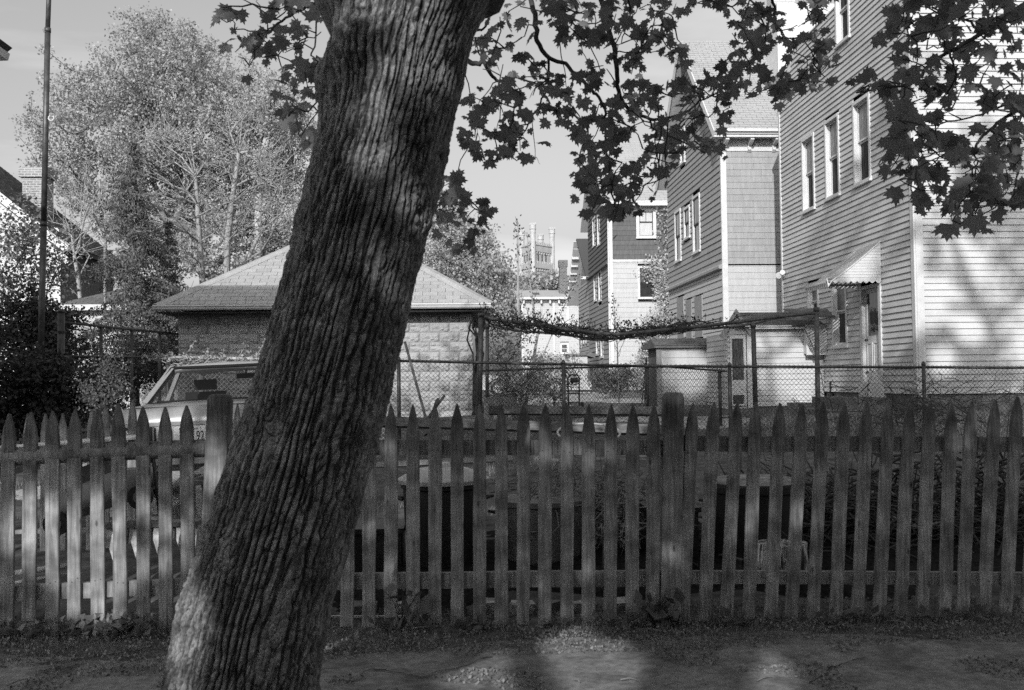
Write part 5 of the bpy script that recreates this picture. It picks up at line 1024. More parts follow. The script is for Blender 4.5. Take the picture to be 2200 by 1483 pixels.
# gaps in the foliage through which the low sun falls (where the photograph shows sun flecks)
GAPS = [(445,1290,4.0,.12),(428,1370,4.0,.15),(400,1450,4.0,.14),(810,260,4.0,.15),(800,330,4.0,.15),(860,180,4.0,.07),(960,100,4.0,.08),(965,150,4.0,.09),(945,240,4.0,.07),(850,500,4.0,.06),(835,600,4.0,.05),
 (725,1415,0,.20),(745,1385,0,.14),(700,1445,0,.16),(1110,1450,0,.36),(1200,1420,0,.32),(1290,1440,0,.28),(1235,1370,0,.16),(1040,1478,0,.26),(1200,1475,0,.3),(1660,1450,0,.2),(1640,1475,0,.16),(1900,1400,0,.08),(250,1420,0,.14),(2080,1460,0,.12),(1980,1370,0,.07)]
GAPS += [(x,y,6.25,r) for x,y,r in [(20,1150,.2),(70,1110,.24),(120,1190,.22),(165,1180,.24),(165,1290,.16),(215,1120,.26),(215,1240,.22),(260,1150,.12),(330,1200,.14),(265,1250,.13),(310,1060,.11),(355,1100,.13),(405,1100,.17),(470,1010,.16),(400,1200,.1),(230,1330,.14),(840,960,.13),(840,1200,.08),(885,960,.10),(1125,930,.13),(1170,960,.13),(1215,950,.11),(1265,1000,.11),(1310,960,.09),(1080,1040,.07),(1265,1300,.07),(1170,1310,.06),(1355,1230,.07),(1400,1180,.07),(1450,1190,.08),(1605,1110,.11),(1655,1060,.09),(1700,1120,.13),(1670,920,.08),(1760,1090,.10),(2090,900,.10),(2135,930,.09),(2185,900,.12),(2090,1100,.06)]]
GAPS += [(330,890,9.8,.12),(390,885,9.8,.2),(480,880,9.8,.15),(400,800,11.0,.2),(950,1010,7.7,.13),(1620,1035,7.7,.09),(860,1040,9.0,.4),(1090,1060,9.5,.3),(110,1060,10,.5),(90,1180,8.6,.3),(380,1060,9,.2),(1240,1000,9,.25),(1680,1220,7.2,.12),(1950,1130,8.0,.15),(320,1170,7.0,.2),(1180,900,12,.5),(1340,900,13,.5),(1000,960,11,.4)]
GAPS += [(1700,800,22.9,.8),(1650,760,22.9,.5),(1480,790,25.1,.6),(1760,840,22.9,.5),(900,700,20.3,.33),(970,690,20.3,.28),(895,820,20.3,.4),(960,800,20.3,.22),(1000,740,20.3,.18),(940,760,20.3,.2),
 (2050,520,18.1,.3),(2100,570,18.1,.3),(2020,640,18.1,.5),(2090,700,18.1,.35),(2030,770,18.1,.35),(2040,400,18.1,.4),(2150,120,18.1,.6),(1940,700,19,.6),(1930,600,19,.4),(1900,480,20,.4),(1800,330,22,.8),(1740,480,24,.5),(1850,200,21,.7),(1840,570,19.7,.4),(1630,500,28,2.0),(1600,640,28,1.0),(1480,400,31,2.5)]
_gp = [(np.array(P(x, y, Y) if Y > 0 else PZ(x, y, 0.0)), r) for x, y, Y, r in GAPS]; _sd = np.array(SUN)
_lp = np.concatenate(allpos) if True else None; _gp += [(_lp[i], .11) for i in RNG.choice(len(_lp), 46, replace=False)]
def notgap(p):
    k = np.ones(len(p), bool)
    for c, r in _gp:
        q = p-c; a = q@_sd; d = np.linalg.norm(q-a[:,None]*_sd, axis=1); k &= ~((d < r) & (a < 0))
    return k
RNG = np.random.default_rng(57)
def crownpts(c, r, n, keep=None):
    d = RNG.normal(0, 1, (n,3)); d /= np.linalg.norm(d, axis=1)[:,None]; rr = RNG.uniform(.2, 1, n)**.5; return np.array(c)+d*rr[:,None]*np.array(r)
def offframe(p, m_=70):
    x, y, f = proj_np(p); return (f < .5) | (y < -m_) | (x < -m_) | (x > 2200+m_)
def clumps(p, scale, thr, seed):
    """keep only points inside noise clumps, so that light falls through in patches"""
    r = np.random.default_rng(seed); T = r.random((32,32,32)); q = p/scale; i = np.floor(q).astype(int); f = q-i; f = f*f*(3-2*f); v = 0
    for a in (0,1):
        for b in (0,1):
            for c in (0,1):
                w_ = (f[:,0] if a else 1-f[:,0])*(f[:,1] if b else 1-f[:,1])*(f[:,2] if c else 1-f[:,2]); v = v + w_*T[(i[:,0]+a) % 32, (i[:,1]+b) % 32, (i[:,2]+c) % 32]
    return v > thr
pc = np.concatenate([crownpts((.6, 5.2, 6.6), (4.6, 4.2, 3.4), 12000), crownpts((.4, 2.2, 7.8), (6.5, 7.0, 1.9), 30000)]); pc = pc[(pc[:,2] > 3.3)]; pc = pc[offframe(pc)]; pc = pc[clumps(pc, .9, .36, 5)]; pc = pc[notgap(pc)]  # own crown plus an added overhead leaf layer that holds back sky light
V, Fc = leaves(pc, .14*RNG.uniform(.7,1.2,len(pc)), STAR, STARF, tip=(0,0,-.7), spread=.8); tag(np_mesh('upper_shade_foliage', V, Fc, L_maple, MT), kind='stuff')
# street trees behind the camera: they throw the dappled shade
def street_tree(c, r, n, thr, label, cs=1.2, seed=1, ls=.20, zmin=3.0):
    global RNG; RNG = np.random.default_rng(seed+70)
    t = thing('street_tree', (c[0], c[1], 0), label, 'tree'); tips = crownpts(c, np.array(r)*.85, 60); N, par, load, ends = grow([(c[0], c[1], 0), (c[0]+.1, c[1], c[2]*.35), (c[0], c[1], c[2]*.6)], tips, step=.8)
    V, Fc = limbs(N, par, load, .20, n=7); np_mesh('trunk', V, Fc, M_bark2, t)
    p = crownpts(c, r, n); p = p[p[:,2] > zmin]; p = p[clumps(p, cs, thr, seed)]; p = p[offframe(p)]; p = p[notgap(p)]
    V, Fc = leaves(p, ls*RNG.uniform(.7,1.2,len(p)), STAR, STARF, tip=(0,0,-.5), spread=.9); tag(np_mesh('crown', V, Fc, L_maple, t), kind='stuff')
street_tree((-2.6,-6,6.3), (5.8,3.2,3.7), 52000, .30, 'street tree behind the viewpoint to the left', cs=1.0, seed=2)
street_tree((3.6,-7.5,6.6), (5.2,3.2,3.4), 48000, .30, 'street tree behind the viewpoint to the right', cs=1.0, seed=3)
street_tree((1.0,-6,14.6), (5.2,3.0,4.0), 22000, .56, 'tall street tree behind the viewpoint', cs=1.3, seed=4, ls=.22)
RNG = np.random.default_rng(60); random.seed(60)
# ================================================================ picket fence
M_pick = bpy.data.materials.new('weathered_picket'); M_pick.use_nodes = True
t_ = M_pick.node_tree; Nn = t_.nodes; Ln = t_.links; bs = Nn['Principled BSDF']; bs.inputs['Roughness'].default_value = .85; bs.inputs['Specular IOR Level'].default_value = .2
tc = Nn.new('ShaderNodeTexCoord'); oi = Nn.new('ShaderNodeObjectInfo'); mu = Nn.new('ShaderNodeVectorMath'); mu.operation = 'MULTIPLY_ADD'
cb = Nn.new('ShaderNodeCombineXYZ'); ml = Nn.new('ShaderNodeMath'); ml.operation = 'MULTIPLY'; ml.inputs[1].default_value = 40; Ln.new(oi.outputs['Random'], ml.inputs[0]); Ln.new(ml.outputs[0], cb.inputs[0]); Ln.new(ml.outputs[0], cb.inputs[2])
mu.inputs[1].default_value = (1,1,1); Ln.new(tc.outputs['Object'], mu.inputs[0]); Ln.new(cb.outputs[0], mu.inputs[2])
mp = Nn.new('ShaderNodeMapping'); mp.inputs['Scale'].default_value = (26, 26, 1.6); Ln.new(mu.outputs[0], mp.inputs[0])
g1 = Nn.new('ShaderNodeTexNoise'); g1.inputs['Scale'].default_value = 2.2; g1.inputs['Detail'].default_value = 6; g1.inputs['Distortion'].default_value = .8; Ln.new(mp.outputs[0], g1.inputs[0])
g1r = Nn.new('ShaderNodeMapRange'); g1r.inputs[1].default_value = .3; g1r.inputs[2].default_value = .7; g1r.inputs[3].default_value = .55; g1r.inputs[4].default_value = 1.3; Ln.new(g1.outputs[0], g1r.inputs[0])
g2 = Nn.new('ShaderNodeTexNoise'); g2.inputs['Scale'].default_value = 7; g2.inputs['Detail'].default_value = 5; Ln.new(mu.outputs[0], g2.inputs[0])
g2r = Nn.new('ShaderNodeMapRange'); g2r.inputs[1].default_value = .32; g2r.inputs[2].default_value = .68; g2r.inputs[3].default_value = .15; g2r.inputs[4].default_value = .37; Ln.new(g2.outputs[0], g2r.inputs[0])
g3 = Nn.new('ShaderNodeTexVoronoi'); g3.inputs['Scale'].default_value = 7; mp3 = Nn.new('ShaderNodeMapping'); mp3.inputs['Scale'].default_value = (1.5,1.5,.55); Ln.new(mu.outputs[0], mp3.inputs[0]); Ln.new(mp3.outputs[0], g3.inputs[0])
g3r = Nn.new('ShaderNodeMapRange'); g3r.inputs[1].default_value = .05; g3r.inputs[2].default_value = .11; g3r.inputs[3].default_value = .35; g3r.inputs[4].default_value = 1; Ln.new(g3.outputs['Distance'], g3r.inputs[0])
sz = Nn.new('ShaderNodeSeparateXYZ'); Ln.new(tc.outputs['Object'], sz.inputs[0]); tz = Nn.new('ShaderNodeMapRange'); tz.inputs[1].default_value = .9; tz.inputs[2].default_value = 1.25; tz.inputs[3].default_value = 1.08; tz.inputs[4].default_value = .55; Ln.new(sz.outputs[2], tz.inputs[0])   # rain-darkened tips
mt_ = Nn.new('ShaderNodeMath'); mt_.operation = 'MULTIPLY'; Ln.new(g3r.outputs[0], mt_.inputs[0]); Ln.new(tz.outputs[0], mt_.inputs[1])
ma = Nn.new('ShaderNodeMath'); ma.operation = 'MULTIPLY'; Ln.new(g1r.outputs[0], ma.inputs[0]); Ln.new(g2r.outputs[0], ma.inputs[1])
mb_ = Nn.new('ShaderNodeMath'); mb_.operation = 'MULTIPLY'; Ln.new(ma.outputs[0], mb_.inputs[0]); Ln.new(mt_.outputs[0], mb_.inputs[1]); Ln.new(mb_.outputs[0], bs.inputs['Base Color'])
bp = Nn.new('ShaderNodeBump'); bp.inputs['Strength'].default_value = .8; bp.inputs['Distance'].default_value = .006; Ln.new(g1.outputs[0], bp.inputs['Height']); Ln.new(bp.outputs[0], bs.inputs['Normal'])
FA = PZ(20, 1366, 0); FB = PZ(2150, 1326, 0); fdir = (FB-FA).normalized(); fn = Vector((fdir.y, -fdir.x, 0))     # fn towards the camera
def PL(px, py, off=0.0):
    d = ray(px, py); o = FA+fn*off; t = (o-EYE).dot(fn)/d.dot(fn); return EYE+d*t
PF = thing('picket_fence', tuple(PL(1100, 1336)), 'weathered grey picket fence with pointed tops running across the whole foreground', 'fence')
invPF = Matrix.Translation(PF.location).inverted()
def picket(xt, yt, xb, yb, wd=.082, th=.02, style=0, parent=PF, pl=PL, mt=M_pick, off=0.0, inv=None):
    T = pl(xt, yt, off); B = pl(xb, yb, off); B.z -= .01; up = (T-B); H = up.length; up.normalize(); sd = fdir.copy(); n = fn
    h = wd/2; w_ = lambda: random.uniform(-.0035, .0035)
    tip = random.uniform(.15, .20); k = random.uniform(.68, .82)
    if style == 1: prof = [(-h, H-.12), (-h*.75, H-.06), (-h*.35, H-.015), (0, H), (h*.35, H-.015), (h*.75, H-.06), (h, H-.12)]
    else: prof = [(-h, H-tip), (-h*k, H-tip*.55), (-h*.36, H-tip*.2), (-.003, H), (.004, H-.002), (h*.36, H-tip*.2), (h*k, H-tip*.55), (h, H-tip)]
    left = [(-h+w_(), H*f) for f in (.0, .22, .45, .68)]; right = [(h+w_(), H*f) for f in (.68, .45, .22, .0)]
    pts = left+prof+right; org = B
    # local verts around the base, so each picket carries its own grain
    vf = [sd*x + up*z + n*th/2 for x, z in pts]; vb = [sd*x + up*z - n*th/2 for x, z in pts]; N_ = len(pts)
    cf = [sd*(x*.93) + up*(z if z < H-.01 else z-.004) + n*(th/2+.0025) for x, z in pts]
    vs = vb+vf+cf; fs = [tuple(range(N_))[::1]]+[(i, (i+1) % N_, (i+1) % N_+N_, i+N_) for i in range(N_)]+[(i+N_, (i+1) % N_+N_, (i+1) % N_+2*N_, i+2*N_) for i in range(N_)]+[tuple(range(3*N_-1, 2*N_-1, -1))]
    me = bpy.data.meshes.new('picket'); me.from_pydata([tuple(v) for v in vs], [], fs); me.materials.append(mt)
    o = bpy.data.objects.new('picket', me); COL.objects.link(o); o.location = org; o.parent = parent; o.matrix_parent_inverse = Matrix.Translation(parent.location).inverted()
    return o
tops = [(-27,890),(20,889),(67,886),(113,883),(161,880),(209,878),(254,867),(307,874),(355,874),(401,871)]
bots = [(-34,1370),(14,1368),(62,1367),(113,1362),(160,1360),(210,1358),(260,1356),(309,1354),(357,1352),(405,1350)]
for (a, b) in zip(tops, bots): picket(a[0], a[1], b[0], b[1], wd=.083)
for x in (542, 590, 640, 690): picket(x+2, 870, x, 1345)
tops2 = [750,795,840,887,935,982,1030,1077,1125,1172,1218,1265,1313,1360,1405]
bots2 = [745,792,840,888,935,983,1030,1077,1123,1170,1218,1264,1310,1358,1402]
ys2 = [870,870,868,869,870,867,868,868,866,867,868,868,868,869,868]
for i, (a, b) in enumerate(zip(tops2, bots2)): picket(a, ys2[i], b, 1343-i*.7, wd=.081)
tops3 = [(1489,866),(1534,864),(1584,865),(1624,864),(1676,866),(1723,866),(1768,862),(1814,864),(1862,863),(1909,863),(1955,865),(1998,866),(2045,866),(2088,862),(2138,858),(2186,852),(2234,856)]
bots3 = [1467,1513,1559,1608,1654,1700,1746,1795,1842,1888,1933,1980,2028,2067,2113,2159,2197+8]
for (a, b) in zip(tops3, bots3): picket(a[0], a[1], b, 1331-(b-1450)*.006, wd=.080)
def fpost(xt, yt, xb, yb, wd, off=-.03):
    T = PL(xt, yt, off); B = PL(xb, yb, off); B.z -= .03; up = (T-B); H = up.length; up.normalize(); h = wd/2; dp = wd*.9
    prof = [(-h,0),(-h,H-.035),(-h*.86,H-.01),(-h*.55,H),(h*.55,H),(h*.86,H-.012),(h,H-.04),(h,0)]
    vs = [fdir*x+up*z+fn*dp/2 for x, z in prof]+[fdir*x+up*z-fn*dp/2 for x, z in prof]; n = len(prof)
    me = bpy.data.meshes.new('post'); me.from_pydata([tuple(v) for v in vs], [], [tuple(range(n))[::-1], tuple(range(n, 2*n))]+[(i, (i+1)%n, (i+1)%n+n, i+n) for i in range(n)]); me.materials.append(M_pick)
    o = bpy.data.objects.new('post', me); COL.objects.link(o); o.location = B; o.parent = PF; o.matrix_parent_inverse = invPF; bpy_b = o.modifiers.new('bevel', 'BEVEL'); bpy_b.width = .008; bpy_b.segments = 2
    return o
fpost(474, 847, 452, 1360, .135); fpost(1446, 843, 1437, 1345, .125)
def rail(x0, y0, x1, y1, hpx, off=-.035, r=False):
    a = PL(x0, y0, off); b = PL(x1, y1, off); h = hpx/340.; m_ = MB()
    if r: m_.tube([a, a.lerp(b, .5)+Vector((0,0,.004)), b-fdir*.03, b], [h/2*.98, h/2, h/2*1.0, h/2*.9], 12)
    else:
        k = 10; vs = []
        for i in range(k+1):
            p = a.lerp(b, i/k)+Vector((0,0,random.uniform(-.003,.003))); vs += [p+Vector((0,0,h/2))+fn*.02, p-Vector((0,0,h/2))+fn*.02, p-Vector((0,0,h/2))-fn*.02, p+Vector((0,0,h/2))-fn*.02]
        fs = [(4*i+j, 4*i+(j+1) % 4, 4*i+4+(j+1) % 4, 4*i+4+j) for i in range(k) for j in range(4)]+[(0,1,2,3),(4*k+3,4*k+2,4*k+1,4*k)]
        m_.add(vs, fs)
    o = m_.build('rail', M_pick, PF, smooth=r); return o
rail(-60, 985, 448, 963, 38, off=-.036, r=True); rail(-60, 1278, 452, 1256, 32)
rail(505, 962, 1424, 961, 32); rail(505, 1252, 1420, 1241, 33)
rail(1465, 953, 2300, 955, 33); rail(1458, 1240, 2300, 1243, 27)
m_ = MB()
for (a, b) in list(zip(tops, bots))+[((a, 868), (b, 1340)) for a, b in zip(tops2, bots2)]+[(a, (b, 1331)) for a, b in zip(tops3, bots3)]:
    for yy in (968, 1248):
        f = (yy-a[1])/(b[1]-a[1]); x = a[0]+(b[0]-a[0])*f
        for dx in (-6, 6):
            p = PL(x+dx, yy+RNG.normal(0, 3), .0135); m_.tube([p-fn*.002, p+fn*.0015], [.0032,.0032], 6)
tag(m_.build('nail_heads', M_sashd, PF), kind='stuff')
# ---------------- second picket fence further in, at left
def PLo(Y0):
    return lambda px, py, off=0.0: P(px, py, Y0-off)
RF = thing('picket_fence', (P(150, 1000, 8.3).x, 8.3, g(8.3)), 'short second run of narrower pickets inside the yard, left of the parked car', 'fence')
for (x, y, yb, wdt) in [(-30,892,1200,.075),(22,890,1190,.07),(60,889,1190,.06),(98,889,1190,.07),(135,888,1180,.068),(198,880,1180,.075),(227,872,1175,.07),(285,859,1165,.068),(510,868,1160,.07)]:
    o = picket(x, y, x-2, yb, wd=wdt, parent=RF, pl=PLo(8.3))
m_ = MB(); a, b = P(-60, 969, 8.26), P(312, 938, 8.26); m_.tube([a, b], [.022,.022], 8); o = m_.build('top_rail', mat('pale_rail', .45, .6, rough=.6, scale=6, bump=.2), RF)
m_ = MB(); a, b = P(-60, 1145, 8.34), P(520, 1130, 8.34); m_.bar(a, b, .03, .06, up=(0,1,0)); m_.build('bottom_rail', M_pick, RF)

# ================================================================ chain link fences
M_wire = mat('galvanised_wire', .03, .07, rough=.5, scale=30, bump=0, metal=.3)
M_pipe = mat('galvanised_pipe', .06, .12, rough=.45, scale=10, bump=.1, metal=.4)
M_pipel = mat('light_pipe', .42, .58, rough=.45, scale=10, bump=.1)
def chainlink(name, label, pts, tops, bot_off, posts, pitch=.072, rw=.0026, rp=.021, rpost=.03, over=.035, railm=M_pipe, wirem=M_wire, cat='fence'):
    """pts: [(x,y)...] polyline on plan; tops z at each; mesh hangs from rail"""
    t = thing(name, (pts[0][0], pts[0][1], g(pts[0][1])), label, cat); seg = []; L0 = 0
    for (a, b, za, zb_) in zip(pts[:-1], pts[1:], tops[:-1], tops[1:]):
        L_ = math.dist(a, b); seg.append((L0, L_, a, b, za, zb_)); L0 += L_
    def at(u):
        for (s0, L_, a, b, za, zb_) in seg:
            if u <= s0+L_+1e-6 or (s0, L_, a, b, za, zb_) == seg[-1]:
                f = (u-s0)/L_; return (a[0]+(b[0]-a[0])*f, a[1]+(b[1]-a[1])*f, za+(zb_-za)*f)
    H = bot_off; n = int(L0/pitch); wm = MB()
    nz = int((H+over)/(pitch/2)); pz = pitch/2
    V_, F_ = [], []
    # zigzag wires: wire k runs down between columns k and k+1
    A, B = [], []
    for k in range(n):
        for j in range(nz):
            u0 = (k+(j % 2)*.5+.0)*pitch; u1 = (k+((j+1) % 2)*.5)*pitch
            for s in (0, 1):
                uu0 = (k+.5*(j % 2))*pitch if s == 0 else (k+1-.5*(j % 2))*pitch; uu1 = (k+.5*((j+1) % 2))*pitch if s == 0 else (k+1-.5*((j+1) % 2))*pitch
                if uu0 > L0 or uu1 > L0: continue
                p, q = at(uu0), at(uu1); A.append((p[0], p[1], p[2]+over-j*pz)); B.append((q[0], q[1], q[2]+over-(j+1)*pz))
    A, B = np.array(A), np.array(B); d = B-A; d /= np.linalg.norm(d, axis=1)[:,None]; rf = np.array([0.3,-1,0.1]); x = np.cross(d, rf); x /= np.linalg.norm(x, axis=1)[:,None]; y = np.cross(d, x); ring = []
    for j in range(3): ring.append(x*math.cos(j*2.094)+y*math.sin(j*2.094))
    ring = np.stack(ring, 1)*rw; V = np.concatenate([A[:,None]+ring, B[:,None]+ring], 1).reshape(-1,3); f = np.array([(0,1,4,3),(1,2,5,4),(2,0,3,5)]); Fc = (f[None]+(np.arange(len(A))*6)[:,None,None]).reshape(-1,4)
    tag(np_mesh('wire_mesh', V, Fc, wirem, t), kind='stuff')
    for (s0, L_, a, b, za, zb_) in seg:
        m_ = MB(); k = max(2, int(L_/2)); m_.tube([(a[0]+(b[0]-a[0])*i/k, a[1]+(b[1]-a[1])*i/k-.01, za+(zb_-za)*i/k+random.uniform(-.006,.006)) for i in range(k+1)], rp, 8); m_.build('top_rail', railm, t, smooth=True)
    for (px_, py_, zt_, lean) in posts:
        m_ = MB(); m_.tube([(px_, py_-.035, g(py_)-.1), (px_+lean, py_-.035, zt_-.02)], [rpost, rpost], 10); m_.lathe((px_+lean, py_-.035, zt_-.03), [(rpost*1.15, 0), (rpost*1.15, .02), (rpost*.8, .05), (.004, .065)], 10); m_.build('post', M_pipe, t, smooth=True)
    return t, at, L0
YK = 15.4
def K(px, py): return P(px, py, YK)
kx = lambda px: K(px, 800).x
def kp(px, py): p = K(px, py); return (p.x, YK, p.z+.05, 0)
chainlink('chain_link_fence', 'long low chain link fence crossing the yards behind the picket fence', [(kx(835), YK), (kx(1400), YK), (kx(1980), YK), (kx(2330), YK)], [K(835,775).z, K(1400,787).z, K(1980,789).z, K(2330,791).z], 1.22,
          [kp(857,778), kp(1210,785), kp(1566,790), kp(1982,788), kp(2330,790)])
chainlink('chain_link_fence', 'chain link stretch toned pale as if sunlit behind the parked car', [(kx(362), YK+.03), (kx(860), YK+.03)], [K(362,768).z, K(860,775).z], 1.25, [kp(362,770), (kx(628), YK+.03, K(628,771).z, 0)], railm=M_pipel, wirem=mat('sunlit_tone_wire', .35, .5, rough=.5, scale=30, bump=0))  # paler wire and rail colours paint the sunlight on this stretch
# second one further in, around the garden
c0 = P(1038, 800, 17.2); c1 = P(1400, 800, 20.0); c2 = P(1560, 800, 17.4)
chainlink('chain_link_fence', 'inner chain link fence around the garden beyond the pergola post', [(c0.x, 17.2), (c1.x, 20.0), (c2.x, 17.4)], [P(1038,797,17.2).z, P(1400,786,20.0).z, P(1560,797,17.4).z], 1.15, [(P(1390,800,19.9).x, 19.9, P(1390,788,19.9).z, 0), (P(1545,800,17.6).x, 17.6, P(1545,797,17.6).z, 0)], rp=.017)
# tall one at left, running back
t0 = P(135, 700, 15.5); t1 = P(383, 700, 21.0); YY = [15.5, 17.0, 18.4, 19.9, 21.0]
lx = lambda Y: t0.x+(t1.x-t0.x)*(Y-15.5)/5.5
tz0 = P(140, 692, 15.5).z; tz1 = PX(355, 716, lx(19.9)).z
tp = [(lx(y), y, tz0+(tz1-tz0)*(y-15.5)/4.4, 0) for y in YY[1:4]]
TL, at_, L_ = chainlink('tall_wire_fence', 'tall chain link fence in shade running back towards the hemlock', [(lx(15.5), 15.5), (lx(21.0), 21.0)], [tz0, tz0+(tz1-tz0)*5.5/4.4], 1.95, tp, pitch=.085, over=.03)
m_ = MB(); pz_ = P(135, 672, 15.5).z; m_.tube([(lx(15.5), 15.44, g(15.5)-.1), (lx(15.5), 15.44, pz_)], .052, 12); m_.lathe((lx(15.5), 15.44, pz_), [(.058,0),(.058,.02),(.03,.05)], 12); m_.build('end_post', M_pipe, TL, smooth=True)
m_ = MB(); m_.tube([(lx(15.5), 15.45, P(140,766,15.5).z), (kx(362), YK+.06, P(362,768,15.4).z)], .02, 8); m_.build('mid_rail', M_pipe, TL, smooth=True)
m_ = MB()
for zz_ in (P(135,716,15.5).z, P(135,768,15.5).z, P(135,770,15.5).z-.5): m_.tube([(lx(15.5), 15.44, zz_), (lx(15.5), 15.44, zz_+.03)], .060, 12)
tag(m_.build('clamp', M_wire, TL), kind='stuff')
# leaning mast ---------------------------------------------------
MS = thing('mast', tuple(P(88, 800, 18)), 'tall thin telescoping metal mast at left, leaning slightly with dark lower half', 'mast')
pa, pb, pc2, pd = P(86, 830, 18), P(96, 560, 18), P(101.5, 240, 18), P(107, -60, 18)
for (a, b, r) in ((pa, P(94, 480, 18), .055), (P(94, 480, 18), P(102.5, 64, 18), .050), (P(102.5, 64, 18), pd, .042)):
    m_ = MB(); m_.tube([a, b], r, 14); m_.tube([b-Vector((0,0,.05)), b+Vector((0,0,.03))], r*1.12, 14); m_.build('pole_section', M_pipe, MS, smooth=True)
q = P(98, 68, 17.95); m_ = MB(); m_.tube([q, q+Vector((-.035,0,-.01)), q+Vector((-.05,0,.03)), q+Vector((-.04,0,.05))], .006, 5); m_.build('hook', M_pipe, MS)
q = P(110, 254, 17.9); m_ = MB(); m_.tube([q+Vector((.045*math.sin(a), 0, .045*math.cos(a))) for a in np.linspace(0.6, 6.0, 12)], .013, 6); m_.build('insulator', M_trim, MS)

# ================================================================ pipe pergola with vines
PG = thing('pipe_pergola', tuple(P(1032, 900, 17)), 'sagging grape arbour of rusty pipes on posts carrying bare vine stems', 'pergola')
M_rust = mat('rusty_pipe', .07, .15, rough=.6, scale=12, bump=.25, metal=.2)
Yf, Yb = 16.6, 19.2
front = [P(x, y, Y) for x, y, Y in [(1036,681,Yf),(1090,690,Yf),(1160,699,Yf),(1240,711,Yf),(1320,718.5,Yf),(1400,712,Yf),(1480,704,Yf),(1570,694,Yf),(1660,682,Yf),(1755,672,Yf)]]
back = [P(x, y, Yb) for x, y in [(1042,699),(1120,711),(1200,718),(1300,729),(1400,718),(1480,710),(1590,700),(1660,685)]]
m_ = MB(); m_.tube(smooth_path(front), .030, 9); m_.build('front_pipe', M_rust, PG, smooth=True)
m_ = MB(); m_.tube(smooth_path(back), .024, 8); m_.build('rear_pipe', M_rust, PG, smooth=True)
def ppost(xt, yt, xb, yb, Y, r, mt): 
    a = P(xb, yb, Y); a.z = g(Y)-.1; b = P(xt, yt, Y); m_ = MB(); m_.tube([a, b], r, 12); m_.tube([b-Vector((0,0,.06)), b+Vector((0,0,.01))], r*1.25, 12); m_.build('post', mt, PG, smooth=True)
ppost(1034, 674, 1028, 890, Yf, .045, M_pipe); ppost(1754, 662, 1758, 930, Yf, .042, M_rust); ppost(1618, 697, 1624, 900, Yb, .048, M_pipe)
ppost(1047, 700, 1046, 890, Yb, .035, M_pipe)
for t in (.04, .5, .96):
    a = smooth_path(front)[int(t*54)]; b = smooth_path(back)[int(t*42)]; m_ = MB(); m_.tube([a, b], .018, 6); m_.build('cross_pipe', M_rust, PG, smooth=True)
fp, bk = smooth_path(front), smooth_path(back)
vi = thing('grape_vine', tuple(P(1025, 895, 17.2)), 'tangle of bare grape vine stems lying over the sagging pipes', 'vine'); lv = []
vm = MB()
for q in range(75):
    a0 = RNG.uniform(0, .70)**1.15; ln = RNG.uniform(.06, .3); w_ = RNG.uniform(0, 1); pts = []; ph = RNG.uniform(0, 6)
    for i in range(12):
        f = min(.99, a0+ln*i/11); A = fp[int(f*(len(fp)-1))]; B = bk[min(len(bk)-1, int(f*(len(bk)-1)))]; ww = min(1, max(-.05, w_+.25*math.sin(ph+i*.6))); p = A.lerp(B, ww)+Vector((0,0,.03+.07*math.sin(ph*2+i*.9)+RNG.normal(0,.02))); pts.append(p)
    vm.tube(pts, [RNG.uniform(.006,.013)]*12, 5, cap=False)
    for i in range(0, 12, 2):
        p = pts[i]; e = p+Vector((RNG.normal(0,.08), RNG.normal(0,.08), abs(RNG.normal(.06,.09)))); vm.tube([p, p.lerp(e,.5)+Vector((.01,0,.01)), e], [.005,.004,.0025], 4, cap=False)
        for _ in range(2): lv.append((e.x+RNG.normal(0,.015), e.y, e.z+RNG.normal(0,.015)))
for q in range(7):
    x = 1015+q*3; vm.tube([P(x+RNG.normal(0,5), y, 17+RNG.uniform(-.3,.3)) for y in (890, 850, 800, 760, 730, 705, 690)], [.022,.020,.018,.016,.015,.014,.012], 5, cap=False)
vm.tube([P(1757, 670, 16.7), P(1735, 700, 16.7), P(1728, 707, 17.0)], .008, 4); vm.tube([P(1729, 708, 16.8), P(1742, 735, 16.7), P(1753, 760, 16.6), P(1765, 810, 16.5), P(1773, 860, 16.5)], .008, 4)
tag(vm.build('vine_stems', M_twig, vi), kind='stuff')
V, Fc = leaves(lv, .05, DIAM, DIAMF, tip=(0,0,1), spread=.8); tag(np_mesh('buds', V, Fc, L_dark, vi), kind='stuff')
# budding vine on the bright chain link at left
vb = thing('budding_vine', tuple(P(440, 800, 15.3)), 'pale budding vine draped along the sunlit chain link rail behind the car', 'vine'); vm = MB(); lv = []
M_vpale = mat('pale_vine', .35, .5, rough=.8, scale=15, bump=.2)
for q in range(26):
    x0 = RNG.uniform(365, 540); pts = []; y0 = RNG.uniform(770, 800); dirn = RNG.choice([-1, 1]); ph = RNG.uniform(0, 6)
    for i in range(9): pts.append(P(x0+dirn*i*RNG.uniform(5, 9), y0-6*math.sin(ph+i*.7)-i*RNG.uniform(0,1.5), 15.3+RNG.normal(0,.04)))
    vm.tube(pts, [.008-.0006*i for i in range(9)], 4, cap=False)
    for p in pts[3:]:
        for _ in range(3): lv.append((p.x+RNG.normal(0,.03), p.y+RNG.normal(0,.03), p.z+abs(RNG.normal(0,.04))))
for (x, y, L_) in ((395, 772, 40), (510, 772, 30), (548, 770, 35), (470, 772, 20)):
    pts = [P(x+i*L_*.12, y-i*L_*.2, 15.3) for i in range(6)]; vm.tube(pts, [.007-.001*i for i in range(6)], 4)
    for p in pts[1:]:
        for _ in range(4): lv.append((p.x+RNG.normal(0,.03), p.y, p.z+RNG.normal(0,.03)))
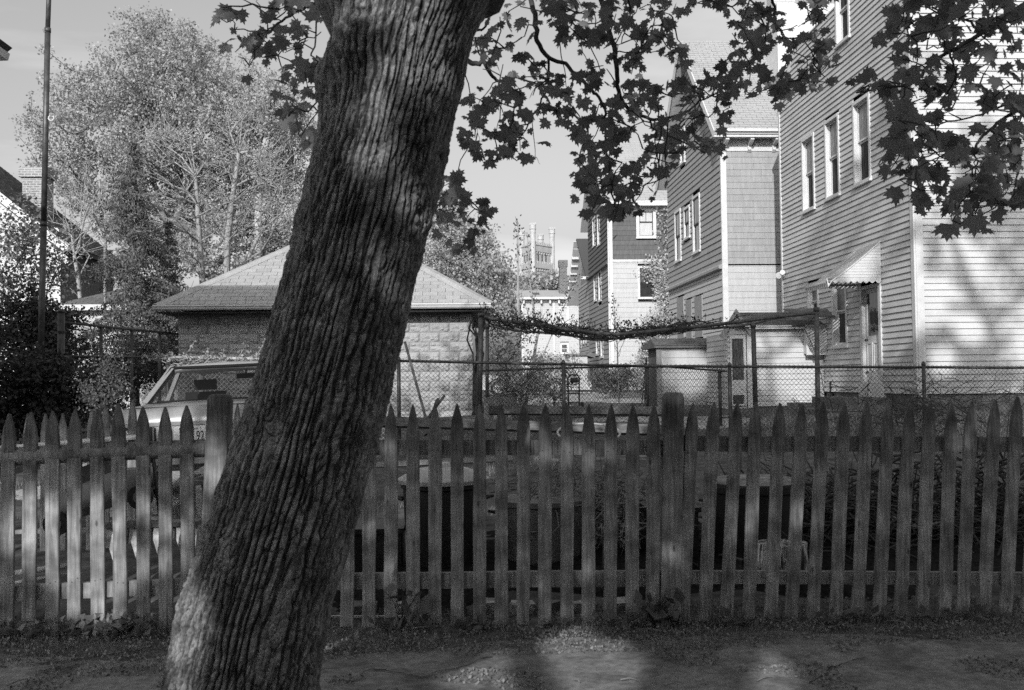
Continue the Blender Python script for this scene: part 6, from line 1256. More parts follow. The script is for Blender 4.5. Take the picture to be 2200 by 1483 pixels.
tag(vm.build('stems', M_vpale, vb), kind='stuff'); V, Fc = leaves(lv, .05*RNG.uniform(.5,1.3,len(lv)), DIAM, DIAMF, spread=1); tag(np_mesh('buds', V, Fc, L_pale, vb), kind='stuff')
RNG = np.random.default_rng(71); random.seed(71)
# ================================================================ parked car (seen from behind)
CYr = 9.75; cc = P(418, 950, CYr); CR = thing('parked_car', (cc.x, CYr, g(CYr)+.12), 'light coloured old sedan parked behind the picket fence, partly hidden by the trunk', 'car')
zc0 = g(CYr)+.07; Mroll = Matrix.Translation((cc.x, CYr, zc0)) @ Matrix.Rotation(math.radians(-2.0), 4, 'Y') @ Matrix.Rotation(math.radians(.0), 4, 'Z')
M_paint = mat('car_paint', .30, .34, rough=.28, scale=2, bump=0, spec=.6); M_rub = mat('black_rubber', .012, .02, rough=.7, scale=20, bump=.1); M_lens = glassmat('tail_lens', .14, rough=.15, wave=.5); M_chr = mat('chrome', .5, .6, rough=.15, scale=5, bump=0, metal=1.0); M_int = mat('car_interior', .03, .05, rough=.8, scale=8, bump=.1)
M_cglass = bpy.data.materials.new('car_glass'); M_cglass.use_nodes = True; _t = M_cglass.node_tree; _b = _t.nodes['Principled BSDF']; _b.inputs['Base Color'].default_value = (.02,.02,.02,1); _b.inputs['Roughness'].default_value = .02; _b.inputs['Specular IOR Level'].default_value = .8
_tr = _t.nodes.new('ShaderNodeBsdfTransparent'); _tr.inputs[0].default_value = (.72,.72,.72,1); _mx = _t.nodes.new('ShaderNodeMixShader'); _fr = _t.nodes.new('ShaderNodeFresnel'); _fr.inputs[0].default_value = 1.5
_gl = _t.nodes.new('ShaderNodeBsdfGlossy'); _gl.inputs['Roughness'].default_value = .02; _t.links.new(_fr.outputs[0], _mx.inputs[0]); _t.links.new(_tr.outputs[0], _mx.inputs[1]); _t.links.new(_gl.outputs[0], _mx.inputs[2]); _t.links.new(_mx.outputs[0], _t.nodes['Material Output'].inputs[0])
def cbuild(m_, name, mt, parent=CR, smooth=False):
    m_.v = [tuple(Mroll @ Vector(v)) for v in m_.v]; return m_.build(name, mt, parent, smooth)
W2 = .80
# body: lofted sections (y, half width, z low, z shoulder, z top)
secs = [(0.0,.70,.42,.62,.80),(0.04,.75,.36,.66,.90),(.12,.775,.32,.70,.945),(.5,.79,.30,.72,.965),(.85,.80,.28,.74,.975),(1.6,.805,.26,.76,.96),(2.6,.805,.26,.76,.93),(3.3,.79,.28,.72,.90),(3.9,.76,.32,.66,.84),(4.15,.70,.38,.58,.72)]
vs = []; 
for (y, w_, zl, zs_, zt_) in secs:
    half = [(w_*.86, zl), (w_*.985, zl+.10), (w_, (zl+zs_)/2+.05), (w_*.995, zs_), (w_*.965, zs_+(zt_-zs_)*.6), (w_*.90, zt_-.012), (w_*.80, zt_), (w_*.4, zt_+.012), (0, zt_+.016)]
    ring = half+[(-x, z) for x, z in half[:-1][::-1]]; vs += [(x, y, z) for x, z in ring]
nr = 17; fs = [(i*nr+j, i*nr+j+1, (i+1)*nr+j+1, (i+1)*nr+j) for i in range(len(secs)-1) for j in range(nr-1)]+[(i*nr+nr-1, i*nr, (i+1)*nr, (i+1)*nr+nr-1) for i in range(len(secs)-1)]
fs += [tuple(range(nr))[::-1], tuple(range((len(secs)-1)*nr, len(secs)*nr))]
m_ = MB(); m_.add(vs, fs); cbuild(m_, 'body', M_paint, smooth=True)
# greenhouse: roof, pillars, glass
zt0_ = .975; zr_ = 1.40
Rw, Bw = .56, .70
rf = []; 
for (y, w_, z) in ((1.30,.545,1.365),(1.42,.565,1.395),(1.9,.585,1.415),(2.4,.575,1.40),(2.62,.555,1.365)):
    for f in (-1,-.92,-.6,0,.6,.92,1): rf.append((w_*f, y, z-.035*abs(f)**3-.02*(abs(f) > .95)))
m_ = MB(); m_.add(rf, [(i*7+j, i*7+j+1, i*7+7+j+1, i*7+7+j) for i in range(4) for j in range(6)]); ro = cbuild(m_, 'roof', M_paint, smooth=True); sm = ro.modifiers.new('thick', 'SOLIDIFY'); sm.thickness = .05
for s in (-1, 1):
    m_ = MB(); m_.bar((s*.69, .80, zt0_-.02), (s*.545, 1.34, 1.335), .05, .10, up=(0,1,0)); cbuild(m_, 'rear_pillar', M_paint)
    m_ = MB(); m_.bar((s*.74, 1.75, .95), (s*.575, 1.80, 1.37), .04, .07, up=(0,1,0)); cbuild(m_, 'door_pillar', M_paint)
    m_ = MB(); m_.bar((s*.70, 3.15, .92), (s*.55, 2.60, 1.34), .05, .05, up=(0,1,0)); cbuild(m_, 'front_pillar', M_paint)
    m_ = MB(); m_.add([(s*.72,1.0,.96),(s*.73,3.05,.93),(s*.565,2.55,1.34),(s*.555,1.42,1.34)], [(0,1,2,3)]); cbuild(m_, 'side_window', M_cglass)
    m_ = MB(); m_.box(s*.755-.03, s*.755+.03, 2.0, 2.0+.02, .72, .73); 
m_ = MB(); m_.add([(-.66,.80,zt0_+.0),(.66,.80,zt0_+.0),(.53,1.30,1.35),(-.53,1.30,1.35)], [(0,1,2,3)]); cbuild(m_, 'rear_window', M_cglass)
m_ = MB(); pts_ = [(-.67,.785,zt0_),(.67,.785,zt0_),(.54,1.295,1.352),(-.54,1.295,1.352)]
for a, b in zip(pts_, pts_[1:]+pts_[:1]): m_.bar(a, b, .022, .02, up=(0,1,.3))
cbuild(m_, 'window_seal', M_rub)
m_ = MB(); m_.add([(-.67,3.1,.92),(.67,3.1,.92),(.53,2.60,1.345),(-.53,2.60,1.345)], [(0,1,2,3)]); cbuild(m_, 'windscreen', M_cglass)
m_ = MB(); m_.box(-.72,.72,.9,3.0,.55,.90); cbuild(m_, 'cabin_floor', M_int)
for s in (-1, 1):
    m_ = MB(); m_.box(s*.36-.22, s*.36+.22, 1.95, 2.08, .85, 1.08); m_.box(s*.36-.12, s*.36+.12, 1.97, 2.05, 1.10, 1.22); cbuild(m_, 'front_seat', M_int)
m_ = MB(); m_.box(-.62,.62,.98,1.10,.85,1.0); cbuild(m_, 'rear_seat', M_int)
m_ = MB(); m_.box(-.11,.13,2.5,2.53,1.22,1.28); m_.tube([(0,2.52,1.28),(0,2.56,1.36)], .01, 6); cbuild(m_, 'mirror', M_int)
m_ = MB(); m_.bar((-.66,.035,.842), (.66,.035,.842), .012, .012); m_.bar((-.70,.10,.945),(.70,.10,.945), .008, .006); cbuild(m_, 'boot_seam', M_rub)
m_ = MB(); m_.box(-.70,.70,-.012,.05,.765,.80); cbuild(m_, 'boot_lip', M_paint)
for s in (-1, 1):
    m_ = MB(); m_.box(s*.47-.18 if s > 0 else -.73, s*.47+.26 if s > 0 else -.36, -.03, .06, .60, .765); q = cbuild(m_, 'tail_light', M_rub)
    for k in range(2):
        m_ = MB(); x0 = (-.70+k*.17) if s < 0 else (.38+k*.17); m_.box(x0, x0+.14, -.042, -.03, .635, .74); cbuild(m_, 'lens', M_lens, q)
    m_ = MB(); a, b = (-.735, -.355) if s < 0 else (.355, .735); m_.bar((a,-.04,.598),(b,-.04,.598),.012,.012); m_.bar((b if s < 0 else a,-.04,.598),(b if s < 0 else a,-.04,.765),.012,.012, up=(0,1,0)); cbuild(m_, 'chrome_edge', M_chr, q)
m_ = MB(); m_.box(-.74,.74,-.14,.02,.40,.52); cbuild(m_, 'bumper', M_chr)
# number plate
pl0 = (-.175, -.035, .585); m_ = MB(); m_.box(-.16,.14,-.042,-.032,.60,.752); M_plate = mat('plate_white', .62, .68, rough=.4, scale=3, bump=0); plt = cbuild(m_, 'number_plate', M_plate)
M_ink = mat('plate_ink', .03, .04, rough=.5, scale=3, bump=0)
def text(s, x, z, size, parent, y=-.0435, M=Mroll, mt=M_ink, sx=1.0):
    cu = bpy.data.curves.new('lettering', 'FONT'); cu.body = s; cu.size = size; cu.extrude = .0008; cu.align_x = 'CENTER'; o_ = bpy.data.objects.new('tmp', cu); COL.objects.link(o_)
    dg = bpy.context.evaluated_depsgraph_get(); me = bpy.data.meshes.new_from_object(o_.evaluated_get(dg)); bpy.data.objects.remove(o_)
    me.transform(M @ Matrix.Translation((x, y, z)) @ Matrix.Rotation(math.pi/2, 4, 'X') @ Matrix.Diagonal((sx,1,1,1))); me.materials.clear(); me.materials.append(mt)
    o = bpy.data.objects.new('lettering', me); COL.objects.link(o); child(o, parent); return o
text('I', -.095, .618, .125, plt, sx=.7); text('92', .088, .618, .125, plt, sx=.62)
text('Rhode Island', .0, .722, .026, plt); text('•', -.082, .718, .036, plt); text('•', .090, .722, .036, plt)
m_ = MB(); q0 = (-.105, -.0445); m_.tube([(q0[0],q0[1],.722),(q0[0],q0[1],.742)], .0015, 4); m_.tube([(q0[0]-.008,q0[1],.728),(q0[0]-.004,q0[1],.721),(q0[0]+.004,q0[1],.721),(q0[0]+.008,q0[1],.728)], .0014, 4); cbuild(m_, 'anchor_emblem', M_ink, plt)
for s in (-1, 1):
    for y in (.75, 3.3):
        m_ = MB(); prof = [(.0,-.09),(.19,-.09),(.27,-.085),(.295,-.06),(.295,.06),(.27,.085),(.0,.09)]; n = 22; vs = [(s*.70+z, y+r*math.cos(2*math.pi*j/n), .29+r*math.sin(2*math.pi*j/n)) for r, z in prof for j in range(n)]
        m_.add(vs, [(i*n+j, i*n+(j+1)%n, (i+1)*n+(j+1)%n, (i+1)*n+j) for i in range(len(prof)-1) for j in range(n)]); wh = cbuild(m_, 'wheel', M_rub, smooth=True)
        m_ = MB(); vs = [(s*.70+s*.092, y+r*math.cos(2*math.pi*j/n), .29+r*math.sin(2*math.pi*j/n)) for r in (.02,.17) for j in range(n)]; m_.add(vs, [(j,(j+1)%n,(j+1)%n+n,j+n) for j in range(n)]); cbuild(m_, 'hub_cap', M_chr, wh)

# ================================================================ pickup truck, side on, far behind
TYY = 42.0; s_px = lambda px, py: P(px, py, TYY)
tb = s_px(1130, 850); TK = thing('pickup_truck', (tb.x, TYY, .84), 'pale old pickup truck seen side on through the garden bushes', 'truck'); M_tr = mat('truck_paint', .45, .55, rough=.4, scale=2, bump=0, dirt=.2)
def tpoly(pts, y0, y1, name, mt, parent=TK): m_ = MB(); m_.prism([tuple(P(x, y, TYY)) for x, y in pts], (0, 1, 0)); m_.v = [(v[0], (TYY+y0 if abs(v[1]-TYY) < .01 else TYY+y1), v[2]) for v in m_.v]; return m_.build(name, mt, parent)
tpoly([(1025,838),(1025,806),(1146,806),(1146,840)], 0, 1.7, 'bed', M_tr)
tpoly([(1146,840),(1146,800),(1222,800),(1228,812),(1262,814),(1271,822),(1271,838)], 0.02, 1.68, 'body', M_tr)
cab = tpoly([(1147,769),(1150,762),(1165,760),(1205,761),(1214,766),(1214,769)], .1, 1.55, 'cab_roof', M_tr)
for pts in ([(1147,769),(1152,769),(1156,800),(1150,800)], [(1156,769),(1160,769),(1160,800),(1157,800)], [(1190,769),(1193,769),(1193,800),(1190,800)], [(1210,769),(1214,769),(1223,800),(1219,800)]): tpoly(pts, .1, .2, 'pillar', M_tr); tpoly(pts, 1.45, 1.55, 'pillar', M_tr)
tpoly([(1160,771),(1190,771),(1190,799),(1160,799)], .16, .17, 'side_window', M_cglass); tpoly([(1193,771),(1209,771),(1218,799),(1193,799)], .16, .17, 'side_window', M_cglass)
tpoly([(1150,842),(1150,838),(1271,838),(1273,842)], -.03, 0.0, 'sill', M_rub)
for px in (1070, 1192):
    c = P(px, 838, TYY); m_ = MB(); n = 20
    for (r0_, r1_, yy, nm) in ((.0,.33,-.02,0),): m_.add([(c.x+.33*math.cos(2*math.pi*j/n), TYY+yy_, .84+.34+.33*math.sin(2*math.pi*j/n)) for yy_ in (-.04, .2) for j in range(n)], [tuple(range(n)), tuple(range(2*n-1, n-1, -1))]+[(j, j+n, (j+1)%n+n, (j+1)%n) for j in range(n)])
    wh = m_.build('wheel', M_rub, TK); m_ = MB(); m_.add([(c.x+.2*math.cos(2*math.pi*j/n), TYY-.05, 1.18+.2*math.sin(2*math.pi*j/n)) for j in range(n)], [tuple(range(n))]); m_.build('hub_cap', M_tr, wh)
    m_ = MB(); m_.tube([(c.x+.43*math.cos(a), TYY-.03, 1.15+.43*math.sin(a)) for a in np.linspace(0, math.pi, 12)], .03, 5); m_.build('wheel_arch', M_rub, TK)
# small canopy / box shape right of it
bx = thing('small_outbuilding', tuple(P(1240, 830, 55)), 'tiny low white shed with peaked end beyond the pickup', 'shed')
m_ = MB(); a = P(1222, 764, 55); b = P(1262, 764, 55); m_.box(a.x, b.x, 55, 57, .8, a.z); m_.build('wall', M_pale, bx); m_ = MB(); m_.prism([(b.x-.1, 54.8, a.z), (b.x+.15, 54.8, a.z+.2), (b.x+.4, 54.8, a.z-.05), (b.x+.4, 54.8, a.z-.15)], (0, 2, 0)); m_.box(a.x-.1, b.x-.1, 54.8, 57, a.z, a.z+.10); m_.build('roof', M_roofM, bx)
# hand truck
hy = 22.6; h0 = P(1233, 880, hy); HT = thing('hand_truck', tuple(h0), 'upright two wheeled hand truck standing by the garden bed', 'hand truck'); h0.z = g(hy)
m_ = MB(); ht = P(1233, 806, hy).z; m_.tube([(h0.x-.12, hy, h0.z+.05), (h0.x-.13, hy, ht-.06), (h0.x-.08, hy, ht), (h0.x+.08, hy, ht), (h0.x+.13, hy, ht-.06), (h0.x+.12, hy, h0.z+.05)], .018, 7); m_.build('frame', M_rub, HT)
for k in (.25, .5, .75): m_ = MB(); z = h0.z+(ht-h0.z)*k; m_.tube([(h0.x-.12, hy, z), (h0.x+.12, hy, z)], .012, 6); m_.build('crossbar', M_rub, HT)
m_ = MB(); m_.box(h0.x-.18, h0.x+.18, hy-.25, hy, h0.z+.02, h0.z+.035); m_.build('toe_plate', M_rub, HT)
m_ = MB(); m_.tube([(h0.x-.08, hy-.1, ht-.12), (h0.x+.08, hy-.1, ht-.12)], .06, 10); m_.build('reel', M_rub, HT)
for s in (-1, 1): m_ = MB(); m_.tube([(h0.x+s*.16, hy, h0.z+.10), (h0.x+s*.22, hy, h0.z+.10)], .10, 14); m_.build('wheel', M_rub, HT)
# ladder by bush, step boxes
lad = P(1400, 800, 27.5); LD = thing('step_ladder', (lad.x, 27.5, g(27.5)), 'top of a small dark step ladder beside the low board shed', 'ladder'); zt = P(1400, 768, 27.5).z
for s in (-1, 1): m_ = MB(); m_.tube([(lad.x+s*.14, 27.5, zt), (lad.x+s*.24, 27.3, g(27.5))], .02, 6); m_.build('leg', M_rub, LD); m_ = MB(); m_.tube([(lad.x+s*.14, 27.5, zt), (lad.x+s*.2, 28.0, g(27.5))], .015, 6); m_.build('leg', M_rub, LD)
for k in range(5): m_ = MB(); f = k/5; m_.box(lad.x-.15-.1*f, lad.x+.15+.1*f, 27.4-.1*f, 27.5-.1*f, zt-(zt-g(27.5))*f-.02, zt-(zt-g(27.5))*f); m_.build('step', M_rub, LD)
# hose coil and meter on the shed corner
hc = P(1792, 850, 22.6); HO = thing('hose_reel', tuple(hc), 'dark garden hose hung in a long coil beside the back step', 'hose')
for k in range(7):
    a = 1786+k*2.6; m_ = MB(); m_.tube([P(1790+RNG.normal(0,1), 797+abs(k-3)*2, 22.6), P(a-3, 825, 22.5), P(a, 868+RNG.normal(0,4), 22.5), P(a+3, 830, 22.48), P(1793, 800, 22.55)], .016, 6); m_.build('loop', M_rub, HO, smooth=True)
MTR = thing('gas_meter', tuple(P(1808, 818, 22.4)), 'small round white vent pipe cap beside the hose', 'pipe'); m_ = MB(); c = P(1806, 818, 22.3); m_.lathe((c.x, c.y, c.z), [(.07,0),(.08,.02),(.05,.05),(.075,.06),(.01,.07)], 14); m_.tube([c, (c.x, c.y, g(22.3))], .03, 8); m_.build('vent_pipe', M_trim, MTR)

# ================================================================ yard clutter between the fences
M_dkmet = mat('dark_metal', .03, .07, rough=.5, scale=8, bump=.2, metal=.4); M_dull = mat('dull_plastic', .10, .18, rough=.5, scale=5, bump=.1); M_wht = mat('peeling_white', .30, .62, rough=.7, scale=14, bump=.3, contrast=(.42,.58))
M_black = mat('black_plastic', .015, .03, rough=.5, scale=5, bump=.1)
def can(px, pyt, pyb, Y, rpx, label, lid=None, name='rubbish_bin', mt=M_black):
    c = P(px, pyb, Y); r = rpx*Y/F; zt = P(px, pyt, Y).z; t = thing(name, (c.x, Y, g(Y)), label, 'bin'); h = zt-g(Y); m_ = MB(); m_.lathe((c.x, Y, g(Y)), [(r*.82,0),(r*.86,.03),(r*.95,h*.55),(r*.98,h*.9),(r*1.04,h*.92),(r*1.04,h)], 28); m_.build('bin_body', mt, t, smooth=False)
    for s in (-1, 1): m_ = MB(); m_.tube([(c.x+s*r*.98, Y-.05, g(Y)+h*.78), (c.x+s*(r+.06), Y, g(Y)+h*.80), (c.x+s*r*.98, Y+.05, g(Y)+h*.78)], .012, 6); m_.build('handle', mt, t)
    if lid: m_ = MB(); m_.lathe((c.x, Y, zt), [(r*1.10,-.02),(r*1.12,.01),(r*.95,.04),(r*.6,.085),(r*.18,.10),(r*.16,.13),(.01,.135)], 28); m_.build('lid', lid, t, smooth=False)
    return t
can(955, 1030, 1290, 7.7, 88, 'large black rubbish bin with pale domed lid behind the middle pickets', lid=mat('pale_lid', .35, .5, rough=.4, scale=5, bump=.05))
can(1165, 1070, 1290, 7.8, 95, 'wide dark tub heaped with dry brushwood behind the pickets', mt=M_dull, name='garden_tub')
can(1620, 1040, 1200, 7.7, 100, 'dark barrel with pale flaking top rim right of the tall fence post', lid=None, name='barrel')
c = P(1620, 1040, 7.7); t = thing('barrel_cover', (c.x, 7.7, c.z), 'flat pale weathered cover lying on the dark barrel', 'cover'); m_ = MB(); m_.lathe((c.x, 7.7, c.z), [(.33,0),(.35,.02),(.31,.045),(.22,.06),(.01,.055)], 17); m_.build('disc', mat('weathered_cover', .10, .42, rough=.9, scale=7, bump=.6), t)
def lidbox(x0, x1, y0, y1, Y, dep, name, label, mt, cat):
    a = P(x0, y1, Y); b = P(x1, y0, Y); t = thing(name, ((a.x+b.x)/2, Y, g(Y)), label, cat); m_ = MB(); m_.box(a.x, b.x, Y, Y+dep, max(g(Y), a.z), b.z-.04); m_.build('box', mt, t); m_ = MB(); m_.box(a.x-.02, b.x+.02, Y-.02, Y+dep+.02, b.z-.038, b.z); m_.build('lid', mt, t); return t
lidbox(760, 862, 1135, 1290, 7.5, .5, 'storage_box', 'low black storage box beside the domed lid bin', M_black, 'box')
lidbox(1400, 1500, 1090, 1300, 7.6, .5, 'storage_box', 'dark box in deep shade behind the tall middle fence post', M_black, 'box')
# peeling log stump
c = P(1682, 1300, 7.2); t = thing('stump', (c.x, 7.2, g(7.2)), 'short upright log with peeling white painted bark behind the right pickets', 'log'); zt = P(1682, 1166, 7.2).z; m_ = MB(); n = 26; vs = []
for k, z in enumerate(np.linspace(g(7.2)-.02, zt, 8)):
    for j in range(n): a = 2*math.pi*j/n; r = .185*(1+.04*math.sin(3*a+k)+.05*(k == 0)); vs.append((c.x+r*math.cos(a), 7.2+r*math.sin(a), z))
m_.add(vs, [(i*n+j, i*n+(j+1)%n, (i+1)*n+(j+1)%n, (i+1)*n+j) for i in range(7) for j in range(n)]+[tuple(range(7*n, 8*n))]); m_.build('log', mat('peeling_bark', .05, .60, rough=.8, scale=3.2, stretch=(9,9,.9), bump=.6, contrast=(.44,.54)), t)
# brushwood piles
def brush(name, label, boxes, n, seed, mt=M_twig, L_=.55, r=.006):
    rr = np.random.default_rng(seed); m_ = MB(); (x, y, z) = boxes[0][:3]; t = thing(name, (x, y, g(y)), label, 'brushwood')
    for q in range(n):
        b = boxes[rr.integers(len(boxes))]; p = Vector((b[0]+rr.normal(0,b[3]), b[1]+rr.normal(0,b[4]), max(g(b[1])+.02, b[2]+rr.normal(0,b[5])))); d = Vector((rr.normal(0,1), rr.normal(0,.7), rr.normal(0,.45))).normalized(); l = L_*rr.uniform(.4,1.2); k = Vector((rr.normal(0,.08), 0, rr.normal(0,.08)))
        m_.tube([p-d*l/2, p-d*l/6+k, p+d*l/6+k*.5, p+d*l/2+k*2], [r*1.2, r, r*.8, r*.3], 4, cap=False)
    tag(m_.build('sticks', mt, t), kind='stuff'); return t
q = P(1250, 1040, 7.9); brush('brushwood', 'heap of dry pale twigs spilling from the wide tub', [(q.x, 7.9, q.z-.08, .28, .2, .10), (q.x+.25, 7.9, q.z-.25, .2, .2, .12)], 260, 5, mt=mat('dry_twig', .14, .3, rough=.9, scale=20, bump=.2), L_=.45)
q = P(1950, 1080, 8.3); brush('brushwood', 'dark pile of cut branches behind the right end of the picket fence', [(q.x-.3, 8.1, q.z-.25, .9, .35, .2), (q.x, 8.3, q.z-.05, .6, .3, .16), (q.x+.6, 8.3, q.z-.0, .5, .3, .2), (q.x-.7, 8.3, q.z-.15, .3, .3, .12), (q.x, 8.2, q.z-.4, .8, .3, .15)], 760, 6, L_=.8, r=.009)
q = P(1750, 1050, 8.3); brush('brushwood', 'scatter of grey twigs beside the dark barrel', [(q.x, 8.4, q.z-.1, .25, .2, .12)], 120, 8, mt=mat('dry_twig', .14, .3), L_=.5)
q = P(2050, 880, 13.5); brush('brushwood', 'thin tangled brush growing at the foot of the big white house', [(q.x, 13.8, q.z, .8, .5, .2)], 200, 9, L_=.7, r=.005)
def plank(x0, y0, x1, y1, Y0, Y1, wd, th, label, mt=M_board, name='plank'):
    a, b = P(x0, y0, Y0), P(x1, y1, Y1); m_ = MB(); m_.bar(a, b, wd, th, up=(0,.3,1)); o = m_.build(name, mt); tag(o, label, 'plank'); return o
plank(1905, 1115, 2220, 1160, 8.0, 8.1, .03, .075, 'pale squared timber lying across the brush pile at right', M_board)
plank(2050, 975, 2230, 1080, 8.2, 8.2, .03, .035, 'thin pale batten sloping down over the brush pile at the right edge', M_board)
plank(800, 1000, 1100, 985, 9.5, 9.6, .05, .05, 'pale board lying on the grass behind the rubbish bins')
plank(760, 905, 1420, 925, 13.0, 12.6, .12, .12, 'long squared timber edging the garden bed in front of the chain link fence', mat('old_timber', .10, .2, rough=.9, scale=6, stretch=(1,6,6), bump=.4))
plank(1050, 882, 1420, 884, 17.5, 17.5, .12, .14, 'weathered edging timber beyond the chain link fence', MATS['old_timber'])
plank(870, 735, 915, 900, 14.8, 14.4, .035, .035, 'thin stick leaning against the chain link fence', M_rust, 'stick')
plank(940, 858, 915, 935, 14.0, 13.8, .12, .03, 'dark broken board leaning by the stick', M_twig)
plank(955, 850, 918, 900, 14.0, 13.9, .05, .03, 'second dark broken slat leaning by the stick', M_twig)
# hoop by the timber
q = P(1265, 930, 12.0); m_ = MB(); m_.tube([(q.x+.38*math.cos(a), 12.0+.25*math.sin(a), q.z-.0+.10*math.sin(a)) for a in np.linspace(0, 6.283, 26)], .014, 6); tag(m_.build('hoop', M_pipel, smooth=True), 'thin pale metal hoop lying on the grass near the centre', 'hoop')
# garden pots and figure by the pergola
for (px, py, r, lab) in ((1075, 868, .22, 'dark rectangular planter under the pergola bush'),):
    q = P(px, py, 18.3); m_ = MB(); m_.box(q.x-.3, q.x+.3, 18.2, 18.5, g(18.3), q.z+.12); tag(m_.build('planter', M_midg), lab, 'planter')
for (px, py, lab) in ((1065, 884, 'left small white garden ornament at the bed edge'), (1096, 884, 'right small white garden ornament at the bed edge')):
    q = P(px, py, 17.9); m_ = MB(); m_.lathe((q.x, 17.9, g(17.9)), [(.05,0),(.06,.03),(.03,.10),(.045,.15),(.03,.2),(.01,.22)], 10); tag(m_.build('garden_ornament', M_trim, smooth=True), lab, 'ornament')
# left clutter: mower-like machine, white moulded legs, pipes, small table
q = P(235, 1060, 7.4); t = thing('lawn_mower', (q.x, 7.4, g(7.4)), 'old dull metal mower deck propped at a slant behind the left pickets', 'mower'); M4 = Matrix.Translation(q) @ Matrix.Rotation(math.radians(-17), 4, 'Y')
m_ = MB(); sec = []
for (x, w_, z0_, z1_) in ((-.37,.08,-.03,.03),(-.33,.2,-.06,.07),(-.15,.26,-.08,.12),(.12,.27,-.08,.14),(.30,.22,-.07,.10),(.36,.1,-.04,.05)):
    ring = [(x, -w_, z0_), (x, -w_, (z0_+z1_)/2), (x, -w_*.6, z1_), (x, w_*.6, z1_), (x, w_, (z0_+z1_)/2), (x, w_, z0_)]; sec += [tuple(M4 @ Vector(p)) for p in ring]
m_.add(sec, [(i*6+j, i*6+(j+1) % 6, (i+1)*6+(j+1) % 6, (i+1)*6+j) for i in range(5) for j in range(6)]+[tuple(range(6)), tuple(range(35, 29, -1))]); m_.build('deck', M_dull, t, smooth=True)
m_ = MB(); m_.obox(M4, -.14,.10,-.12,.12,.12,.24); m_.obox(M4, -.05,.02,-.06,.06,.24,.29); m_.build('engine', M_dkmet, t)
m_ = MB(); m_.obox(M4, -.38,.38,-.275,-.25,-.10,-.05); m_.build('skirt', M_dkmet, t)
for x in (-.30,.30): m_ = MB(); cpt = M4 @ Vector((x, -.27, -.09)); m_.tube([cpt, cpt+Vector((0,-.045,0))], .085, 16); wh = m_.build('wheel', M_rub, t); m_ = MB(); m_.tube([cpt+Vector((0,-.046,0)), cpt+Vector((0,-.05,0))], .045, 12); m_.build('hub', M_dull, wh)
m_ = MB(); m_.tube([M4 @ Vector((.33,-.15,.05)), M4 @ Vector((.42,-.15,.15)), P(345, 1120, 7.3)], .014, 6); m_.build('handle', M_dkmet, t, smooth=True)
t = thing('plastic_trestle', tuple(P(320, 1200, 7.0)), 'white moulded trestle with tapering speckled legs low behind the left pickets', 'trestle')
for (x, k) in ((235,0),(286,1),(335,2),(385,3)):
    m_ = MB(); a = [P(x-6, 1132, 7.05), P(x+40, 1128, 7.05), P(x+36, 1165, 7.0), P(x+26, 1240, 6.95), P(x+18, 1240, 6.95), P(x-6, 1160, 7.0)]; m_.prism(a, (0, .05, 0)); m_.build('leg', M_wht, t)
m_ = MB(); a, b = P(232, 1128, 7.1), P(430, 1122, 7.1); m_.bar(a, b, .16, .03); m_.build('top', M_dull, t)
for (x0, y0, x1, y1, r, lab) in ((-20,1240,170,1212,.021,'upper bright metal pipe lying behind the left pickets'), (-20,1262,150,1232,.014,'lower thin pipe lying behind the left pickets')):
    m_ = MB(); m_.tube([P(x0,y0,7.1), P(x1,y1,7.2)], r, 10); tag(m_.build('metal_pipe', M_pipel, smooth=True), lab, 'pipe')
t = thing('garden_table', tuple(P(445, 1150, 7.8)), 'small pale garden table with folded cloth just left of the trunk', 'table')
for x in (428, 560):
    for y_, dy_ in ((7.7, 0), (8.2, -5)): m_ = MB(); m_.bar(P(x, 1040+dy_, y_), P(x+3, 1180+dy_*2, y_), .045, .045); m_.build('leg', M_wht, t)
m_ = MB(); m_.bar(P(420, 1030, 7.95), P(570, 1030, 7.95), .55, .03); m_.build('tabletop', M_dull, t)
m_ = MB(); a = P(445, 1008, 7.9); m_.prism([(a.x-.10, 7.8, a.z-.03), (a.x-.03, 7.8, a.z+.02), (a.x+.2, 7.8, a.z+.03), (a.x+.4, 7.8, a.z-.03)], (0, .3, 0)); tag(m_.build('folded_cloth', mat('cloth', .4, .5, rough=.9, scale=10, bump=.2)), 'folded pale cloth lying on the small garden table', 'cloth')
# broken masonry and foundations showing under the fence
for k in range(9):
    x = 780+k*68; a = PL(x, 1318, -.35); m_ = MB(); w_ = RNG.uniform(.06,.1); a.z = g(a.y)+.02
    vs = [(a.x+sx*w_*RNG.uniform(.7,1.1), a.y+sy*.06*RNG.uniform(.7,1.1), a.z+sz*.06*RNG.uniform(.6,1.2)) for sz in (-1,1) for sx, sy in ((-1,-1),(1,-1),(1,1),(-1,1))]
    m_.add(vs, [(0,3,2,1),(4,5,6,7),(0,1,5,4),(1,2,6,5),(2,3,7,6),(3,0,4,7)]); o = m_.build('stone', M_wht if k % 3 else M_found); tag(o, ['first','second','third','fourth','fifth','sixth','seventh','eighth','ninth'][k]+' rough stone right of the trunk in the row at the fence foot', 'stone', 'stones along the foot of the fence')
m_ = MB(); m_.bar(PL(690, 1325, -.12), PL(905, 1325, -.12), .02, .012); tag(m_.build('metal_strip', M_pipel), 'thin bright metal strip on the ground beside the trunk foot', 'strip')

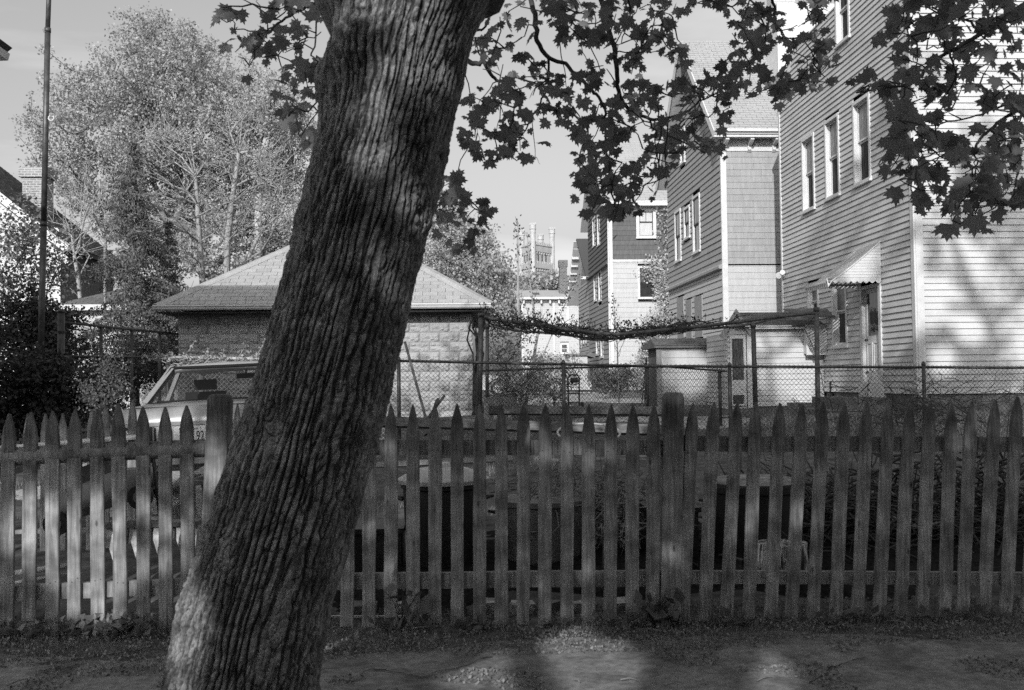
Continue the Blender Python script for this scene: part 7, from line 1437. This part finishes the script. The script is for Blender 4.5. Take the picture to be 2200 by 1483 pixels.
# ================================================================ ground growth
def scatter(name, n, xr, yr, size, tmpl, fcs, mt, tip, spread, zoff=0.0, fn_=None, kind='stuff', label=None, cat=None):
    x = RNG.uniform(*xr, n); y = RNG.uniform(*yr, n)
    if fn_ is not None: k = fn_(x, y); x, y = x[k], y[k]
    z = np.interp(y, GY, GZ)+zoff; n = len(x); V, Fc = leaves(np.stack([x,y,z],1), size*RNG.uniform(.5,1.4,n), tmpl, fcs, tip=tip, spread=spread); o = np_mesh(name, V, Fc, mt); tag(o, label, cat, kind=kind); return o
L_grass = leafmat('grass_blade', .16, .40, trans=.3); L_dry = leafmat('dry_litter', .10, .36, trans=.1, rough=.9)
def ns(x, y, s, th_, seed=0):
    p = np.stack([x, y, np.zeros_like(x)], 1); return clumps(p, s, th_, 100+seed)
scatter('lawn_grass', 70000, (-6, 12), (9.2, 18), .085, BLADE, BLADEF, L_grass, (0,0,1), .35, fn_=lambda x, y: (np.abs(x) < y*.62) & (ns(x,y,.5,.40,1)), label='patchy rough grass between the picket fence and the houses', cat='grass')
scatter('far_grass', 26000, (0, 14), (18, 44), .12, BLADE, BLADEF, L_grass, (0,0,1), .4, fn_=lambda x, y: (x > y*.02) & (ns(x,y,1.2,.42,2)), label='pale rough grass beyond the chain link fence', cat='grass')
scatter('weeds', 16000, (5, 13), (12.5, 18), .22, BLADE, BLADEF, leafmat('dry_grass', .16, .4, trans=.2), (0,0,1), .6, fn_=lambda x, y: ns(x,y,.6,.5,3), label='straggling dry grass at the foot of the big white house', cat='grass')
scatter('verge_grass', 42000, (-3.4, 4.2), (5.5, 6.6), .045, BLADE, BLADEF, L_grass, (0,0,1), .8, fn_=lambda x, y: ns(x,y,.22,.36,4), label='short sparse grass along the pavement edge', cat='grass')
scatter('leaf_litter', 60000, (-3.4, 4.2), (4.3, 6.7), .018, DIAM, DIAMF, L_dry, (0,0,.1), 1.0, zoff=.022, fn_=lambda x, y: (ns(x,y,.3,.66,5) | ((y > 5.5) & ns(x,y,.12,.42,6))), label='fallen blossom and leaf litter strewn on the old pavement', cat='litter')
# big leaved weeds at the foot of the fence
L_weed = leafmat('weed_leaf', .07, .20, trans=.2)
def weed(px, label, n=14, size=.10, tall=.12, name='weed_plant', group=None):
    p = PL(px, 1345, .10); t = thing(name, (p.x, p.y, 0), label, 'plant', group); m_ = MB(); pos = []
    for q in range(n):
        a = RNG.uniform(0, 6.28); h = RNG.uniform(.3, 1)*tall; r = RNG.uniform(.02, .13); e = Vector((p.x+r*math.cos(a), p.y+r*.7*math.sin(a), h)); m_.tube([(p.x, p.y, 0), (p.x+r*.4*math.cos(a), p.y+r*.3*math.sin(a), h*.7), e], [.003,.0025,.002], 4, cap=False); pos.append(tuple(e))
    m_.build('stems', M_twig, t); V, Fc = leaves(pos, size*RNG.uniform(.6,1.2,n), LONG*np.array([2.0,1,1]), DIAMF, tip=(0,-.3,.2), spread=.8)
    for i in range(n): np_mesh('leaf', V[i*4:i*4+4], np.array([(0,1,2,3)]), L_weed, t)
weed(862, 'upright weed with long leaves growing in front of the pickets right of the trunk', 12, .13, .26)
weed(1405, 'leafy weed clump at the foot of the tall fence post', 18, .12, .16); weed(1440, 'second leafy clump just right of the tall post foot', 14, .12, .14)
weed(835, 'small low weed at the fence foot nearest the trunk', 8, .08, .07)
ORD = ['first','second','third','fourth','fifth','sixth','seventh','eighth','ninth','tenth','eleventh','twelfth','thirteenth','fourteenth','fifteenth','sixteenth']
for _k, px in enumerate((905, 1000, 1050, 1190, 1290, 1540, 1600, 1700, 1790, 1830, 1860, 1900, 1950, 2010, 2090, 2150)): weed(px+RNG.uniform(-10,10), ORD[_k]+' small broad leaved weed right of the trunk, counted along the fence foot', 8, .075, .07, group='weeds along the fence foot')
ivy = []
for q in range(260): x = RNG.uniform(-10, 330); p = PL(x, 1350+RNG.normal(0,10), RNG.uniform(-.1,.16)); ivy.append((p.x, p.y, RNG.uniform(.01,.10)))
for q in range(120): x = RNG.normal(250, 45); p = PL(x, 1350, RNG.uniform(-.05,.2)); ivy.append((p.x, p.y, RNG.uniform(.02,.12)))
V, Fc = leaves(ivy, .06*RNG.uniform(.6,1.3,len(ivy)), STAR, STARF, tip=(0,-.5,.1), spread=.7); tag(np_mesh('ground_ivy', V, Fc, leafmat('ivy_leaf', .12, .34)), 'low ivy and leaf litter heaped at the foot of the left pickets', 'ivy', kind='stuff')

# fallen twigs on the pavement and verge
tw_ = MB()
for q in range(70):
    x, y = RNG.uniform(-3.2, 4.0), RNG.uniform(4.7, 6.4); a = RNG.uniform(0, 3.14); l = RNG.uniform(.04, .16)
    tw_.tube([(x, y, .032), (x+l*.5*math.cos(a)+RNG.normal(0,.006), y+l*.5*math.sin(a), .038), (x+l*math.cos(a), y+l*math.sin(a), .03)], [.0035,.003,.0015], 4, cap=False)
tag(tw_.build('fallen_twigs', mat('dry_twig', .14, .3)), 'thin dry twigs scattered on the pavement edge', 'twigs', kind='stuff')
# ================================================================ unseen street behind the viewpoint; its houses are added to cut sky fill
M_road = mat('road_asphalt', .05, .08, rough=.9, scale=40, bump=.3)
sheet('road', -60, 60, -14, -4.2, 20, 8, .008, M_road)
for k, (x0, wd, h, lab) in enumerate(((-24, 11, 7.6, 'added unseen gabled house across the street, left'), (-9.5, 10, 8.2, 'added unseen gabled house across the street, middle'), (3.5, 10.5, 7.8, 'added unseen gabled house across the street, right'), (17, 11, 8.2, 'added unseen gabled house across the street, far right'))):
    t = thing('added_street_house', (x0+wd/2, -18, 0), lab, 'house'); m_ = MB(); m_.box(x0, x0+wd, -28, -18, -.2, h*.72); m_.build('wall', M_midg, t)
    m_ = MB(); m_.prism([(x0-.4, -17.6, h*.72), (x0-.4, -23, h*1.15), (x0-.4, -28.4, h*.72)], (wd+.8, 0, 0)); m_.build('roof', M_roofD, t)
    for i in range(3):
        for j in range(2): xx = x0+1.5+i*3; zz2 = 1.2+j*2.6; m_ = MB(); m_.box(xx, xx+.9, -18.05, -17.96, zz2, zz2+1.5); w_ = m_.build('window', M_trim, t); m_ = MB(); m_.box(xx+.1, xx+.8, -17.959, -17.95, zz2+.1, zz2+1.4); m_.build('pane', M_glass2, w_)
